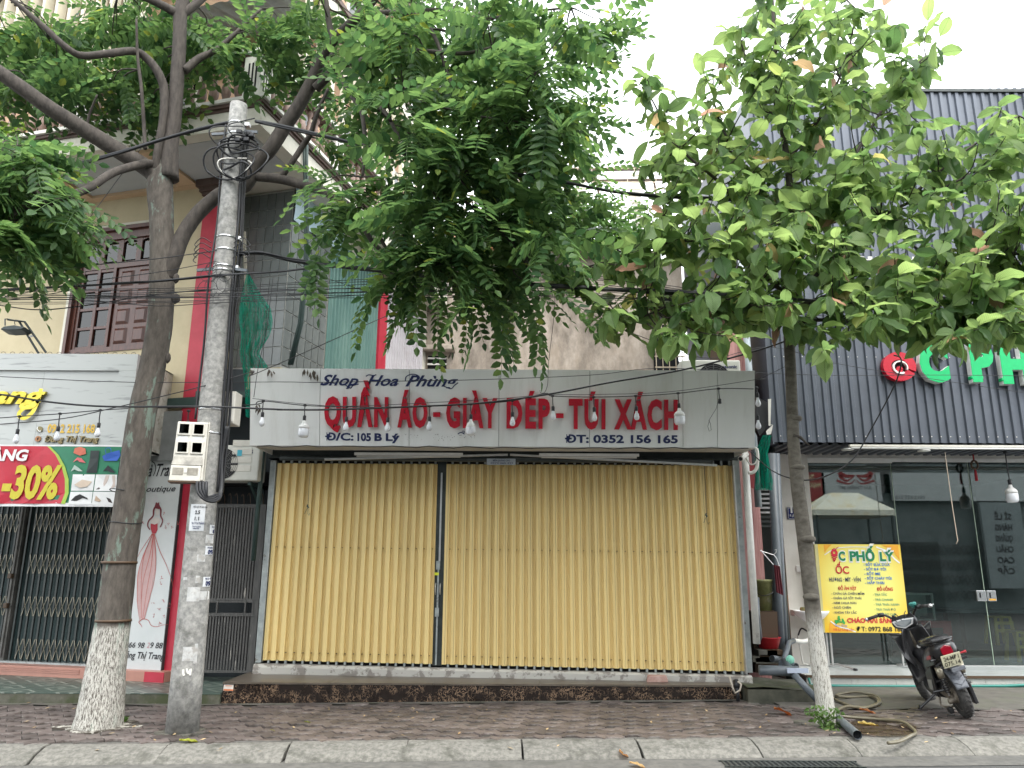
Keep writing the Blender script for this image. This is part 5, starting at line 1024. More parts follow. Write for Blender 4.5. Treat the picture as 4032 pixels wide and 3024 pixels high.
for x0, x1 in ((a.x, mid-.006), (mid+.006, b.x)): MB().box(x0, x1, 12.06, 12.095, a.z, b.z).build('lock_plate', m_steel, t, bevel=.004); MB().box((x0+x1)/2-.03, (x0+x1)/2-.012, 12.055, 12.061, a.z+.05, b.z-.03).build('finger_slot', m_dark, t)
box('lock_sticker', flat('sticker_orange', (.6, .3, .03)), t, mid+.03, mid+.13, 12.054, 12.06, a.z+.01, a.z+.035)
# number plate on the pillar
t = empty('house_number_plate', atY(15, 420, 645, 12.0), 'blue enamel house number plate half hidden by the right tree', 'sign'); NPl = Plane((0, 12.03, 0), (1, 0, 0), (0, 0, 1)); a = NPl.hit(15, 343, 693); b = NPl.hit(15, 500, 600)
MB().box(a[0], b[0], 12.03, 12.045, a[1], b[1]).build('plate', flat('enamel_blue', (.01, .02, .12), .25), t)
m = MB()
for q in ((a[0]+.01, b[0]-.01, b[1]-.014, b[1]-.01), (a[0]+.01, b[0]-.01, a[1]+.01, a[1]+.014), (a[0]+.01, a[0]+.014, a[1]+.014, b[1]-.014), (b[0]-.014, b[0]-.01, a[1]+.014, b[1]-.014)): m.box(q[0], q[1], 12.026, 12.029, q[2], q[3])
text(m, NPl, '105', a[0]+.05, a[1]+.1, b[0]-.05, .105, bold=.03, lift=.004); text(m, NPl, 'Đ.LÝ CÔNG UẨN', a[0]+.03, a[1]+.035, b[0]-.03, .035, bold=.02, lift=.004); m.build('lettering', m_white, t)
p = atY(15, 430, 1085, 12.0); o = MB().box(p.x-.03, p.x+.05, 12.02, 12.05, p.z-.05, p.z+.05).build('switch_box', m_white, None, bevel=.008); tag(o, 'small white switch box on the white pillar', 'switch box')
# wash basin
t = empty('wash_basin', atY(15, 530, 1450, 11.7), 'white ceramic wash basin on the pillar behind the right tree', 'basin'); bcx = atY(15, 525, 1420, 11.75)
m = MB(); n = 24; b0 = len(m.v)
prof_ = [(.02, -.17), (.08, -.16), (.17, -.1), (.235, -.03), (.25, .0), (.24, .008), (.2, -.005), (.12, -.06), (.03, -.08)]
for r_, z_ in prof_:
    for j in range(n): a = 2*pi*j/n; m.v.append((bcx.x+r_*1.05*cos(a), bcx.y+r_*.8*sin(a), bcx.z+z_))
for i in range(len(prof_)-1):
    for j in range(n): a = i*n+j; b = i*n+(j+1) % n; m.f.append((a, b, b+n, a+n))
m.build('bowl', M('white_ceramic', (.7, .71, .71), (.76, .77, .77), 2, .12), t, True); MB().box(bcx.x-.2, bcx.x+.2, bcx.y+.12, 12.05, bcx.z-.08, bcx.z+.01).build('rear_deck', bpy.data.materials['white_ceramic'], t, bevel=.01)
o = MB().lathe([(.02, 0), (.05, .01), (.045, .05), (.01, .06)], 10, bcx+V((-.12, -.02, -.0))).build('sponge', M('sponge_green', (.08, .11, .05), (.3, .16, .05), 12, .9), None, True); tag(o, 'brown green sponge on the rim of the wash basin', 'sponge')
m = MB(); m.tube(smooth2([bcx+V((-.02, .05, -.16)), bcx+V((-.02, .05, -.3)), bcx+V((-.12, .1, -.25)), bcx+V((-.16, .15, -.35))], 5), .012, 8); m.build('hose', m_cable, t, True)
m = MB(); m.tube([bcx+V((-.15, .2, -.35)), bcx+V((-.1, .22, -.75)), bcx+V((.04, .22, -.79))], .014, 8); m.tube([bcx+V((.08, .1, -.17)), bcx+V((.08, .12, -.4)), bcx+V((0, .2, -.78))], .014, 8); m.build('supply_pipe', m_pipew, t)
# menu light box on a stand
YS = 11.75; MP = Plane((0, YS-.002, 0), (1, 0, 0), (0, 0, 1))
ms = empty('menu_sign', (5.2, YS, .15), 'yellow snail restaurant menu light box on a metal stand', 'sign')
a = MP.hit(15, 655, 1585); b = MP.hit(15, 1225, 893); bx0, bx1, bz0, bz1 = a[0]-.03, b[0]+.01, a[1]-.01, b[1]
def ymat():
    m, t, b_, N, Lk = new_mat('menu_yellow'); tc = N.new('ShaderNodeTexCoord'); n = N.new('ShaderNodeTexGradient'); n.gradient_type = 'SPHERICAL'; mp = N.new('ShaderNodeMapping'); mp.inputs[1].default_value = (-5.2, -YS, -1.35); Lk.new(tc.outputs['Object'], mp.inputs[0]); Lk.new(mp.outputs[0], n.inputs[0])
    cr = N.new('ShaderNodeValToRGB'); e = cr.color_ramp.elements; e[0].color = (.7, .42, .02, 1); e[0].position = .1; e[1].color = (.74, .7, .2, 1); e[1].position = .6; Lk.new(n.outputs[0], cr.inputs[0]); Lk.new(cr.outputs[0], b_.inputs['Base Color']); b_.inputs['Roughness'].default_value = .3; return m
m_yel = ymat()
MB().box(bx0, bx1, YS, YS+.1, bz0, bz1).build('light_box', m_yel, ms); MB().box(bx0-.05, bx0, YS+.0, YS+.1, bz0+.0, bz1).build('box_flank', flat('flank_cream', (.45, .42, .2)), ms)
def mt(name, mat, *rows): m = MB(); [ptext(m, MP, *r[:6], **(r[6] if len(r) > 6 else {})) for r in rows]; return m.build(name, mat, ms)
c_g = flat('menu_green', (.0, .17, .07)); c_r = flat('menu_red', (.5, .01, .03)); c_b = flat('menu_blue', (.0, .14, .5)); c_k = flat('menu_ink', (.02, .03, .1)); c_t = flat('menu_teal', (.02, .22, .16))
mt('title_outline', m_white, ('C', 15, 742, 1022, 802, 948, dict(bold=.09, lift=.003)), ('PHỐ', 15, 828, 1026, 1038, 945, dict(bold=.09, lift=.003)), ('LÝ', 15, 1066, 1028, 1192, 950, dict(bold=.09, lift=.003)))
mt('title_lettering', c_g, ('C', 15, 746, 1018, 798, 952, dict(bold=.045, lift=.006)), ('PHỐ', 15, 834, 1020, 1032, 951, dict(bold=.045, lift=.006)), ('LÝ', 15, 1072, 1022, 1186, 956, dict(bold=.045, lift=.006)))
m = MB()
for k, (wd, yy) in enumerate(((26, 965), (25, 982), (20, 998), (13, 1012), (6, 1022))): stroke(m, MP, 15, [(709-wd, yy-4), (709, yy+5), (709+wd, yy-6)], .016, .005)
o_, i_ = [], []; c = MP.hit(15, 709, 958); o_, i_ = ring_pts(c[0], c[1], .05, .05, 0, 2*pi, 20, .03, .03); band(m, MP, o_, i_, .003, .006); stroke(m, MP, 15, [(690, 935), (708, 925), (725, 935)], .01, .006); stroke(m, MP, 15, [(722, 925), (742, 912)], .01, .006); m.build('snail_print', c_r, ms)
mt('dish_heading', c_r, ('ỐC', 15, 722, 1122, 828, 1066, dict(bold=.02, lift=.005)), ('ĐỒ ĂN VẶT', 15, 740, 1252, 886, 1228, dict(bold=.03)), ('ĐỒ UỐNG', 15, 1048, 1258, 1174, 1234, dict(bold=.03)), ('CHÁO HẢI SẢN', 15, 812, 1512, 1162, 1478, dict(bold=.04)))
mt('variety_line', c_k, ('HƯƠNG · MÍT · VẶN', 15, 670, 1185, 920, 1156, dict(bold=.02)))
mt('sauce_list', c_b, *[(s, 15, x, y, x1, y-19, dict(bold=.025)) for s, x, y, x1 in (('- SỐT SỮA DỪA', 940, 1062, 1150), ('- SỐT BƠ TỎI', 944, 1098, 1120), ('- SỐT ME', 947, 1134, 1075), ('- SỐT CHÁY TỎI', 951, 1170, 1164), ('- HẤP THÁI', 954, 1206, 1106))])
mt('snack_list', c_k, *[(s, 15, x, y, x1, y-17, dict(bold=.012)) for s, x, y, x1 in (('- CHÂN GÀ CHIÊN MẮM', 685, 1290, 947), ('- CHÂN GÀ SỐT THÁI', 688, 1326, 924), ('- NEM CHUA RÁN', 691, 1364, 884), ('- NGÔ CHIÊN', 694, 1400, 842), ('- KHOAI TÂY LẮC', 698, 1440, 888))])
dl = mt('drink_list', c_t, *[(s, 15, x, y, x1, y-17, dict(bold=.012)) for s, x, y, x1 in (('- TRÀ TẮC', 1015, 1298, 1128), ('- TRÀ CHANH', 1018, 1338, 1174), ('- TRÀ THÁI XANH', 1022, 1376, 1224), ('- TRÀ THÁI ĐỎ', 1026, 1416, 1196), ('- TRÀ ĐÀO CAM', 1030, 1454, 1200))])
dl['kind'] = 'stuff'; mt('phone_number', m_black, ('ĐT: 0972 868 168', 15, 888, 1580, 1258, 1545, dict(bold=.02)))
mt('delivery_line', flat('menu_violet', (.25, .2, .4)), ('Gọi Ship', 15, 714, 1542, 812, 1526, dict(bold=.01))); mt('address_line', c_r, ('105 Lý Công Uẩn', 15, 704, 1574, 864, 1557, dict(bold=.005)))
m = MB(); shape(m, MP, 15, [(712, 1490), (742, 1490), (745, 1500), (770, 1502), (768, 1480), (778, 1478), (795, 1510), (715, 1512)], .004); shape(m, MP, 15, [(738, 1458), (752, 1458), (752, 1472), (762, 1495), (742, 1495), (736, 1475)], .006)
for x in (725, 786): c = MP.hit(15, x, 1512); m.poly([MP.at(c[0]+.018*cos(k*pi/6), c[1]+.018*sin(k*pi/6), .007) for k in range(12)])
m.build('delivery_scooter_print', flat('print_green', (.02, .3, .06)), ms)
m = MB(); stroke(m, MP, 15, [(632, 975), (720, 925), (850, 912), (1000, 915)], .012, .002); stroke(m, MP, 15, [(1040, 912), (1130, 950), (1190, 1010), (1228, 1040)], .022, .002); stroke(m, MP, 15, [(680, 1500), (740, 1540), (820, 1562), (880, 1585)], .016, .002); m.build('swoosh_print', m_white, ms)
m = MB(); shape(m, MP, 15, [(625, 893), (690, 893), (660, 920), (632, 960)], .0015); shape(m, MP, 15, [(1080, 896), (1215, 896), (1228, 1020), (1170, 940)], .0015); shape(m, MP, 15, [(672, 1510), (760, 1560), (860, 1583), (668, 1583)], .0015); m.build('orange_corner_print', flat('menu_orange', (.7, .33, .02)), ms)
lz = .15
for x in (bx0+.03, bx1-.12):
    MB().bar((x, YS+.05, lz+.03), (x, YS+.05, bz0), .022).build('leg', m_alum, ms); MB().bar((x+.06, YS+.05, lz+.03), (x+.06, YS+.05, bz0), .022).build('leg', m_alum, ms)
    MB().tube([(x+.22, YS-.3, lz+.012), (x+.1, YS-.02, lz+.05), (x+.03, YS+.3, lz+.012)], .016, 8).build('foot', m_alum, ms); MB().cyl((x+.215, YS-.29, lz+.014), (x+.24, YS-.33, lz+.012), .018).build('rubber_tip', m_cable, ms)
# things inside the glass room
t = empty('glass_case', (6.2, 13, .15), 'small framed glass display case inside behind the motorbike', 'display case'); CY = 12.9
a = atY(15, 1255, 1560, CY); b = atY(15, 1480, 1285, CY); fr = MB()
for x in (a.x, b.x):
    for y in (CY, CY+.5): fr.bar((x, y, .15), (x, y, b.z), .03)
for z in (b.z, .75):
    fr.bar((a.x, CY, z), (b.x, CY, z), .03); fr.bar((a.x, CY+.5, z), (b.x, CY+.5, z), .03); fr.bar((a.x, CY, z), (a.x, CY+.5, z), .03); fr.bar((b.x, CY, z), (b.x, CY+.5, z), .03)
fr.build('frame', m_alum, t); MB().box(a.x, b.x, CY+.2, CY+.22, .8, b.z-.02).build('back_panel', flat('case_panel', (.3, .34, .32)), t)
t = empty('red_cabinet', (6.4, 12.7, .15), 'red framed cabinet standing inside the glass room', 'cabinet'); a = atY(15, 1415, 1655, 12.7); b = atY(15, 1560, 1500, 12.7); MB().box(a.x, b.x+.15, 12.7, 13.0, .15, b.z).build('cabinet_body', flat('cabinet_red', (.4, .02, .03), .4), t, bevel=.01); MB().box(a.x+.08, b.x, 12.69, 12.7, .25, b.z-.1).build('cabinet_glass', m_pane, t)
m_stool = flat('stool_yellow', (.5, .4, .05), .4)
def stool(x, y, z, lab):
    t = empty('plastic_stool', (x, y, z), lab, 'stool', 'yellow plastic stools inside'); MB().box(x-.14, x+.14, y-.14, y+.14, z+.42, z+.45).build('seat', m_stool, t, bevel=.01)
    for sx in (-1, 1):
        for sy in (-1, 1): MB().hexa([(x+sx*.16-.025, y+sy*.16-.02, z), (x+sx*.16+.025, y+sy*.16-.02, z), (x+sx*.16+.025, y+sy*.16+.02, z), (x+sx*.16-.025, y+sy*.16+.02, z), (x+sx*.12-.02, y+sy*.12-.015, z+.42), (x+sx*.12+.02, y+sy*.12-.015, z+.42), (x+sx*.12+.02, y+sy*.12+.015, z+.42), (x+sx*.12-.02, y+sy*.12+.015, z+.42)]).build('leg', m_stool, t)
    for zz in (.2, .32): MB().box(x-.15, x+.15, y-.15, y-.14, z+zz, z+zz+.05).build('apron', m_stool, t)
stool(8.05, 12.75, .15, 'yellow plastic stool on the tiles inside the glass door, nearest'); stool(8.5, 12.95, .15, 'yellow plastic stool right of the nearest one inside'); stool(8.08, 13.3, .35, 'yellow plastic stool raised behind the nearest one inside')
t = empty('low_table', (8.7, 13.9, .15), 'dark low table far inside the glass room', 'table'); MB().box(7.6, 9.4, 13.6, 14.3, .82, .87).build('table_top', m_gate, t)
for x in (7.7, 9.3):
    for y in (13.7, 14.2): MB().bar((x, y, .15), (x, y, .82), .05).build('leg', m_gate, t)
# ================================================================== utility pole
PXY = V((-3.1, 7.84, 0)); PT = V((-3.155, 7.84, 6.68))
def onpole(z): return PXY+(PT-PXY)*(z/6.68)
pole = empty('utility_pole', PXY, 'round concrete utility pole carrying a meter box and many black cables', 'utility pole')
rad = lambda z: .152-.0085*z
MB().tube([onpole(z) for z in [0, .5, 1, 2, 3, 4, 5, 6, 6.68]], [rad(z) for z in [0, .5, 1, 2, 3, 4, 5, 6, 6.68]], 28).build('shaft', m_conc, pole, True)
def pband(z, w=.022, mat=None, e=.004): MB().tube([onpole(z-w/2), onpole(z+w/2)], [rad(z)+e]*2, 28).build('steel_band', mat or m_steel, pole, True)
for z in (6.42, 6.28, 5.02, 4.87, 4.68, 4.63, 3.1, 2.85): pband(z)
for z in (5.02, 4.68, 6.42): p = onpole(z); MB().box(p.x+rad(z), p.x+rad(z)+.05, p.y-.03, p.y+.03, z-.02, z+.02).build('band_clamp', m_alum, pole)
for dx, z in ((-1, 6.3), (1, 6.33), (-1, 4.66), (1, 4.66)): p = onpole(z); MB().bar((p.x+dx*rad(z), p.y-.02, z), (p.x+dx*(rad(z)+.16), p.y-.05, z-.03), .022, .03).build('cable_anchor', m_pvc, pole)
def cyl_sticker(name, mat, cn, x0, y0, x1, y1, lift=.002, n=6):
    a = atY(cn, x0, y0, PXY.y-.1); b = atY(cn, x1, y1, PXY.y-.1); zc = (a.z+b.z)/2; c = onpole(zc); R = rad(zc)+lift
    def f(u, v): x = max(-R*.999, min(R*.999, (a.x+(b.x-a.x)*u)-c.x)); z = a.z+(b.z-a.z)*v; return (onpole(z).x+x, c.y-sqrt(R*R-x*x), z)
    m = MB(); m.grid(f, n, 1); return m.build(name, mat, pole, True)
m_pap = M('paper_notice', (.5, .52, .54), (.6, .62, .64), 8, .7, c3=(.4, .4, .38), s3=6, t3=(.6, .7)); m_faded = M('torn_paper', (.36, .37, .37), (.5, .5, .49), 20, .8, c3=(.3, .29, .27), s3=9, t3=(.5, .6))
cyl_sticker('notice', m_pap, 5, 1500, 1590, 1636, 1380, .003)
class PolePl(Plane):
    def at(s, a, b, h=0):
        z = s.o.z+b; c = onpole(z); R = rad(z)+.003+h; x = s.o.x+a-c.x; x = max(-R*.999, min(R*.999, x)); return V((c.x+x, c.y-sqrt(R*R-x*x), z))
PO = PolePl((-3.3, PXY.y-.14, 0), (1, 0, 0), (0, 0, 1))
m = MB()
for s, x0, y0, x1, y1, b in (('ĐIỆN LỰC TP LÀO CAI', 1530, 1406, 1630, 1393, .02), ('2.5', 1543, 1455, 1582, 1428, .03), ('1.1', 1540, 1505, 1575, 1478, .03)): ptext(m, PO, s, 5, x0, y0, x1, y1, bold=b, lift=.003)
m.build('notice_print', m_black, pole)
m = MB(); ptext(m, PO, 'TBA LÝ ĐẠO THÀNH', 5, 1513, 1536, 1608, 1520, bold=.02, lift=.003); ptext(m, PO, 'TỔNG ĐÀI (CSKH):', 5, 1520, 1560, 1588, 1550, bold=.02, lift=.003); ptext(m, PO, '19006769', 5, 1525, 1575, 1575, 1565, bold=.02, lift=.003); m.build('notice_blue_print', m_navy, pole)
for k, (cn, x0, y0, x1, y1, s) in enumerate(((6, 1447, 150, 1505, 88, '0974.2'), (6, 1430, 378, 1478, 308, '0972.1'), (6, 1463, 300, 1492, 232, '090'), (5, 1648, 1610, 1690, 1540, '092'))):
    cyl_sticker('advert_sticker', m_pap, cn, x0, y0, x1, y1, .003); m = MB(); h = (y1-y0); ptext(m, PO, s, cn, x0+4, y0+h*.12, x1-2, y0+h*.55, bold=.05, lift=.003); ptext(m, PO, 'KHOAN CẮT BÊ TÔNG' if k != 1 else 'PHÁ DỠ BÊ TÔNG', cn, x0+4, y0+h*.72, x1-2, y0+h*.9, bold=.03, lift=.003); m.build('advert_print', m_navy, pole)
for q in ((6, 1450, 70, 1510, 10), (6, 1400, 200, 1450, 150), (6, 1385, 470, 1470, 410), (6, 1370, 920, 1400, 780), (6, 1300, 900, 1395, 800), (6, 1330, 480, 1420, 380), (6, 1390, 350, 1420, 300), (6, 1300, 330, 1335, 310)): cyl_sticker('torn_paper', m_faded, *q, .0015)
m = MB()
for x, y in ((1318, 90), (1325, 112), (1335, 128)): pass
ptext(m, PO, 'KHO BẾN XE', 6, 1318, 118, 1395, 98, bold=.02, lift=.001); m.build('stencil_print', M('faded_ink', (.12, .12, .11), (.3, .3, .28), 60, .9), pole)
m = MB(); stroke(m, PO, 6, [(1300, 960), (1298, 985), (1305, 1005)], .02, .001); stroke(m, PO, 6, [(1320, 955), (1330, 990), (1345, 960), (1340, 1005)], .016, .001); m.build('paint_scratch', m_offw, pole)

# meter box (angled a little to the left)
mbx = empty('meter_box', None, 'ivory electricity meter box with four windows strapped to the pole', 'meter box', mat=MX.Translation((-3.19, 7.58, 2.34)) @ MX.Rotation(radians(14), 4, 'Z') @ MX.Scale(.71, 4))
def bb(name, mat, *a, **k): return MB().box(*a).build(name, mat, mbx, local=True, **k)
m = MB(); m.hexa([(-.22, -.02, -.0), (.2, -.02, -.0), (.2, .22, -.0), (-.22, .22, -.0), (-.2, -.02, .82), (.2, -.02, .82), (.2, .22, .86), (-.2, .22, .86)]); m.build('housing', m_box, mbx, local=True, bevel=.012)
m = MB(); m.hexa([(-.23, -.055, -.01), (.17, -.055, -.01), (.17, -.02, -.01), (-.23, -.02, -.01), (-.22, -.055, .2), (.17, -.055, .2), (.17, -.02, .2), (-.22, -.02, .2)]); m.build('lower_cover', m_box, mbx, local=True, bevel=.008)
m = MB(); m.hexa([(-.22, -.05, .21), (.18, -.05, .21), (.18, -.02, .21), (-.22, -.02, .21), (-.2, -.022, .33), (.17, -.022, .33), (.17, -.018, .33), (-.2, -.018, .33)]); m.build('slanted_hood', M('soot_plastic', (.2, .19, .17), (.42, .4, .35), 6, .6), mbx, local=True)
for x in (-.185, .005):
    for z in (.37, .63): o = bb('meter_frame', m_box, x, x+.165, -.04, -.02, z, z+.18, bevel=.006); MB().box(x+.022, x+.143, -.045, -.0405, z+.025, z+.155).build('meter_window', m_pane, o, local=True); MB().box(x+.03, x+.135, -.0402, -.0401, z+.03, z+.15).build('meter_face', m_black, o, local=True)
    bb('paper_label', m_pap, x+.015, x+.135, -.024, -.0205, .565, .61)
    bb('lower_window', M('cloudy_window', (.22, .2, .17), (.35, .33, .28), 9, .4) if x < 0 else bpy.data.materials['cloudy_window'], x-.01, x+.13, -.06, -.0555, .07, .17, bevel=.003)
bb('seal_boss', m_offw, -.045, -.005, -.064, -.056, .1, .14, bevel=.008); bb('lower_lip', m_bolt, -.24, .19, -.05, .2, -.03, -.01)
bb('side_rib', m_box, .203, .215, .05, .09, .0, .84)
a = atY(5, 1890, 495, 8.05); b = atY(5, 1825, 750, 8.05); t = empty('rear_box', (b.x, 8.05, b.z), 'plain ivory box mounted behind the pole above the air conditioner', 'junction box'); MB().box(b.x-.12, a.x, 7.98, 8.18, b.z, a.z).build('box_body', m_box, t, bevel=.01); MB().box(b.x-.02, a.x-.005, 7.972, 7.98, b.z+.02, a.z-.02).build('box_lid', m_offw, t, bevel=.004)
MB().bar((PXY.x, 8.0, b.z+.15), (b.x, 8.08, b.z+.15), .03).build('mount_bar', m_alum, t)

# ================================================================== cables
def cable(name, label, cn_pts, r, Y=None, sag=0, grp=None, n=6, cat='cable', mat=None, k=6):
    pts = [atY(*p[:3], p[3] if len(p) > 3 else Y) for p in cn_pts]
    pts = smooth2(pts, k); o = MB().tube(pts, r, n).build(name, mat or m_cable, None, True); tag(o, label, cat, grp); return o
G1 = 'overhead cables tied to the pole'
def bundle(name, label, cn_pts, nw, r, spread, Y=None):
    t = empty(name, atY(*cn_pts[0][:3], cn_pts[0][3] if len(cn_pts[0]) > 3 else Y), label, 'cable bundle')
    for i in range(nw):
        ox, oz = rnd.uniform(-1, 1)*spread, rnd.uniform(-1, 1)*spread; ph = rnd.random()*6
        pts = smooth2([atY(*p[:3], p[3] if len(p) > 3 else Y) for p in cn_pts], 6)
        pts = [p+V((0, ox*cos(j*.21+ph), oz*sin(j*.17+ph))) for j, p in enumerate(pts)]; MB().tube(pts, r*rnd.uniform(.8, 1.3), 6).build('cable', m_cable, t, True)
    return t
bundle('cable_bundle', 'thick cable bundle rising from left edge to the pole top', [(1, -600, 1600, 7.7), (1, 0, 1475, 7.7), (1, 450, 1345, 7.7), (1, 900, 1225, 7.75), (1, 1300, 1100, 7.78), (1, 1640, 1005, 7.8), (1, 1830, 965, 7.83)], 3, .013, .014)
bundle('cable_bundle', 'thick cable bundle running from the pole top right through the leaves', [(2, 210, 960, 7.8), (2, 400, 1000, 7.75), (2, 800, 1090, 7.6), (2, 1200, 1175, 7.5), (11, 100, 1350, 7.4), (11, 600, 1430, 7.3), (11, 1250, 1545, 7.7), (12, 200, 1600, 8.6), (12, 900, 1650, 9.0), (14, 1800, 0, 9.4), (14, 3000, 60, 9.6)], 4, .013, .016)
bundle('cable_bundle', 'dense mid height cable bundle from pole to the right tree', [(4, 60, 600, 7.9), (4, 250, 590, 7.85), (4, 500, 650, 7.8), (4, 850, 700, 7.7), (4, 1250, 745, 7.6), (4, 1700, 790, 7.5), (13, 300, 835, 7.45), (13, 900, 870, 7.45), (13, 1450, 905, 7.8), (14, 600, 170, 8.6), (14, 1300, 155, 8.8), (14, 2300, 140, 9.0)], 7, .009, .03)
bundle('cable_bundle', 'lower cable bundle crossing from left edge through pole clamps', [(3, -500, 900, 7.7), (3, 0, 890, 7.7), (3, 600, 860, 7.7), (3, 1200, 825, 7.7), (3, 1700, 775, 7.72), (4, 0, 765, 7.72), (4, 400, 740, 7.7), (4, 850, 700, 7.65), (4, 1400, 760, 7.6), (13, 200, 830, 7.5), (13, 900, 880, 7.45), (13, 1500, 895, 7.5), (14, 1200, 200, 7.7), (14, 2400, 190, 7.8)], 3, .008, .012)
cl = [('sagging thin wire crossing the brown window, lowest', [(3, -300, 970, 7.6), (3, 0, 1010, 7.6), (3, 300, 1045, 7.6), (3, 650, 1015, 7.65), (3, 1200, 930, 7.7), (3, 1700, 880, 7.7)], .006),
      ('thin wire from left edge over window to pole, topmost', [(3, -300, 850, 7.6), (3, 130, 770, 7.6), (3, 650, 700, 7.65), (3, 1250, 640, 7.7), (3, 1720, 575, 7.75)], .005),
      ('taut diagonal wire over cream wall from balcony corner to left edge', [(1, 1140, 1140, 8.2), (1, 760, 1655, 8.1), (3, 650, 390, 8.1), (3, 300, 760, 8.0), (3, -50, 1000, 7.9)], .004),
      ('thin level wire passing behind bark at knot height', [(3, 1150, 912, 7.8), (3, 1700, 892, 7.75), (4, 400, 885, 7.7), (4, 1200, 875, 7.65), (4, 1900, 860, 7.6), (13, 1500, 975, 7.6)], .004),
      ('second thin level wire just below the knot', [(3, 0, 935, 7.6), (3, 650, 935, 7.65), (3, 1400, 942, 7.75), (4, 0, 930, 7.7), (4, 600, 925, 7.7), (4, 1400, 895, 7.6), (13, 800, 950, 7.5), (13, 1500, 960, 7.6)], .004),
      ('thin wire crossing the pole at swollen bark', [(3, 0, 965, 7.6), (3, 650, 968, 7.65), (3, 1250, 1015, 7.75), (3, 1700, 990, 7.72), (4, 500, 965, 7.7), (4, 1300, 910, 7.6)], .004),
      ('thin wire slanting from left edge up to window head', [(3, 0, 955, 7.6), (3, 350, 880, 7.62), (3, 700, 820, 7.65), (3, 1300, 740, 7.7), (3, 1720, 660, 7.75)], .004),
      ('thin wire slanting below the thick left bundle', [(3, 0, 975, 7.6), (3, 400, 920, 7.62), (3, 800, 840, 7.66), (3, 1250, 815, 7.7)], .004),
      ('thin wire slanting behind green corrugated sheets to the annex', [(4, 640, 750, 7.8), (4, 1000, 870, 7.9), (4, 1330, 985, 8.0), (4, 1900, 1150, 8.2)], .003),
      ('slack wire dropping from the canopy down to hook on sign', [(13, 575, 880, 7.8), (13, 565, 1100, 8.0), (13, 530, 1400, 8.3), (18, 520, 120, 8.6), (18, 515, 230, 8.7), (18, 492, 290, 8.8), (18, 460, 295, 8.8), (18, 455, 272, 8.8)], .003),
      ('long wire slanting down from centre right across leaves to pink column', [(13, 650, 960, 7.8), (13, 1000, 1150, 8.2), (13, 1400, 1310, 8.6), (13, 1800, 1430, 9.0), (14, 200, 535, 9.4), (14, 700, 660, 10), (14, 1300, 760, 10.4), (14, 2200, 895, 10.6)], .004),
      ('long thin wire across the marble sign and the script words', [(5, -200, 362, 7.9), (5, 0, 368, 7.9), (5, 1060, 413, 8.0), (5, 2212, 410, 8.3), (17, 700, 212, 8.5), (17, 1500, 200, 8.6), (18, 0, 190, 8.6), (18, 850, 155, 8.7), (18, 1400, 100, 8.8), (14, 0, 735, 9.4), (14, 700, 760, 9.8), (14, 1500, 757, 10.3), (14, 2300, 765, 10.5)], .004),
      ('thin wire joining the string lights from pole to marble sign', [(5, 0, 745, 7.7), (5, 500, 700, 7.7), (5, 900, 615, 7.7), (5, 1300, 520, 7.7), (5, 1620, 440, 7.72), (5, 2000, 330, 8.0), (4, 190, 1560, 8.4), (4, 700, 1340, 8.8), (4, 1100, 1160, 9.2), (4, 1420, 1020, 9.6)], .005),
      ('dropping wire from cable bundle down past the left end of sign', [(4, 350, 800, 8.6), (4, 300, 1200, 8.8), (4, 235, 1500, 8.9), (17, 200, 330, 8.9)], .004)]
for i in range(9):
    ya = rnd.uniform(900, 1010); yb = rnd.uniform(860, 1000); yc = rnd.uniform(780, 960); Y_ = rnd.uniform(7.45, 7.9); lv_ = ['highest', 'second', 'third', 'fourth', 'fifth', 'sixth', 'seventh', 'eighth', 'lowest'][i]; ya = 895+13*i; yb = 870+14*i+rnd.uniform(-8, 8); yc = 770+22*i+rnd.uniform(-10, 10)
    cl.append(('thin black wire of the mid height fan between window and right tree, '+lv_, [(3, -200, ya, Y_), (3, 650, ya-rnd.uniform(0, 20), Y_), (3, 1700, yb, Y_), (4, 500, yb-30+rnd.uniform(-10, 10), Y_), (4, 1500, yb-80+i*6, Y_), (13, 300, yc, Y_), (13, 1000, yc+rnd.uniform(0, 40), Y_+.2), (14, 400, 160+i*20, 8.8), (14, 2300, 120+i*30, 9.2)], .0035))
for lb, pts, r in cl: cable('overhead_wire', lb, pts, r)
cable('service_cable', 'thick black cable crossing in front of the red letters up to right tree', [(5, -300, 480, 7.6), (5, 0, 508, 7.6), (5, 400, 570, 7.6), (5, 860, 605, 7.6), (5, 1600, 605, 7.66), (5, 2212, 628, 7.9), (17, 400, 428, 8.1), (17, 800, 428, 8.2), (17, 1500, 403, 8.3), (18, 0, 375, 8.35), (18, 500, 310, 8.4), (18, 1000, 215, 8.4), (18, 1600, 110, 8.4), (14, 60, 575, 8.35), (14, 320, 490, 8.3)], .01)
cable('drooping_cable', 'black cable drooping from slate wall past the right trunk', [(14, 1180, 600, 8.6), (14, 1240, 640, 8.6), (14, 1190, 830, 8.8), (14, 1000, 1190, 9.0), (14, 850, 1430, 9.0), (14, 650, 1555, 9.0), (14, 480, 1590, 9.2), (14, 330, 1565, 9.4), (14, 190, 1495, 9.7), (14, 30, 1350, 9.9)], .008)
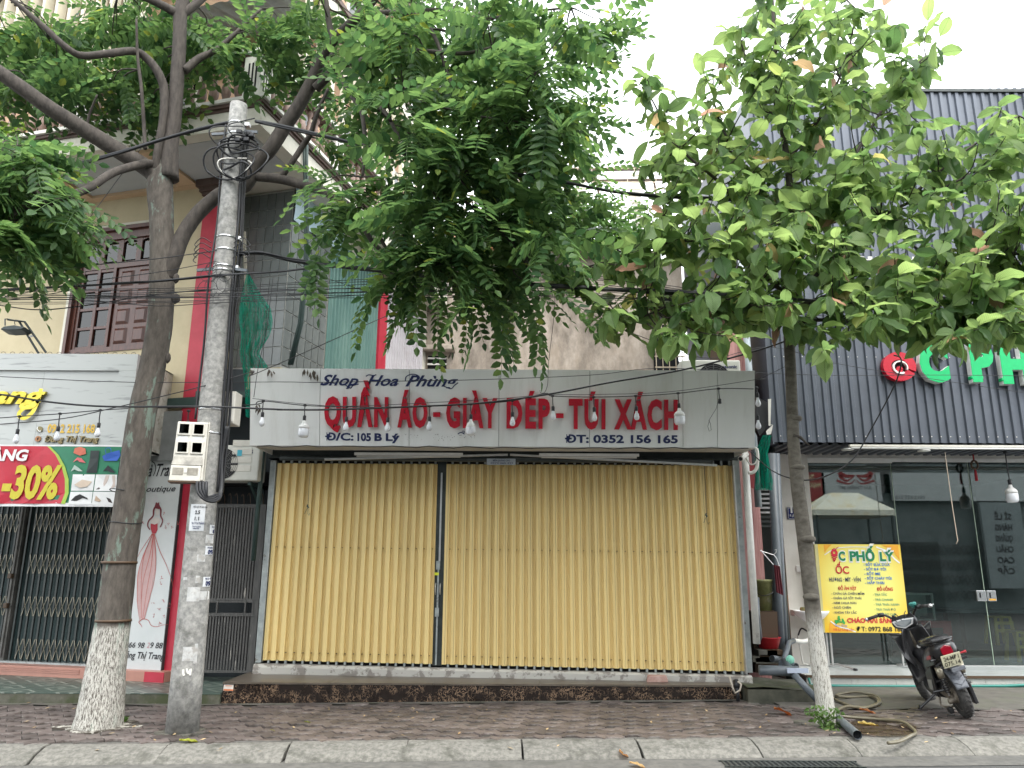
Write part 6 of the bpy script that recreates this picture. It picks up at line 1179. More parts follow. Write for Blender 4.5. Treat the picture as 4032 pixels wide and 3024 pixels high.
# cables climbing the pole and coils
for k, (dx, yy) in enumerate(((-.15, -.03), (.145, -.05), (.165, -.02), (.15, .03), (.175, .04))):
    pts = []
    for i in range(14):
        z = 2.25+4.05*i/13 if dx > 0 else 3.0+3.4*i/13; c = onpole(z); pts.append(c+V((dx*(rad(z)/.13)*(1+.05*sin(i*1.3+k)), yy+.02*sin(i*.9), 0)))
    o = MB().tube(smooth2(pts, 3), .013 if dx > 0 else .011, 6).build('riser_cable', m_cable, None, True); tag(o, 'black cable climbing the '+('left side' if dx < 0 else 'right side')+' of the concrete pole', 'cable', 'riser cables on the pole right side' if dx > 0 else None)
t = empty('cable_coil', onpole(6.1), 'tangle of black cable coils at the pole top', 'cable coil')
for i in range(9):
    c = onpole(6.0+rnd.uniform(-.25, .3))+V((rnd.uniform(-.05, .2), -.17, 0)); R = rnd.uniform(.12, .26); a0 = rnd.random()*6
    pts = [c+V((R*cos(a0+j*.45)*1.2, .05*sin(j), R*.8*sin(a0+j*.45))) for j in range(rnd.randint(9, 16))]; MB().tube(smooth2(pts, 3), rnd.choice((.007, .01, .012)), 6).build('coil_loop', m_cable if i else m_offw, t, True)
for i in range(5): c = onpole(6.05)+V((rnd.uniform(.05, .25), -.17, rnd.uniform(-.15, .2))); MB().box(c.x-.03, c.x+.03, c.y-.03, c.y+.03, c.z-.025, c.z+.025).build('connector', m_cable, t, bevel=.01)
t = empty('cable_coil', onpole(4.6), 'thin wire coils hanging from the middle pole clamps', 'cable coil')
for i in range(7):
    c = onpole(4.6)+V((rnd.uniform(-.1, .1), -.17, rnd.uniform(-.25, .05))); R = rnd.uniform(.06, .13); MB().tube([c+V((R*cos(j*.5), 0, R*sin(j*.5))) for j in range(14)], .003, 5).build('coil_loop', m_cable, t, True)
for dx in (-1, 1):
    for i in range(4): c = onpole(4.75+i*.06); MB().tube(smooth2([c+V((dx*.12, -.1, 0)), c+V((dx*.22, -.12, .05)), c+V((dx*.3, -.1, -.02)), c+V((dx*.26, -.12, -.06))], 4), .005, 5).build('coil_loop', m_cable, t, True)
t = empty('meter_cable_loop', onpole(2.1), 'thick black cables looping under the meter box', 'cable')
for i in range(4):
    k = i*.02; MB().tube(smooth2([atY(5, 1560+i*25, 1200, 7.5), atY(5, 1570+i*22, 1290-i*8, 7.48), atY(5, 1640, 1350-i*10, 7.5), atY(5, 1720-i*8, 1350-i*14, 7.6), atY(5, 1755-i*4, 1270, 7.75), atY(5, 1760, 1000, 7.82), atY(5, 1790+i*6, 760, 7.82)], 6), .014, 8).build('cable', m_cable, t, True)
# ---- string lights
SL = 'bulbs on the string of lights'
wl = [(5, 0, 695), (5, 155, 683), (5, 475, 662), (5, 795, 634), (5, 1040, 620)]
cable('string_light_wire', 'string light wire sagging before the marble sign', [(5, -200, 705, 8.6)]+[q+(8.6,) for q in wl]+[(5, 1500, 610, 8.7), (5, 2000, 590, 8.8), (5, 2085, 565, 8.8)], .006)
for x, y, lb in ((155, 683, 'leftmost'), (475, 662, 'middle'), (795, 634, 'rightmost')): bulb('small white bulb over the marble sign, '+lb+' of three', atY(5, x, y, 8.6), 's', .24)
wr = [(17, 215, 385), (17, 275, 360), (17, 605, 395), (17, 935, 405), (17, 1262, 410), (17, 1592, 402), (17, 1918, 385), (18, 235, 358), (18, 495, 300), (18, 555, 320), (18, 880, 328), (18, 1212, 320), (18, 1548, 298), (18, 1870, 262), (18, 2145, 264)]
cable('string_light_wire', 'string light wire strung in front of the red letters', [q+(8.8,) for q in wr], .006)
cable('string_light_wire', 'thin support wire above the string lights on the shop sign', [(17, 190, 340, 8.82), (17, 600, 383, 8.82), (17, 1000, 400, 8.82), (18, 0, 350, 8.82), (18, 500, 312, 8.82), (18, 900, 308, 8.82), (18, 1500, 285, 8.82), (18, 2200, 185, 8.82), (14, 120, 790, 8.9), (14, 380, 660, 8.4)], .0035)
bl = [(17, 275, 360, 's', 'small white bulb at the left end of the shop sign, before plain white panel'), (17, 605, 395, 'b', 'large ribbed white bulb left of the letter Q'), (17, 935, 405, 's', 'small white bulb hanging over the letter U'), (17, 1262, 410, 's', 'small white bulb hanging over the letter N'), (17, 1592, 402, 's', 'small white bulb hanging by the first red dash'), (17, 1918, 385, 'c', 'large smooth white bulb hanging over GIÀY'), (18, 235, 358, 's', 'small white bulb hanging over the letter D'), (18, 555, 320, 's', 'small white bulb hanging by the second red dash'), (18, 880, 328, 's', 'small white bulb hanging over the word TÚI'), (18, 1212, 320, 's', 'small white bulb hanging over the word XÁCH'), (18, 1548, 298, 'b', 'large ribbed white bulb over the last letter H'), (18, 1870, 262, 'n', 'empty black bulb socket right of the red letters')]
for cn, x, y, k, lb in bl: bulb(lb, atY(cn, x, y, 8.8), k, .2 if k != 's' or x > 300 else .22)
p = atY(18, 1870, 380, 8.8); o = MB().tube([atY(18, x, y, 8.8) for x, y in ((1870, 350), (1850, 420), (1800, 500), (1783, 560), (1795, 600), (1810, 590), (1805, 540), (1790, 510))], .003, 5).build('wire_loop', m_cable); tag(o, 'thin wire loop dangling below the empty bulb socket', 'wire')
bulb('small white bulb just past the right end of the sign, upper', atY(18, 2170, 255, 8.9), 's', .1); bulb('small white bulb below the right end of the sign beside rags', atY(18, 2170, 395, 9.0), 's', .2)
bulb('small white bulb above the meter box left of the pole', atY(5, 1494, 640, 8.2), 's', .18)
# flood lamp on the marble sign
t = empty('flood_lamp', atY(3, 300, 1380, 9.6), 'black flood lamp on a double bent arm above the marble sign', 'flood lamp'); FYy = 9.45
for a, b, c in (((305, 1390), (150, 1135), (60, 1122)), ((365, 1385), (195, 1140), (120, 1130))): MB().tube([atY(3, *a, FYy+.1), atY(3, *b, FYy), atY(3, *c, FYy-.05)], .014, 8).build('arm', m_gate, t)
for a, b in (((225, 1258), (268, 1250)),): MB().bar(atY(3, *a, FYy+.05), atY(3, *b, FYy+.05), .02).build('brace', m_alum, t)
m = MB(); P_ = [atY(3, x, y, FYy-.12) for x, y in ((0, 1198), (30, 1175), (110, 1165), (200, 1182), (165, 1200), (60, 1206))]; m.prism(P_, (0, .18, -.02)); m.build('lamp_head', m_gate, t, bevel=.008)
MB().tube([atY(3, 40, 1170, FYy-.1), atY(3, 40, 1118, FYy-.1), atY(3, 60, 1118, FYy-.05)], .008, 6).build('yoke', m_gate, t); MB().tube(smooth2([atY(3, 120, 1165, FYy-.08), atY(3, 115, 1140, FYy-.08), atY(3, 140, 1130, FYy-.05)], 4), .005, 5).build('lead', m_cable, t)

# ================================================================== trees
m_bark = M('bark', (.032, .027, .023), (.07, .059, .05), 14, .9, .02, stretch=(1.6, 1.6, .5), c3=(.085, .075, .063), s3=5, t3=(.6, .75), bscale=22)  # limb and twig bark, backlit darkness of the branches put into its colour
m_barkp = zpaint('bark_whitewashed', ((.052, .044, .037), (.1, .087, .073)), (.46, .45, .41), .93, .025, .49, scale=14, rough=.92, bump=.02, stretch=(1.6, 1.6, .5), bscale=26, c3=(.13, .17, .14), s3=4.5, t3=(.56, .61))
m_bark2 = zpaint('bark_young_whitewashed', ((.07, .062, .05), (.13, .118, .096)), (.45, .44, .4), 1.0, .12, .46, scale=12, rough=.9, bump=.01, stretch=(1, 1, 1.6), bscale=30, c3=(.06, .05, .04), s3=4, t3=(.55, .65))
m_leafL = leafmat('ash_leaflet', (.024, .064, .025), (.088, .162, .053), .48, ((.1, .18, .05), (.15, .19, .04)), gloss=.42)
m_leafR = leafmat('broad_leaf', (.055, .12, .042), (.185, .28, .1), .5, ((.26, .3, .08), (.3, .2, .13)), .38, veins=1)
def limb(tree, name, mat, pts, r, n=12, noise=.05, k=5):
    q = smooth2(pts, k); m_ = len(q); rr = []
    for i in range(m_):
        t_ = i/(m_-1)*(len(r)-1); j = min(int(t_), len(r)-2); rr.append(r[j]+(r[j+1]-r[j])*(t_-j))
    m = MB(); m.tube(q, rr, n, noise=noise); o = m.build(name, mat, tree, True); return q
TL = empty('left_tree', (-4.02, 8.07, 0), 'large street tree with whitewashed base and feathery leaves, left of the pole', 'tree')
skel = []
def A(*p): return atY(*p)
tr = [V((-4.02, 8.07, -.05)), A(0, 218, 1530, 8.07), A(0, 228, 1450, 8.07), A(0, 243, 1350, 8.07), A(0, 262, 1200, 8.07), A(0, 285, 1050, 8.07), A(0, 306, 900, 8.08), A(0, 328, 800, 8.1), A(0, 345, 700, 8.1), A(0, 350, 600, 8.1), A(0, 349, 480, 8.1), A(0, 345, 405, 8.1), A(0, 347, 375, 8.1), A(0, 351, 340, 8.1)]
limb(TL, 'trunk', m_barkp, tr, [.24, .21, .185, .165, .152, .145, .14, .135, .132, .13, .128, .145, .12, .07], 26, .05)
def L_(pts, r, name='limb', n=12): q = limb(TL, name, m_bark, pts, r, n); skel.extend(q); return q
L_([A(1, 1250, 1420, 8.08), A(1, 1160, 1330, 8.05), A(1, 900, 1170, 7.9), A(1, 600, 985, 7.7), A(1, 400, 860, 7.55), A(1, 150, 680, 7.4), A(1, -50, 540, 7.3), A(1, -250, 400, 7.2)], [.1, .1, .095, .09, .085, .08, .075, .07])
L_([A(1, 1330, 1420, 8.1), A(1, 1350, 1150, 8.1), A(1, 1380, 900, 8.1), A(1, 1405, 600, 8.1), A(1, 1422, 300, 8.1), A(1, 1430, 100, 8.1), A(1, 1470, -100, 8.1)], [.12, .09, .085, .08, .078, .08, .06])
L_([A(1, 1425, 120, 8.1), A(1, 1300, 50, 8.0), A(1, 1150, -20, 7.9), A(1, 950, -100, 7.8)], [.06, .05, .045, .04])
L_([A(1, 1440, 110, 8.1), A(1, 1530, 50, 8.15), A(1, 1620, -30, 8.2)], [.06, .05, .045])
L_([A(1, 1235, 1400, 8.05), A(1, 1240, 1250, 8.0), A(1, 1290, 950, 8.0), A(1, 1300, 720, 8.0), A(1, 1255, 580, 7.95), A(1, 1170, 470, 7.9), A(1, 1060, 405, 7.8), A(1, 850, 425, 7.6), A(1, 650, 440, 7.5), A(1, 520, 370, 7.4), A(1, 300, 170, 7.3), A(1, 50, -40, 7.2)], [.045, .045, .044, .05, .05, .05, .045, .042, .04, .035, .03, .02], 'branch', 10)
L_([A(1, 1200, 1300, 8.0), A(1, 1130, 1300, 7.9), A(1, 900, 1365, 7.6), A(1, 700, 1490, 7.3), A(1, 450, 1585, 7.1), A(1, 200, 1640, 7.0), A(3, 100, 300, 6.9), A(3, 20, 500, 6.8)], [.05, .05, .045, .042, .04, .035, .025, .015], 'branch', 10)
L_([A(1, 330, 1600, 7.1), A(1, 250, 1480, 7.0), A(1, 100, 1340, 6.9), A(1, -60, 1280, 6.8)], [.03, .025, .02, .015], 'branch', 8)
L_([A(1, 600, 1540, 7.2), A(1, 400, 1460, 7.2), A(1, 200, 1500, 7.1), A(1, 60, 1600, 7.0)], [.022, .018, .014, .01], 'branch', 8)
L_([A(1, 1460, 560, 8.1), A(1, 1580, 460, 8.2), A(1, 1720, 390, 8.3), A(2, 80, 240, 8.4), A(2, 260, 70, 8.5)], [.05, .045, .035, .025, .015], 'branch', 8)
L_([A(1, 1150, 1180, 7.9), A(1, 1140, 1000, 7.9), A(1, 1120, 700, 7.8), A(1, 1090, 450, 7.8), A(1, 1080, 150, 7.7)], [.022, .022, .02, .018, .012], 'branch', 8)
L_([A(1, 690, 1000, 7.75), A(1, 710, 900, 7.7), A(1, 770, 750, 7.6)], [.018, .014, .01], 'branch', 8)
qm = L_([A(0, 358, 600, 8.1), A(0, 375, 560, 8.1), A(0, 392, 515, 8.15), A(0, 420, 470, 8.2), A(0, 455, 435, 8.25), A(0, 490, 412, 8.3), A(0, 530, 400, 8.3), A(2, 220, 1300, 8.3), A(2, 330, 1180, 8.3), A(2, 440, 1010, 8.3), A(2, 560, 830, 8.25), A(2, 660, 640, 8.2), A(2, 750, 430, 8.1), A(2, 830, 320, 8.0), A(2, 940, 210, 7.9), A(2, 1080, 80, 7.8), A(2, 1200, -60, 7.7)], [.1, .09, .085, .082, .08, .08, .082, .085, .085, .082, .08, .075, .065, .06, .055, .05, .04], n=14)
L_([A(2, 230, 1400, 8.3), A(2, 420, 1420, 8.25), A(2, 600, 1470, 8.2), A(2, 760, 1520, 8.1), A(2, 890, 1585, 8.0), A(4, 1000, 280, 7.9), A(4, 1150, 520, 7.8), A(4, 1300, 640, 7.7)], [.055, .055, .055, .052, .045, .035, .025, .018])
L_([A(2, 420, 1400, 8.25), A(2, 500, 1290, 8.2), A(2, 590, 1150, 8.2), A(2, 650, 1060, 8.1), A(2, 700, 900, 8.0), A(2, 790, 700, 7.9)], [.035, .033, .035, .03, .025, .018], 'branch', 10)
L_([A(2, 690, 700, 8.2), A(2, 800, 590, 8.1), A(2, 900, 510, 8.0), A(2, 1040, 485, 7.8), A(2, 1180, 510, 7.6), A(2, 1320, 430, 7.5), A(2, 1480, 400, 7.4), A(2, 1900, 420, 7.2), A(11, 300, 300, 7.2)], [.06, .055, .052, .048, .04, .03, .025, .02, .012])
L_([A(2, 820, 430, 8.0), A(2, 870, 560, 7.9), A(2, 950, 730, 7.7), A(2, 1050, 880, 7.6), A(2, 1080, 1150, 7.5), A(2, 1060, 1400, 7.4)], [.03, .03, .028, .025, .022, .015], 'branch', 8)
L_([A(2, 960, 690, 7.8), A(2, 1100, 760, 7.6), A(2, 1250, 900, 7.4), A(2, 1350, 1080, 7.3), A(2, 1500, 1190, 7.2), A(2, 1700, 1260, 7.1), A(4, 1900, 100, 7.1)], [.026, .024, .022, .02, .018, .015, .01], 'branch', 8)
L_([A(2, 1180, 800, 7.5), A(2, 1350, 745, 7.4), A(2, 1600, 820, 7.2), A(2, 1950, 915, 7.1), A(11, 250, 950, 7.0)], [.018, .017, .015, .012, .008], 'branch', 8)
L_([A(2, 830, 330, 8.0), A(2, 790, 150, 8.0), A(2, 770, -40, 8.0)], [.04, .035, .025], 'branch', 8)
L_([A(2, 1480, 150, 7.5), A(2, 1620, 80, 7.3), A(11, 0, 150, 7.2), A(11, 300, 100, 7.1), A(11, 700, 60, 7.0)], [.03, .028, .02, .016, .01], 'branch', 8)
L_([A(2, 1000, 150, 7.8), A(2, 1250, 100, 7.6), A(2, 1500, 130, 7.5), A(2, 1650, 330, 7.4), A(2, 1800, 720, 7.2), A(11, 100, 850, 7.1)], [.035, .032, .028, .022, .016, .01], 'branch', 8)
L_([A(4, 1150, 300, 7.7), A(4, 1250, 560, 7.6), A(4, 1500, 680, 7.5), A(4, 1700, 760, 7.4), A(4, 1900, 950, 7.3), A(4, 2050, 1150, 7.3)], [.022, .02, .018, .015, .012, .008], 'branch', 8)
L_([A(4, 1700, 200, 7.2), A(4, 1850, 180, 7.2), A(4, 2000, 300, 7.2), A(13, 200, 480, 7.1), A(13, 350, 700, 7.1)], [.02, .018, .015, .012, .008], 'branch', 8)
for z in (1.7, .96): p = A(0, 245 if z < 1.2 else 258, 1340 if z < 1.2 else 1215, 8.07); MB().tube([V((p.x, 8.07, p.z-.012)), V((p.x, 8.07, p.z+.012))], [.172, .17], 20).build('strap', m_bolt, TL, True)
for zy in (1100, 1170): p = A(0, 272, zy-40, 8.07); MB().tube([p+V((.155*cos(a*.5), .155*sin(a*.5), .01*sin(a))) for a in range(14)], .005, 5).build('wire_wrap', m_cable, TL, True)
kb = MB()
for (cn, x, y, r) in ((3, 1390, 960, .05), (3, 1395, 800, .035), (3, 1215, 640, .03), (3, 1200, 1160, .035), (3, 1330, 1430, .03)):
    c = A(cn, x, y, 8.03); kb.lathe([(.001, -.06), (r*.8, -.03), (r, 0), (r*.8, .04), (.001, .07)], 10, c)
kb.build('bark_knots', m_bark, TL, True, kind='stuff')
def frond_geo(Lf, npair, curl):
    """pinnate leaf along +x, drooping; returns verts, faces"""
    v, f = [], []
    def C_(t): return V((Lf*t*cos(curl*t*.5), 0, -Lf*t*sin(curl*t*.5)))
    for i in range(npair*2+1):
        t = .14+.86*(i//2)/npair; side = 1 if i % 2 else -1
        if i == npair*2: side = 0; t = 1
        p = C_(t); ll = Lf*.2*(1-.35*abs(t-.55)); ww = ll*.27
        d = V((.45, side*.9, -.22 if side else -.3)).normalized() if side else V((1, 0, -.4)).normalized()
        d = (d+V((rnd.gauss(0, .08), 0, rnd.gauss(0, .1)))).normalized(); s = d.cross(V((0, 0, 1))).normalized()*ww; up = V((0, 0, ww*.3)); n = len(v)
        v += [p, p+d*ll*.35+s+up, p+d*ll*.72+s*.75+up*.5, p+d*ll, p+d*ll*.72-s*.75+up*.5, p+d*ll*.35-s+up, p+d*ll*.5-up*.2]
        f += [(n, n+1, n+6), (n+1, n+2, n+6), (n+2, n+3, n+6), (n+3, n+4, n+6), (n+4, n+5, n+6), (n+5, n, n+6)]
    n = len(v); k = 5
    for i in range(k+1): p = C_(i/k); v += [p+V((0, .0025, 0)), p-V((0, .0025, 0))]
    for i in range(k): a = n+2*i; f.append((a, a+1, a+3, a+2))
    return v, f
FR = [frond_geo(rnd.uniform(.52, .74), rnd.randint(7, 9), rnd.uniform(.3, 1.0)) for _ in range(8)]
def orient(d, roll):
    d = d.normalized(); u = V((0, 0, 1)); s = u.cross(d); s = V((0, 1, 0)) if s.length < .05 else s.normalized(); n = d.cross(s).normalized()
    R = MX((d, s, n)).transposed(); return R.to_4x4() @ MX.Rotation(roll, 4, 'X')
FMe = []
for v, f in FR:
    me = bpy.data.meshes.new('pinnate_leaf'); me.from_pydata([tuple(p) for p in v], [], f); me.materials.append(m_leafL); FMe.append(me)
# crown volumes: disp px centre, radii px, depth, number of twigs
LB_ = [(-110, 150, 110, 120, 7.2, 10), (-90, 420, 80, 80, 6.9, 7), (250, -110, 200, 70, 7.9, 9), (800, -110, 220, 80, 7.7, 14), (80, 60, 110, 70, 7.1, 12), (250, 120, 140, 80, 7.4, 14), (430, 60, 130, 70, 7.9, 10), (600, 50, 120, 60, 8.2, 12), (60, 200, 80, 70, 7.0, 8), (180, 190, 120, 50, 7.3, 9), (330, 215, 60, 60, 7.8, 5),
       (40, 330, 60, 60, 6.8, 8), (90, 430, 90, 50, 6.9, 12), (25, 510, 45, 50, 6.7, 8),
       (780, 60, 130, 70, 7.9, 16), (950, 80, 140, 90, 7.5, 24), (1120, 60, 130, 75, 7.2, 22), (1240, 40, 80, 50, 7.0, 9), (660, 150, 50, 50, 8.2, 4),
       (850, 230, 130, 90, 7.6, 20), (1020, 230, 120, 90, 7.3, 24), (1150, 200, 85, 90, 7.0, 18), (760, 330, 90, 80, 7.9, 9), (900, 380, 130, 80, 7.5, 22), (1060, 370, 120, 80, 7.2, 22), (1190, 340, 70, 70, 7.0, 11),
       (720, 420, 70, 60, 8.0, 8), (830, 480, 110, 60, 7.7, 16), (980, 500, 120, 60, 7.4, 20), (1130, 480, 90, 60, 7.2, 15), (900, 570, 90, 50, 7.6, 14), (1040, 590, 110, 50, 7.4, 18), (1150, 590, 50, 40, 7.2, 6), (930, 650, 60, 35, 7.6, 8), (1060, 660, 80, 35, 7.4, 10), (1170, 650, 40, 40, 7.3, 5)]
twigs = MB(); leafs = []
def nearest(sk, p):
    return min(sk, key=lambda q: (q-p).length+max(0, q.z-p.z)*.3)
for cx, cy, rx, ry, Yd, nt_ in LB_:
    nodes = list(skel)
    if cx < 720: Yd = Yd if cy > 300 and cx < 200 else 8.55; nt_ = int(nt_*(.95 if cy > 300 else .72))
    else: nt_ = int(nt_*(.18 if cx < 800 and cy > 300 else .32 if cx < 880 and cy > 300 else .38 if cy > 400 else .5)+.5)
    if cy > 560: cy -= 50
    if cy > 560: nt_ = int(nt_*.7)
    for k in range(nt_):
        while True:
            a, b = rnd.uniform(-1, 1), rnd.uniform(-1, 1)
            if a*a+b*b < 1: break
        e = atY(0, cx+a*rx, cy+b*ry, Yd+rnd.uniform(-.75, .75)*(.45 if cx < 720 else 1)); s = nearest(nodes, e); Lg = (e-s).length
        if Lg > 1.1: s2 = e+(s-e).normalized()*1.1; s = s2*.5+s*.5 if Lg < 1.6 else s
        mid = (s+e)/2+V((rnd.gauss(0, .06), rnd.gauss(0, .06), .12*Lg)); q = smooth2([s, mid, e], 4); twigs.tube(q, [.012-.009*i/(len(q)-1) for i in range(len(q))], 5, cap=False)
        nf_ = rnd.randint(6, 9); dd = (e-s).normalized()
        for i in range(nf_):
            t_ = 1-(i/nf_)**1.2*.62*min(1, .9/max(Lg, .3)); p = q[min(int(t_*(len(q)-1)), len(q)-1)]+V((rnd.gauss(0, .03), rnd.gauss(0, .03), rnd.gauss(0, .03)))
            az = atan2(dd.y, dd.x)+(rnd.gauss(0, .5) if i == 0 else rnd.choice((-1, 1))*rnd.uniform(.5, 1.5)); el = rnd.gauss(-.35, .35); d = V((cos(az)*cos(el), sin(az)*cos(el), sin(el)))
            leafs.append((p, d, rnd.gauss(0, .45), rnd.randrange(8), rnd.uniform(.8, 1.15)))
# hanging tips that show as silhouettes
for x, y, tx, ty in ((905, 620, 865, 680), (950, 620, 950, 705), (1000, 620, 1010, 690), (1080, 620, 1100, 710), (1120, 620, 1170, 690), (1150, 600, 1215, 650), (1130, 560, 1240, 600), (1200, 520, 1260, 480), (1190, 400, 1290, 385), (1200, 300, 1255, 260), (1230, 150, 1290, 110), (700, 530, 690, 560), (850, 590, 800, 620), (900, 600, 870, 650), (1260, 60, 1325, 30), (1180, 240, 1262, 250), (1190, 440, 1280, 440)):
    s = atY(0, x, y, 7.4); e = atY(0, tx, ty, 7.35)
    for k in range(3): p = s.lerp(e, .15+.25*k)+V((rnd.gauss(0, .04), rnd.gauss(0, .1), rnd.gauss(0, .03))); leafs.append((p, (e-s).normalized()+V((rnd.gauss(0, .2), rnd.gauss(0, .3), rnd.gauss(0, .15))), rnd.gauss(0, .5), rnd.randrange(8), 1.0))
twigs.build('twigs', m_bark, TL, True, kind='stuff')
leafs.sort(key=lambda q: q[0].y+rnd.gauss(0, .15)); st = MB()
def inframe(p):
    d = p-V((0, 0, EYE)); f = d.y*cos(TILT)+d.z*sin(TILT); v = -d.y*sin(TILT)+d.z*cos(TILT); return f > 0 and abs(d.x/f) < .66 and abs(v/f) < .5
cnt = 0
for p, d, r, k, s in leafs:
    Mx = MX.Translation(p) @ orient(d, r) @ MX.Scale(s, 4)
    if cnt < 298 and inframe(p):
        o = bpy.data.objects.new('pinnate_leaf', FMe[k]); COL.objects.link(o); o.parent = TL; o.matrix_parent_inverse = INV[TL.name].inverted(); o.matrix_basis = Mx; cnt += 1
    else: n = len(st.v); st.v += [tuple(Mx @ q) for q in FR[k][0]]; st.f += [tuple(n+i for i in g) for g in FR[k][1]]
st.build('foliage', m_leafL, TL, kind='stuff')
print('fronds', len(leafs))

# ---- right tree with broad leaves
TR = empty('right_tree', (3.18, 8.38, 0), 'slender street tree with broad ribbed leaves and whitewashed base at right', 'tree')
skel2 = []
def R_(pts, r, name='branch', n=8, mat=None, noise=.06): q = limb(TR, name, mat or m_bark, pts, r, n, noise); skel2.extend(q); return q
tq = limb(TR, 'trunk', m_bark2, [V((3.19, 8.38, -.05)), A(0, 1783, 1530, 8.38), A(0, 1772, 1450, 8.38), A(0, 1762, 1370, 8.37), A(0, 1752, 1280, 8.35), A(0, 1740, 1180, 8.35), A(0, 1727, 1080, 8.33), A(0, 1716, 980, 8.3), A(0, 1711, 880, 8.3), A(0, 1707, 780, 8.3), A(0, 1702, 690, 8.3)], [.105, .092, .086, .082, .079, .078, .074, .066, .062, .06, .058], 18, .05)
tq2 = R_([A(0, 1702, 690, 8.3), A(0, 1700, 600, 8.3), A(0, 1712, 480, 8.3), A(0, 1700, 350, 8.25), A(0, 1680, 200, 8.2), A(0, 1672, 60, 8.2), A(0, 1665, -60, 8.2)], [.058, .052, .045, .038, .03, .022, .014], 'upper_trunk', 12)
def br(*p, r0=.03, r1=.008): R_([A(0, x, y, Yd) for x, y, Yd in p], [r0+(r1-r0)*i/(len(p)-1) for i in range(len(p))])
br((1703, 640, 8.3), (1600, 560, 8.1), (1480, 520, 7.9), (1330, 560, 7.7), (1220, 590, 7.6), r0=.028)
br((1703, 600, 8.3), (1640, 500, 8.1), (1560, 400, 7.9), (1470, 320, 7.8), (1400, 200, 7.8), r0=.03)
br((1710, 480, 8.3), (1620, 380, 8.3), (1550, 250, 8.3), (1540, 150, 8.3), r0=.025)
br((1703, 650, 8.3), (1800, 560, 8.1), (1900, 470, 7.9), (2050, 400, 7.8), (2180, 330, 7.8), r0=.032)
br((1703, 670, 8.3), (1850, 620, 8.0), (1990, 600, 7.8), (2130, 560, 7.7), (2260, 540, 7.7), r0=.03)
br((1705, 560, 8.3), (1780, 450, 8.2), (1850, 330, 8.1), (1930, 200, 8.1), (2000, 120, 8.1), r0=.03)
br((1700, 350, 8.25), (1780, 240, 8.2), (1830, 120, 8.2), (1850, 20, 8.2), r0=.022)
br((1705, 690, 8.3), (1620, 650, 8.0), (1500, 640, 7.8), (1400, 680, 7.7), (1340, 700, 7.7), r0=.024)
br((1705, 700, 8.3), (1790, 690, 8.0), (1900, 690, 7.8), (2050, 690, 7.6), (2180, 700, 7.5), r0=.024)
br((1700, 300, 8.25), (1640, 200, 8.2), (1600, 90, 8.2), r0=.02)
br((1960, 430, 7.9), (2080, 330, 7.8), (2200, 250, 7.7), r0=.018)
for (x, y) in ((1745, 1165), (1722, 1010), (1752, 1290), (1716, 905)):
    c = A(0, x, y, 8.3); MB().lathe([(.001, -.05), (.075, -.02), (.083, 0), (.075, .025), (.001, .05)], 12, c).build('trunk_knot', m_bark2, TR, True)
p = A(14, 440, 1250, 8.25); MB().tube([p+V((-.08, 0, .02)), p, p+V((.09, -.02, -.1))], [.025, .018, .006], 7).build('broken_stub', m_bark, TR, True)
def leaf_geo(L, W, curl, wav):
    v, f, uv = [], [], []; ns = 7
    wd = [.06, .6, .9, 1.0, .99, .87, .56, .06]
    for i in range(ns+1):
        t = i/ns; x = L*t*cos(curl*t*.5)+.02; z = -L*t*sin(curl*t*.6)*.8
        for j in (-1, -.5, 0, .5, 1):
            w_ = wd[i]*W/2*j; zz = z+abs(j)*W*.16*(1 if abs(j) < .9 else 1)+wav*W*.07*sin(i*2.4+j)*abs(j); v.append(V((x, w_, zz))); uv.append((t, j*wd[i]))
    for i in range(ns):
        for j in range(4): a = i*5+j; f.append((a, a+5, a+6, a+1))
    return v, f, uv
LG = [leaf_geo(rnd.uniform(.2, .32), rnd.uniform(.115, .16), rnd.uniform(.1, 1.9), rnd.uniform(.3, 1.4)) for _ in range(10)]
LMe = []
for v, f, uv in LG: m = MB(); m.v = [tuple(p) for p in v]; m.f = f; m.uv = uv; me = m.mesh('leaf', True); me.materials.append(m_leafR); LMe.append(me)
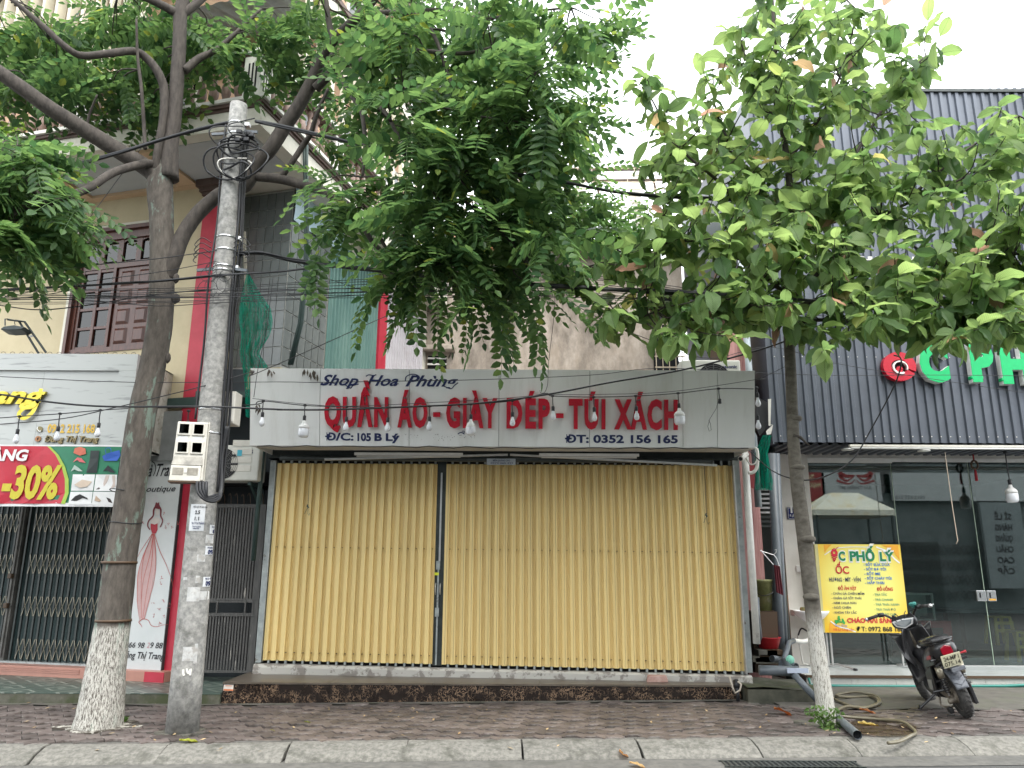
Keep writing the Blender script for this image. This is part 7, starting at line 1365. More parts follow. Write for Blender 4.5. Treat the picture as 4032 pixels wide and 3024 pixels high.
RB_ = [(1700, -70, 120, 60, 8.2, 8), (2310, 420, 80, 120, 7.6, 12), (2320, 620, 70, 70, 7.5, 8), (1690, 60, 110, 70, 8.2, 16), (1830, 60, 110, 70, 8.1, 15), (1980, 90, 70, 60, 8.1, 8), (1560, 120, 60, 60, 8.2, 7), (1640, 190, 120, 70, 8.1, 16), (1790, 190, 120, 70, 8.1, 18), (1930, 180, 80, 60, 8.0, 9), (1400, 200, 55, 60, 7.9, 6),
       (1480, 290, 110, 70, 7.9, 13), (1640, 310, 120, 70, 8.0, 18), (1790, 310, 110, 70, 8.0, 18), (1920, 330, 70, 60, 7.9, 8), (2140, 270, 80, 50, 7.7, 9), (2050, 350, 70, 50, 7.8, 6), (1410, 400, 80, 60, 7.8, 10), (1540, 410, 110, 65, 7.8, 17), (1690, 430, 110, 65, 7.8, 18), (1830, 430, 100, 60, 7.8, 16), (1970, 450, 90, 60, 7.7, 10), (2130, 420, 100, 60, 7.6, 14),
       (1350, 560, 90, 45, 7.7, 12), (1480, 530, 100, 60, 7.7, 17), (1620, 540, 110, 60, 7.7, 19), (1760, 550, 110, 60, 7.7, 19), (1900, 560, 110, 60, 7.6, 18), (2040, 560, 100, 60, 7.6, 15), (2170, 560, 80, 60, 7.5, 11), (1230, 580, 45, 30, 7.6, 5),
       (1340, 660, 70, 45, 7.7, 9), (1450, 650, 80, 45, 7.7, 12), (1560, 660, 80, 55, 7.7, 13), (1690, 650, 90, 50, 7.6, 14), (1830, 650, 90, 50, 7.5, 14), (1960, 670, 90, 50, 7.5, 13), (2100, 670, 90, 50, 7.4, 14), (2200, 680, 60, 50, 7.4, 8), (1490, 735, 70, 22, 7.6, 5), (1760, 735, 50, 40, 7.5, 6), (2060, 730, 80, 30, 7.4, 7), (1620, 720, 60, 25, 7.6, 4), (2200, 320, 60, 60, 7.6, 8), (2200, 450, 60, 60, 7.5, 10), (2010, 290, 50, 40, 7.9, 5), (2120, 620, 90, 50, 7.4, 12), (1950, 610, 90, 50, 7.5, 8), (1590, 600, 90, 50, 7.6, 8), (1750, 500, 90, 50, 7.9, 8), (1650, 400, 90, 60, 8.0, 8), (1730, 120, 120, 80, 8.1, 8), (1450, 480, 80, 50, 7.7, 6), (1860, 380, 80, 60, 7.9, 7)]
twg = MB(); lv = []
for cx, cy, rx, ry, Yd, nt_ in RB_:
    for k in range(nt_):
        while True:
            a, b = rnd.uniform(-1, 1), rnd.uniform(-1, 1)
            if a*a+b*b < 1: break
        e = atY(0, cx+a*rx, cy+b*ry, Yd+rnd.uniform(-.7, .7)); s = nearest(skel2, e); Lg = (e-s).length
        mid = (s+e)/2+V((rnd.gauss(0, .04), rnd.gauss(0, .04), -.08*Lg)); q = smooth2([s, mid, e], 4); twg.tube(q, [.009-.005*i/(len(q)-1) for i in range(len(q))], 5, cap=False)
        dd = (e-mid).normalized(); n_ = rnd.randint(5, 9); a0 = rnd.random()*6.28
        for i in range(n_):
            az = a0+i*2.4+rnd.gauss(0, .2); el = rnd.gauss(-.5, .45) if i < n_-1 else .5; d = V((cos(az)*cos(el), sin(az)*cos(el), sin(el)))+dd*.35
            p = e-dd*.03*(n_-i)*(1 if i > 2 else 1.6)
            lv.append((p, d, rnd.gauss(0, .5), rnd.randrange(10), rnd.uniform(.5, 1.2)))
twg.build('twigs', m_bark, TR, True, kind='stuff')
lv.sort(key=lambda q: q[0].y); st = MB(); st.uv = []; cnt = 0
for p, d, r, k, s in lv:
    Mx = MX.Translation(p) @ orient(d, r) @ MX.Scale(s, 4)
    if cnt < 298 and inframe(p):
        o = bpy.data.objects.new('leaf', LMe[k]); COL.objects.link(o); o.parent = TR; o.matrix_parent_inverse = INV[TR.name].inverted(); o.matrix_basis = Mx; cnt += 1
    else: n = len(st.v); st.v += [tuple(Mx @ q) for q in LG[k][0]]; st.f += [tuple(n+i for i in g) for g in LG[k][1]]; st.uv += LG[k][2]
st.build('foliage', m_leafR, TR, True, kind='stuff')
print('broad leaves', len(lv))

# ================================================================== low things on the pavement
def weed(name, label, c, n, R, size, h, mat):
    c = V(c); pts = []; m = MB()
    for i in range(n):
        a = rnd.random()*6.28; q = c+V((R*rnd.random()*cos(a), R*.6*rnd.random()*sin(a)-.05, h*rnd.random())); m.tube([c+V((rnd.gauss(0, R*.3), rnd.gauss(0, R*.2), 0)), q], .0025, 4, cap=False); pts += [q+V((rnd.gauss(0, .02), rnd.gauss(0, .02), rnd.gauss(0, .015))) for _ in range(4)]
    t = empty(name, c, label, 'plant'); m.build('stems', mat, t, kind='stuff'); leafcloud('leaves', mat, pts, size, t)
m_weed = leafmat('weed_leaf', (.045, .1, .02), (.1, .17, .05), .35)
weed('weed_clump', 'weeds sprouting round the foot of the right tree', (3.15, 8.22, .0), 34, .22, .055, .2, m_weed); weed('weed_clump', 'tiny weed at the foot of the left tree', atZ(6, 850, 1330, 0), 7, .06, .08, .07, m_weed); weed('weed_clump', 'small seedling on the mossy block corner', atZ(16, 285, 800, .17), 8, .1, .08, .12, m_weed)
def fallen(label, c, L, c1, rz, curl=1.0, tilt=0.0):
    v, f, uv = leaf_geo(L, L*.5, curl, 1.0); m = MB(); m.v = [tuple((V(p)-V((L/2, 0, 0)))*1) for p in v]; m.f = f; m.uv = uv; me = m.mesh('fallen_leaf', True); o = link('fallen_leaf', me, None, leafmat('fallen_'+str(len(bpy.data.materials)), c1, c1, .15, veins=1)); c = V(c); o.location = c+V((0, 0, .012+L*.12*curl)); o.rotation_euler = (tilt, 0, rz); tag(o, label, 'leaf')
fallen('curled brown and yellow fallen leaf on the pavers near the drain block', atZ(16, 475, 1130, 0), .27, (.3, .11, .03), .1, 1.2); fallen('brown fallen leaf on wet pavers beside the garden hose', atZ(16, 1080, 1120, 0), .2, (.33, .13, .04), -.3, .7)
fallen('pale yellow fallen leaf between tree and hose end', atZ(16, 1070, 1213, 0), .21, (.5, .38, .1), .05, .3); fallen('tan curled fallen leaf leaning on the kerb, bottom centre', atZ(18, 1165, 2170, -.09) if False else V((1.0, 7.3, -.09)), .2, (.5, .28, .1), 1.2, 1.2, .6)
fallen('yellow green fallen leaf on the kerb near the pole', atZ(6, 1315, 1480, .0), .16, (.3, .33, .03), .1, .2); fallen('yellow green fallen leaf at the bottom left corner', atZ(6, 30, 1620, -.09), .16, (.3, .33, .03), .3, .4); fallen('tan leaf scrap in the gutter, bottom centre', (1.05, 7.02, -.095), .14, (.5, .33, .14), -.4, .5)
cs = [((620, 705), .09, (.18, .22, .03), 'small green withered leaf cluster on the pavers'), ((335, 768), .05, (.3, .3, .05), 'tiny yellow leaf left on the pavers')]
for (x, y), L, c, lb in cs: q = ray(900+x*.4973, 2500+y*.4973); s = -EYE/q.z; fallen(lb, (q.x*s, q.y*s, 0), L, c, .5, .8)
sc2 = MB()
for i in range(130):
    x = rnd.uniform(-5.5, 6); y = rnd.uniform(KY(x)-.3, 9.4); z = .008 if y > KY(x) else -.02; L = rnd.uniform(.012, .035); a = rnd.random()*6.28; d = V((cos(a), sin(a), .2))*L; s = V((-sin(a), cos(a), .1))*L*.4; p = V((x, y, z+.004)); sc2.poly([p-d, p+s, p+d, p-s])
o = sc2.build('leaf_litter', M('leaf_litter', (.2, .12, .05), (.45, .35, .2), 3, .8, isl=.4)); tag(o, kind='stuff')
# garden hose
hz = [(600, 990), (615, 955), (650, 950), (730, 985)]
h1 = [atZ(16, x, y, .02) for x, y in ((605, 1000), (610, 960), (650, 950), (720, 985), (800, 1010), (900, 1050), (1030, 1085), (1140, 1070), (1170, 1035), (1130, 995), (1000, 980), (900, 978), (850, 992), (870, 1012), (960, 1005), (1080, 1000), (1150, 1030), (1140, 1065), (1040, 1080), (930, 1085), (860, 1098))]
h2 = [atZ(16, x, y, .02) for x, y in ((860, 1098), (820, 1120), (840, 1145), (950, 1150), (1150, 1165), (1320, 1195), (1400, 1230), (1425, 1265), (1390, 1300), (1310, 1325), (1225, 1338))]
hh_ = h1+h2[1:]; hh_ = [p+V((0, 0, .018*(i % 3 == 1))) for i, p in enumerate(hh_)]
o = MB().tube(smooth2(hh_, 6), .0155, 8).build('garden_hose', M('olive_hose', (.11, .095, .06), (.16, .14, .09), 6, .35, spec=.6), None, True); tag(o, 'olive garden hose looped on the pavement beside the right tree', 'hose')
pipe('green_hose', 'teal green hose lying along the foot of the white tiled step', [(3.98, 10.9, .12), (3.99, 10.88, .03), (4.4, 10.9, .02), (5.5, 10.9, .02), (6.6, 10.9, .03), (7.5, 10.9, .07), (8.4, 10.92, .12)], .02, flat('teal_hose', (.01, .16, .13), .4), 8, 'hose')
t = empty('broken_brick', atZ(18, 1680, 2560, .2) if False else (1.78, 10.02, .175), 'pale broken brick lying on the marble step at right', 'brick'); MB().hexa([(1.66, 9.95, .175), (1.93, 9.97, .175), (1.92, 10.08, .175), (1.67, 10.07, .175), (1.67, 9.96, .25), (1.91, 9.98, .25), (1.91, 10.07, .255), (1.69, 10.06, .26)]).build('brick_body', M('broken_brick', (.3, .17, .14), (.42, .3, .26), 9, .9, .008), t, bevel=.008)
t = empty('plastic_pipe_stub', atZ(16, 120, 1000, 0), 'black pipe stub with hooked sticks at the right end of the step', 'pipe'); m = MB(); m.cyl(atY(16, 120, 885, 9.75), atY(16, 128, 935, 9.7), .035, n=12); m.cyl(atY(16, 128, 935, 9.7), atY(16, 138, 1035, 9.7), .022, n=10); m.build('stub', m_cable, t, True)
MB().tube([atY(16, x, y, 9.68) for x, y in ((75, 855), (95, 930), (115, 975), (150, 955), (160, 910), (135, 890))], .012, 7).build('hooked_stick', M('grey_stick', (.35, .31, .25), (.45, .4, .33), 9, .7), t, True)
t = empty('drain_grate', (1.6, 7.0, -.1), 'rusty iron drain grate in the gutter at lower right', 'drain grate'); c = atZ(16, 500, 1490, -.095)
for i in range(26): MB().box(c.x-.55+i*.045, c.x-.53+i*.045, c.y-.12, c.y+.1, -.0965, -.09).build('grate_bar', m_gate, t)
for y in (-.12, .08): MB().box(c.x-.57, c.x+.62, c.y+y, c.y+y+.02, -.0965, -.088).build('grate_rim', m_gate, t)
MB().box(c.x-.55, c.x+.6, c.y-.1, c.y+.08, -.0985, -.0965).build('grate_pit', m_dark, t)
wetm, t_, b_, N_, K_ = new_mat('wet_film'); N_.remove(b_); o_ = N_['Material Output']; a_ = N_.new('ShaderNodeBsdfTransparent'); a_.inputs[0].default_value = (.62, .59, .57, 1); c_ = N_.new('ShaderNodeBsdfGlossy'); c_.inputs[1].default_value = .12; x_ = N_.new('ShaderNodeMixShader'); x_.inputs[0].default_value = .07; K_.new(a_.outputs[0], x_.inputs[1]); K_.new(c_.outputs[0], x_.inputs[2]); K_.new(x_.outputs[0], o_.inputs[0])
w_ = MB(); pts = [atZ(16, x, y, .009) for x, y in ((1120, 1140), (1300, 1170), (1420, 1200), (1440, 1250), (1330, 1290), (1180, 1290), (1050, 1275), (960, 1250), (930, 1200), (1000, 1160))]
w_.poly(pts[::-1]); o = w_.build('wet_patch', wetm, pav)
# ================================================================== motorbike
BM = MX.Translation((4.83, 8.56, 0)) @ MX.Rotation(radians(-11), 4, 'Z') @ MX.Rotation(radians(-17), 4, 'Y')
bk_ = empty('motorbike', None, 'worn black electric motorbike leaning on its side stand before the glass shop', 'motorbike', mat=BM)
m_tyre = M('dusty_tyre', (.025, .025, .025), (.06, .058, .055), 20, .85, .002); m_blk = M('worn_black_plastic', (.014, .014, .016), (.03, .03, .032), 9, .28, c3=(.09, .085, .08), s3=6, t3=(.6, .75)); m_grm = M('muddy_metal', (.12, .1, .075), (.26, .23, .19), 16, .6, metal=.3); m_fend = M('dusty_fender', (.06, .065, .08), (.13, .14, .16), 9, .6); m_tail = flat('tail_lamp_red', (.2, .003, .012), .1); m_bred = flat('body_red', (.4, .01, .02), .3)
def kb_(m, name, mat, parent=None, **k): return m.build(name, mat, parent or bk_, local=True, **k)
def wheel(y, rz=0, R=.235, w=.055, pz=None):
    Mw = MX.Translation((0, y, R)) @ MX.Rotation(rz, 4, 'Z') @ MX.Rotation(pi/2, 4, 'Y')
    o = MB().lathe([(R-.075, -w*.6), (R-.05, -w*.9), (R-.02, -w*.85), (R-.006, -w*.5), (R, 0), (R-.006, w*.5), (R-.02, w*.85), (R-.05, w*.9), (R-.075, w*.6)], 36, M=Mw); kb_(o, 'tyre', m_tyre, smooth=True)
    tr_ = MB()
    for i in range(30):
        a = 2*pi*i/30
        for s in (-1, 1):
            p0 = Mw @ V(((R+.001)*cos(a), (R+.001)*sin(a), s*w*.15)); p1 = Mw @ V(((R-.008)*cos(a+.12), (R-.008)*sin(a+.12), s*w*.7)); tr_.bar(p0, p1, .012, .006)
    kb_(tr_, 'tread', m_tyre, kind='stuff')
    kb_(MB().lathe([(R-.085, -.03), (R-.075, -.035), (R-.075, .035), (R-.085, .03)], 30, M=Mw), 'rim', m_grm, smooth=True); kb_(MB().lathe([(.001, -.06), (.07, -.055), (.09, -.02), (.09, .02), (.07, .055), (.001, .06)], 20, M=Mw), 'hub', m_grm, smooth=True)
    sp = MB()
    for i in range(5): a = 2*pi*i/5; sp.bar(Mw @ V((.06*cos(a), .06*sin(a), 0)), Mw @ V(((R-.08)*cos(a), (R-.08)*sin(a), 0)), .03, .03)
    kb_(sp, 'spokes', m_grm)
wheel(.235); ST = radians(-32); wheel(1.38, ST)
# rear mudguard: ridged shell hugging the tyre
m = MB()
def fg(u, v): a = radians(62+ -102*v); R = .285+.01*abs(sin(v*26)); x = (u-.5)*.155; return V((x, .235-R*sin(a+pi/2)*.0-R*cos(a)*1.0*.98+.0, .25+R*sin(a)-.35*x*x*8)) 
m.grid(lambda u, v: (lambda a, x: V((x*(1-.25*v), .235-(.30-2.0*x*x)*cos(a), .235+(.30-2.0*x*x)*sin(a))))(radians(95-75*v), (u-.5)*.16), 8, 18)
o = kb_(m, 'rear_mudguard', m_fend, smooth=True); mo = o.modifiers.new('s', 'SOLIDIFY'); mo.thickness = .006
m = MB()
for i in range(6):
    a = radians(82-11*i); 
    for s in (-1, 1): m.bar(V((0, .235-.307*cos(a), .235+.307*sin(a))), V((s*.06, .235-.3*cos(a+.14), .235+.3*sin(a+.14))), .008, .008)
kb_(m, 'mudguard_ridges', m_fend)
m = MB()                                                       # licence plate tilted back
PLm = MX.Translation((.0, -.06, .63)) @ MX.Rotation(radians(20), 4, 'X')
m.box(-.1, .1, -.003, .003, -.07, .07, PLm); kb_(m, 'plate', M('grubby_plate', (.5, .48, .34), (.6, .58, .42), 9, .5, c3=(.4, .36, .24), s3=9, t3=(.6, .75)), bevel=.004)
class LocPl(Plane):
    pass
PP_ = Plane(PLm @ V((-.1, -.003, -.07)), PLm.to_3x3() @ V((1, 0, 0)), PLm.to_3x3() @ V((0, 0, 1)))
m = MB(); text(m, PP_, '24-MĐ1', .022, .077, .178, .044, bold=.02, lift=.003); text(m, PP_, '075.14', .018, .018, .182, .044, bold=.02, lift=.003)
kb_(m, 'plate_lettering', flat('plate_ink', (.06, .055, .04)))
m = MB(); m.bar((-.13, -.035, .585), (.16, -.035, .62), .022); m.bar((-.16, .0, .6), (-.05, -.02, .65), .018); m.bar((0, -.04, .56), (0, .1, .52), .09, .012); kb_(m, 'plate_bracket', m_blk)
m = MB(); m.bar((-.04, -.045, .53), (.1, -.045, .53), .03, .04); kb_(m, 'plate_lamp', m_fend, bevel=.005)
# shocks
for s in (-1, 1):
    a = V((s*.115, .12, .56)); b = V((s*.1, .19, .26)); kb_(MB().cyl(a, a.lerp(b, .34), .034, n=14), 'shock_cover', M('worn_brass_grey', (.3, .27, .2), (.45, .42, .34), 9, .35, metal=.5) if s < 0 else bpy.data.materials['worn_brass_grey'], smooth=True)
    m = MB(); m.tube([a.lerp(b, .3+.62*i/60)+V((.026*cos(i*.75), .026*sin(i*.75), 0)) for i in range(61)], .006, 6); kb_(m, 'shock_spring', m_blk, smooth=True); kb_(MB().cyl(a, b, .01, n=8), 'shock_rod', m_alum)
# swing arm, motor
for s in (-1, 1): kb_(MB().bar((s*.085, .2, .235), (s*.08, .62, .27), .035, .05), 'swing_arm', m_grm)
kb_(MB().box(.09, .13, .1, .3, .13, .36), 'axle_guard', m_blk, bevel=.01)
# tail body + seat
def loft(secs, n=14, cap=True):
    m = MB(); k = len(secs)
    for (y, zc, hw, hh, e, x0) in secs:
        for j in range(n):
            a = 2*pi*j/n; ca, sa = cos(a), sin(a); m.v.append((x0+hw*abs(ca)**e*(1 if ca > 0 else -1), y, zc+hh*abs(sa)**e*(1 if sa > 0 else -1)))
    for i in range(k-1):
        for j in range(n): a = i*n+j; b = i*n+(j+1) % n; m.f.append((a, b, b+n, a+n))
    if cap: m.f.append(tuple(range(n))[::-1]); m.f.append(tuple((k-1)*n+j for j in range(n)))
    return m
kb_(loft([(-.02, .735, .07, .05, .8, 0), (.02, .73, .12, .085, .75, 0), (.15, .7, .135, .11, .75, 0), (.4, .62, .13, .13, .75, 0), (.62, .52, .12, .15, .7, 0), (.72, .45, .1, .13, .7, 0)], 20), 'tail_body', m_blk, smooth=True)
kb_(loft([(-.0, .8, .05, .02, .7, 0), (.04, .815, .115, .045, .7, 0), (.2, .815, .135, .05, .7, 0), (.4, .79, .13, .05, .7, 0), (.6, .765, .1, .045, .7, 0), (.68, .76, .06, .03, .7, 0)], 20), 'seat', M('seat_vinyl', (.012, .012, .013), (.02, .02, .02), 6, .22), smooth=True)
m = MB(); m.tube(smooth2([(-.13, .3, .8), (-.12, .06, .83), (0, -.03, .84), (.12, .06, .83), (.13, .3, .8)], 5), .012, 8); kb_(m, 'grab_rail', m_blk, smooth=True)
m = MB(); m.prism([V(p) for p in ((-.055, -.035, .76), (-.06, -.04, .7), (0, -.045, .655), (.06, -.04, .7), (.055, -.035, .76), (0, -.03, .785))], (0, .06, 0)); kb_(m, 'tail_lamp', m_tail, bevel=.006)
for s in (-1, 1):
    m = MB(); m.hexa([(s*.125, .1, .6), (s*.14, .1, .6), (s*.138, .5, .52), (s*.123, .5, .52), (s*.13, .06, .7), (s*.145, .06, .7), (s*.142, .5, .6), (s*.128, .5, .6)]); kb_(m, 'side_panel', m_blk, bevel=.004); kb_(MB().hexa([(s*.142, .12, .66), (s*.146, .12, .66), (s*.145, .3, .63), (s*.141, .3, .63), (s*.142, .12, .7), (s*.146, .12, .7), (s*.145, .26, .67), (s*.141, .26, .67)]), 'red_stripe', m_bred)
    m = MB(); m.prism([V(p) for p in ((s*.118, .32, .56), (s*.118, .62, .46), (s*.118, .75, .22), (s*.118, .5, .2), (s*.118, .42, .34))], (s*.02, 0, 0)); kb_(m, 'lower_fairing', m_blk, bevel=.008)
    m = MB(); m.prism([V(p) for p in ((s*.139, .45, .4), (s*.139, .62, .38), (s*.139, .68, .27), (s*.139, .55, .27))], (s*.006, 0, 0)); kb_(m, 'silver_trim', m_alum)
    kb_(MB().tube([(s*.13, .02, .66), (s*.19, -.0, .665)], [.008, .014], 8), 'indicator_stalk', m_bred if s > 0 else m_blk); kb_(MB().tube([(s*.1, .3, .3), (s*.2, .34, .3)], .013, 8), 'pillion_peg', m_blk)
# floorboard, front tunnel, leg shield
kb_(loft([(.5, .26, .11, .09, .7, 0), (.8, .22, .12, .07, .7, 0), (1.0, .26, .11, .09, .7, 0)], 16), 'floorboard', m_blk, smooth=True)
kb_(MB().tube([(0, .62, .5), (0, .85, .42), (0, 1.08, .6)], [.07, .06, .07], 12), 'frame_tunnel', m_blk, smooth=True)
m = MB(); m.grid(lambda u, v: V(((u-.5)*(.3-.1*v+.12*sin(v*3)), 1.04+.12*(1-(2*u-1)**2)-.12*v+.02, .28+.62*v)), 10, 12); o = kb_(m, 'leg_shield', m_blk, smooth=True); mo = o.modifiers.new('s', 'SOLIDIFY'); mo.thickness = .012
for s in (-1, 1): m = MB(); m.prism([V(p) for p in ((s*.08, 1.02, .42), (s*.2, .98, .6), (s*.22, 1.0, .82), (s*.26, 1.06, .9), (s*.1, 1.02, .84))], (0, .02, 0)); kb_(m, 'shield_wing', m_blk, bevel=.005)
kb_(MB().cyl((.0, .985, .68), (.0, .97, .68), .022, n=14), 'ignition_lock', m_alum)
m = MB(); m.prism([V(p) for p in ((.1, 1.0, .66), (.13, .99, .74), (.16, 1.0, .67))], (0, .005, 0)); kb_(m, 'paper_scrap', m_white)
# steering assembly turned to the right
SM = MX.Translation((0, 1.1, 0)) @ MX.Rotation(ST, 4, 'Z')
def sm(m): m.v = [tuple(SM @ V(p)) for p in m.v]; return m
kb_(sm(MB().tube([(0, .02, .62), (0, -.03, .98)], .022, 10)), 'steering_stem', m_grm, smooth=True)
for s in (-1, 1): kb_(sm(MB().tube([(s*.07, .26, .24), (s*.07, .08, .66)], .018, 10)), 'fork_leg', m_grm, smooth=True)
kb_(sm(loft([(-.07, .96, .13, .055, .8, 0), (-.04, .965, .15, .08, .8, 0), (.04, .95, .12, .09, .8, 0), (.14, .9, .07, .06, .8, 0)], 18)), 'head_cowl', m_blk, smooth=True)
m = MB(); m.prism([V(p) for p in ((-.13, -.075, .995), (-.1, -.085, .93), (0, -.095, .895), (.1, -.085, .93), (.13, -.075, .995), (0, -.07, 1.01))], (0, .012, .004)); o = kb_(sm(m), 'dashboard', m_alum, bevel=.004)
m = MB(); m.prism([V(p) for p in ((-.105, -.082, .985), (-.08, -.09, .94), (0, -.099, .912), (.08, -.09, .94), (.105, -.082, .985), (0, -.076, .995))], (0, .006, .0)); kb_(sm(m), 'speedometer_glass', M('lcd_grey', (.1, .12, .13), (.2, .22, .23), 4, .08))
for s in (-1, 1):
    m = MB(); m.prism([V(p) for p in ((s*.02, -.06, 1.0), (s*.14, -.06, 1.0), (s*.1, -.06, 1.07), (s*.05, -.06, 1.03))], (0, .03, 0)); kb_(sm(m), 'visor_fin', m_blk, bevel=.004)
    kb_(sm(MB().tube(smooth2([(0, 0, .93), (s*.08, -.01, .96), (s*.15, -.02, 1.05), (s*.22, -.05, 1.1), (s*.28, -.08, 1.1)], 5), .014, 10)), 'handlebar', m_blk, smooth=True)
    kb_(sm(MB().tube([(s*.26, -.07, 1.1), (s*.37, -.13, 1.095)], .019, 12)), 'grip', m_tyre, smooth=True); kb_(sm(MB().tube([(s*.37, -.13, 1.095), (s*.395, -.143, 1.094)], .021, 12)), 'bar_end', m_alum, smooth=True)
    kb_(sm(MB().tube(smooth2([(s*.24, -.04, 1.1), (s*.28, .0, 1.1), (s*.4, -.06, 1.09)], 4), .006, 6)), 'brake_lever', m_alum if s > 0 else m_blk, smooth=True); kb_(sm(MB().tube([(s*.2, -.04, 1.095), (s*.255, -.065, 1.1)], .027, 10)), 'switch_pod', m_blk, smooth=True)
kb_(sm(MB().lathe([(.012, 0), (.04, .03), (.045, .05), (.03, .06)], 12, (.17, -.03, 1.1))), 'round_mirror_stub', flat('mirror_teal', (.05, .25, .22)))
for i in range(4): kb_(sm(MB().tube(smooth2([(-.2+.13*i, -.03, 1.08), (-.08+.06*i, -.08, 1.0+.02*i), (0, -.02, .9), (.0, .05, .7)], 5), .005, 5)), 'control_cable', m_cable, smooth=True)
m = MB(); m.grid(lambda u, v: (lambda a, x: V((x, .28-.275*cos(a), .235+.275*sin(a))))(radians(35+100*v), (u-.5)*.12), 5, 14); o = kb_(sm(m), 'front_mudguard', m_fend, smooth=True); mo = o.modifiers.new('s', 'SOLIDIFY'); mo.thickness = .006
# stands
BMi = BM.inverted(); f0 = BMi @ V((4.62, 9.28, .01)); kb_(MB().tube([V((-.08, .62, .24)), f0], .014, 8), 'side_stand', m_blk); kb_(MB().tube([f0+V((-.03, -.05, 0)), f0+V((.02, .06, .01))], .016, 8), 'stand_foot', m_blk)
m = MB(); m.tube(smooth2([(-.1, .55, .22), (-.14, .5, .12), (-.08, .42, .1), (.08, .42, .1), (.14, .5, .12), (.1, .55, .22)], 4), .011, 8); kb_(m, 'centre_stand', m_grm, smooth=True); kb_(MB().box(-.14, -.09, .28, .36, .06, .12), 'stand_pad', m_blk, bevel=.01)
kb_(MB().cyl((-.03, .2, .2), (-.13, .2, .2), .028, n=10), 'axle_nut', m_grm, bevel=.004)

# ================================================================== across the street (seen only in the glass)
opp = empty('opposite_house', (6, -7.5, 0), 'grey shop house across the street, mirrored in the glass', 'building')
m_oppd = M('opposite_dark', (.08, .1, .1), (.15, .17, .17), 2, .8)
MB().box(-14, 1.9, -9.5, -8, -.1, 9).build('wall', m_oppd, opp); MB().box(2, 9.5, -9.5, -8, -.1, 8.5).build('wall', m_oppd, opp); MB().box(9.6, 26, -9.5, -8, -.1, 10).build('wall', m_oppd, opp)
for x in (2.6, 6.2, 10.4, 14.5, -3, -8): MB().box(x, x+3, -8.0, -7.95, .0, 2.7).build('dark_gate', m_gate, opp)
for x in (-10, -6, -2, 3, 7, 11, 15): MB().box(x, x+1.5, -8.0, -7.95, 4.7, 6.5).build('window', m_pane, opp)

def rv(cn, x, y, yr): return atY(cn, x, y, 2*12.1-yr)                   # where a mirrored thing stands: its image seen in the glass
def RP(y): return Plane((0, y, 0), (-1, 0, 0), (0, 0, 1))
class MirPl(Plane):
    def hit(s, n, x, y): p = rv(n, x, y, s.o.y); return -p.x, p.z
def rsign(name, label, mat, cn, x0, y0, x1, y1, yr=-7.6):
    a = rv(cn, x0, y1, yr); b = rv(cn, x1, y0, yr); t = empty(name, (a.x, yr, a.z), label, 'sign', 'signs across the street'); MB().box(a.x, b.x, yr-.15, yr, a.z, b.z).build('panel', mat, t); return t, MirPl((0, yr+.004, 0), (-1, 0, 0), (0, 0, 1))
def rtext(m, pl, s, cn, x0, y0, x1, ytop, **k):                           # reads reversed in the glass
    a = pl.hit(cn, x0, y0); b = pl.hit(cn, x1, y0); t = pl.hit(cn, x0, ytop); text(m, pl, s, b[0], a[1], a[0], t[1]-a[1], **k)
m_rw = flat('far_sign_white', (.42, .44, .44)); m_rr = flat('far_sign_red', (.25, .02, .02)); m_ry = flat('far_sign_tan', (.5, .42, .25))
t, pl = rsign('far_sign', 'dark red sign across the street mirrored in the glass', m_rr, 15, 300, 322, 625, 548); m = MB(); rtext(m, pl, 'THI', 15, 500, 385, 555, 340, bold=.04); rtext(m, pl, 'PHỤC', 15, 515, 438, 603, 405, bold=.04); m.build('lettering', m_ry, t)
t, pl = rsign('far_sign', 'white sign with a red butterfly mask mirrored in the glass', m_rw, 15, 626, 322, 1070, 548); m = MB()
for sgn in (-1, 1):
    for k, (pts, wd) in enumerate((([(8, 345), (60, 352), (110, 340), (125, 320)], .2), ([(10, 350), (60, 385), (100, 375), (125, 345)], .12), ([(5, 380), (40, 410), (90, 405), (150, 385)], .08))): stroke(m, pl, 15, [(878+sgn*x, y) for x, y in pts], wd, .01, (.3, 1.2))
m.build('butterfly_mask', m_rr, t); m = MB(); rtext(m, pl, 'ÂN THIÊN MỸ', 15, 740, 455, 1010, 430, bold=.02); m.build('lettering', flat('far_grey', (.15, .15, .15)), t)
t, pl = rsign('far_sign', 'tan address strip under the butterfly sign mirrored in the glass', m_ry, 15, 500, 560, 1060, 610, -7.5); m = MB(); rtext(m, pl, '106 Lý Công Uẩn - Phường Kim Tân', 15, 520, 600, 1040, 575, bold=.02); m.build('lettering', m_rr, t)
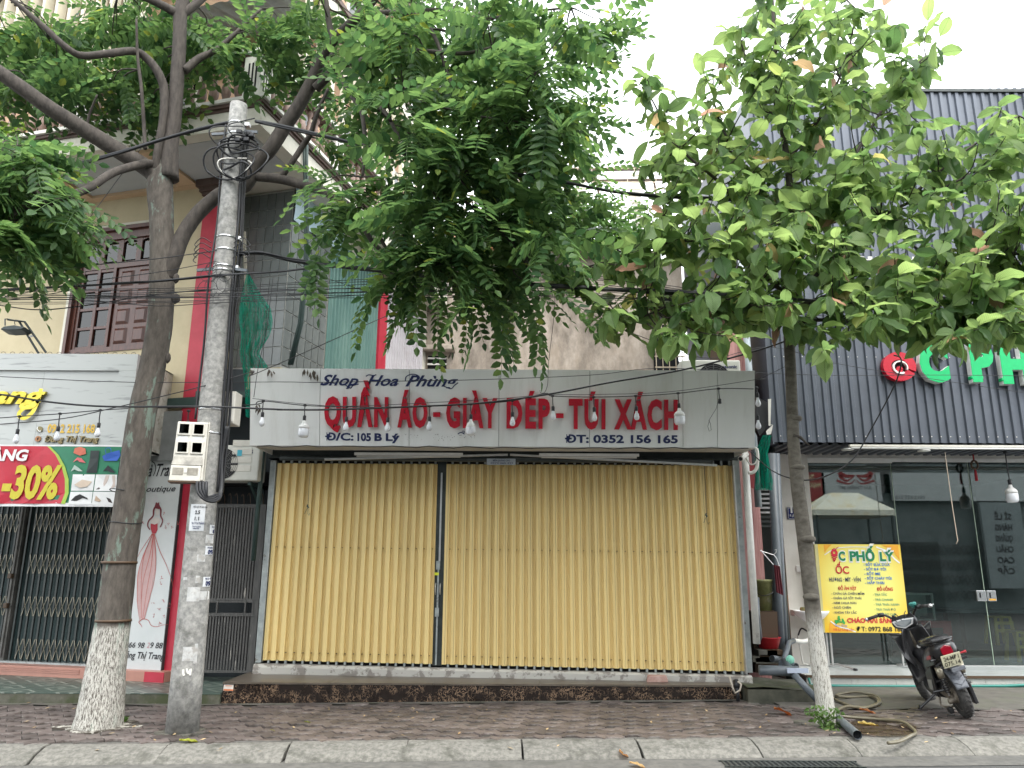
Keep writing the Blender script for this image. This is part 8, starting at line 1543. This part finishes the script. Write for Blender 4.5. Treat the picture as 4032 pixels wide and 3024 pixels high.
t, pl = rsign('far_sign', 'grey sign with a phone number mirrored in the glass', m_rw, 15, 1180, 330, 2400, 545, -7.62); m = MB(); rtext(m, pl, '0912 625 215', 15, 1195, 532, 1430, 505, bold=.02); m.build('lettering', flat('far_grey', (.15, .15, .15)), t)
t, pl = rsign('far_sign', 'tall grey column sign with stacked words mirrored in the glass', flat('far_column', (.2, .23, .235)), 15, 1955, 560, 2180, 1240, -7.3); m = MB()
for i, s_ in enumerate(('SỈ LẺ', 'HÀNG', 'QUẢNG', 'CHÂU', 'CAO', 'CẤP')): rtext(m, pl, s_, 15, 1980+i*6, 695+i*86, 2115+i*6, 650+i*86, bold=.03)
m.build('lettering', m_black, t)
t = empty('street_canopy', rv(15, 880, 660, -2.5), 'cream pyramid canopy of a street stall mirrored in the glass', 'canopy'); yr = -2.5
a = rv(15, 555, 615, yr); b = rv(15, 1195, 615, yr); zt_ = rv(15, 800, 468, yr).z; zb_ = rv(15, 800, 660, yr).z; cx = (a.x+b.x)/2
m_can = M('cream_canopy', (.7, .69, .6), (.8, .77, .62), 3, .6, c3=(.6, .42, .12), s3=1.2, t3=(.5, .66))
m = MB(); m.hexa([(a.x, yr, a.z), (b.x, yr, a.z), (b.x, yr-2, a.z), (a.x, yr-2, a.z), (cx-.17*(b.x-a.x), yr-.7, zt_), (cx+.17*(b.x-a.x), yr-.7, zt_), (cx+.17*(b.x-a.x), yr-1.3, zt_), (cx-.17*(b.x-a.x), yr-1.3, zt_)]); m.build('roof_cloth', m_can, t); MB().box(a.x, b.x, yr-2, yr, zb_, a.z-.002).build('valance', m_can, t)
for x in (a.x+.1, b.x-.1):
    for y in (yr-.1, yr-1.9): MB().bar((x, y, -.1), (x, y, zb_), .06).build('post', m_gate, t)
s_ = MB(); g0 = rv(15, 1250, 1100, -7.9); g1 = rv(15, 1900, 1100, -7.9)
for z in (.6, 1.2, 1.8, 2.4):
    n = int((g1.x-g0.x)/.2)
    for i in range(n): x = g0.x+i*.2; s_.bar((x, -7.9, z-.2), (x+.2, -7.9, z+.2), .02); s_.bar((x+.2, -7.9, z-.2), (x, -7.9, z+.2), .02)
s_.build('gate_lattice', m_g2, opp, kind='stuff')
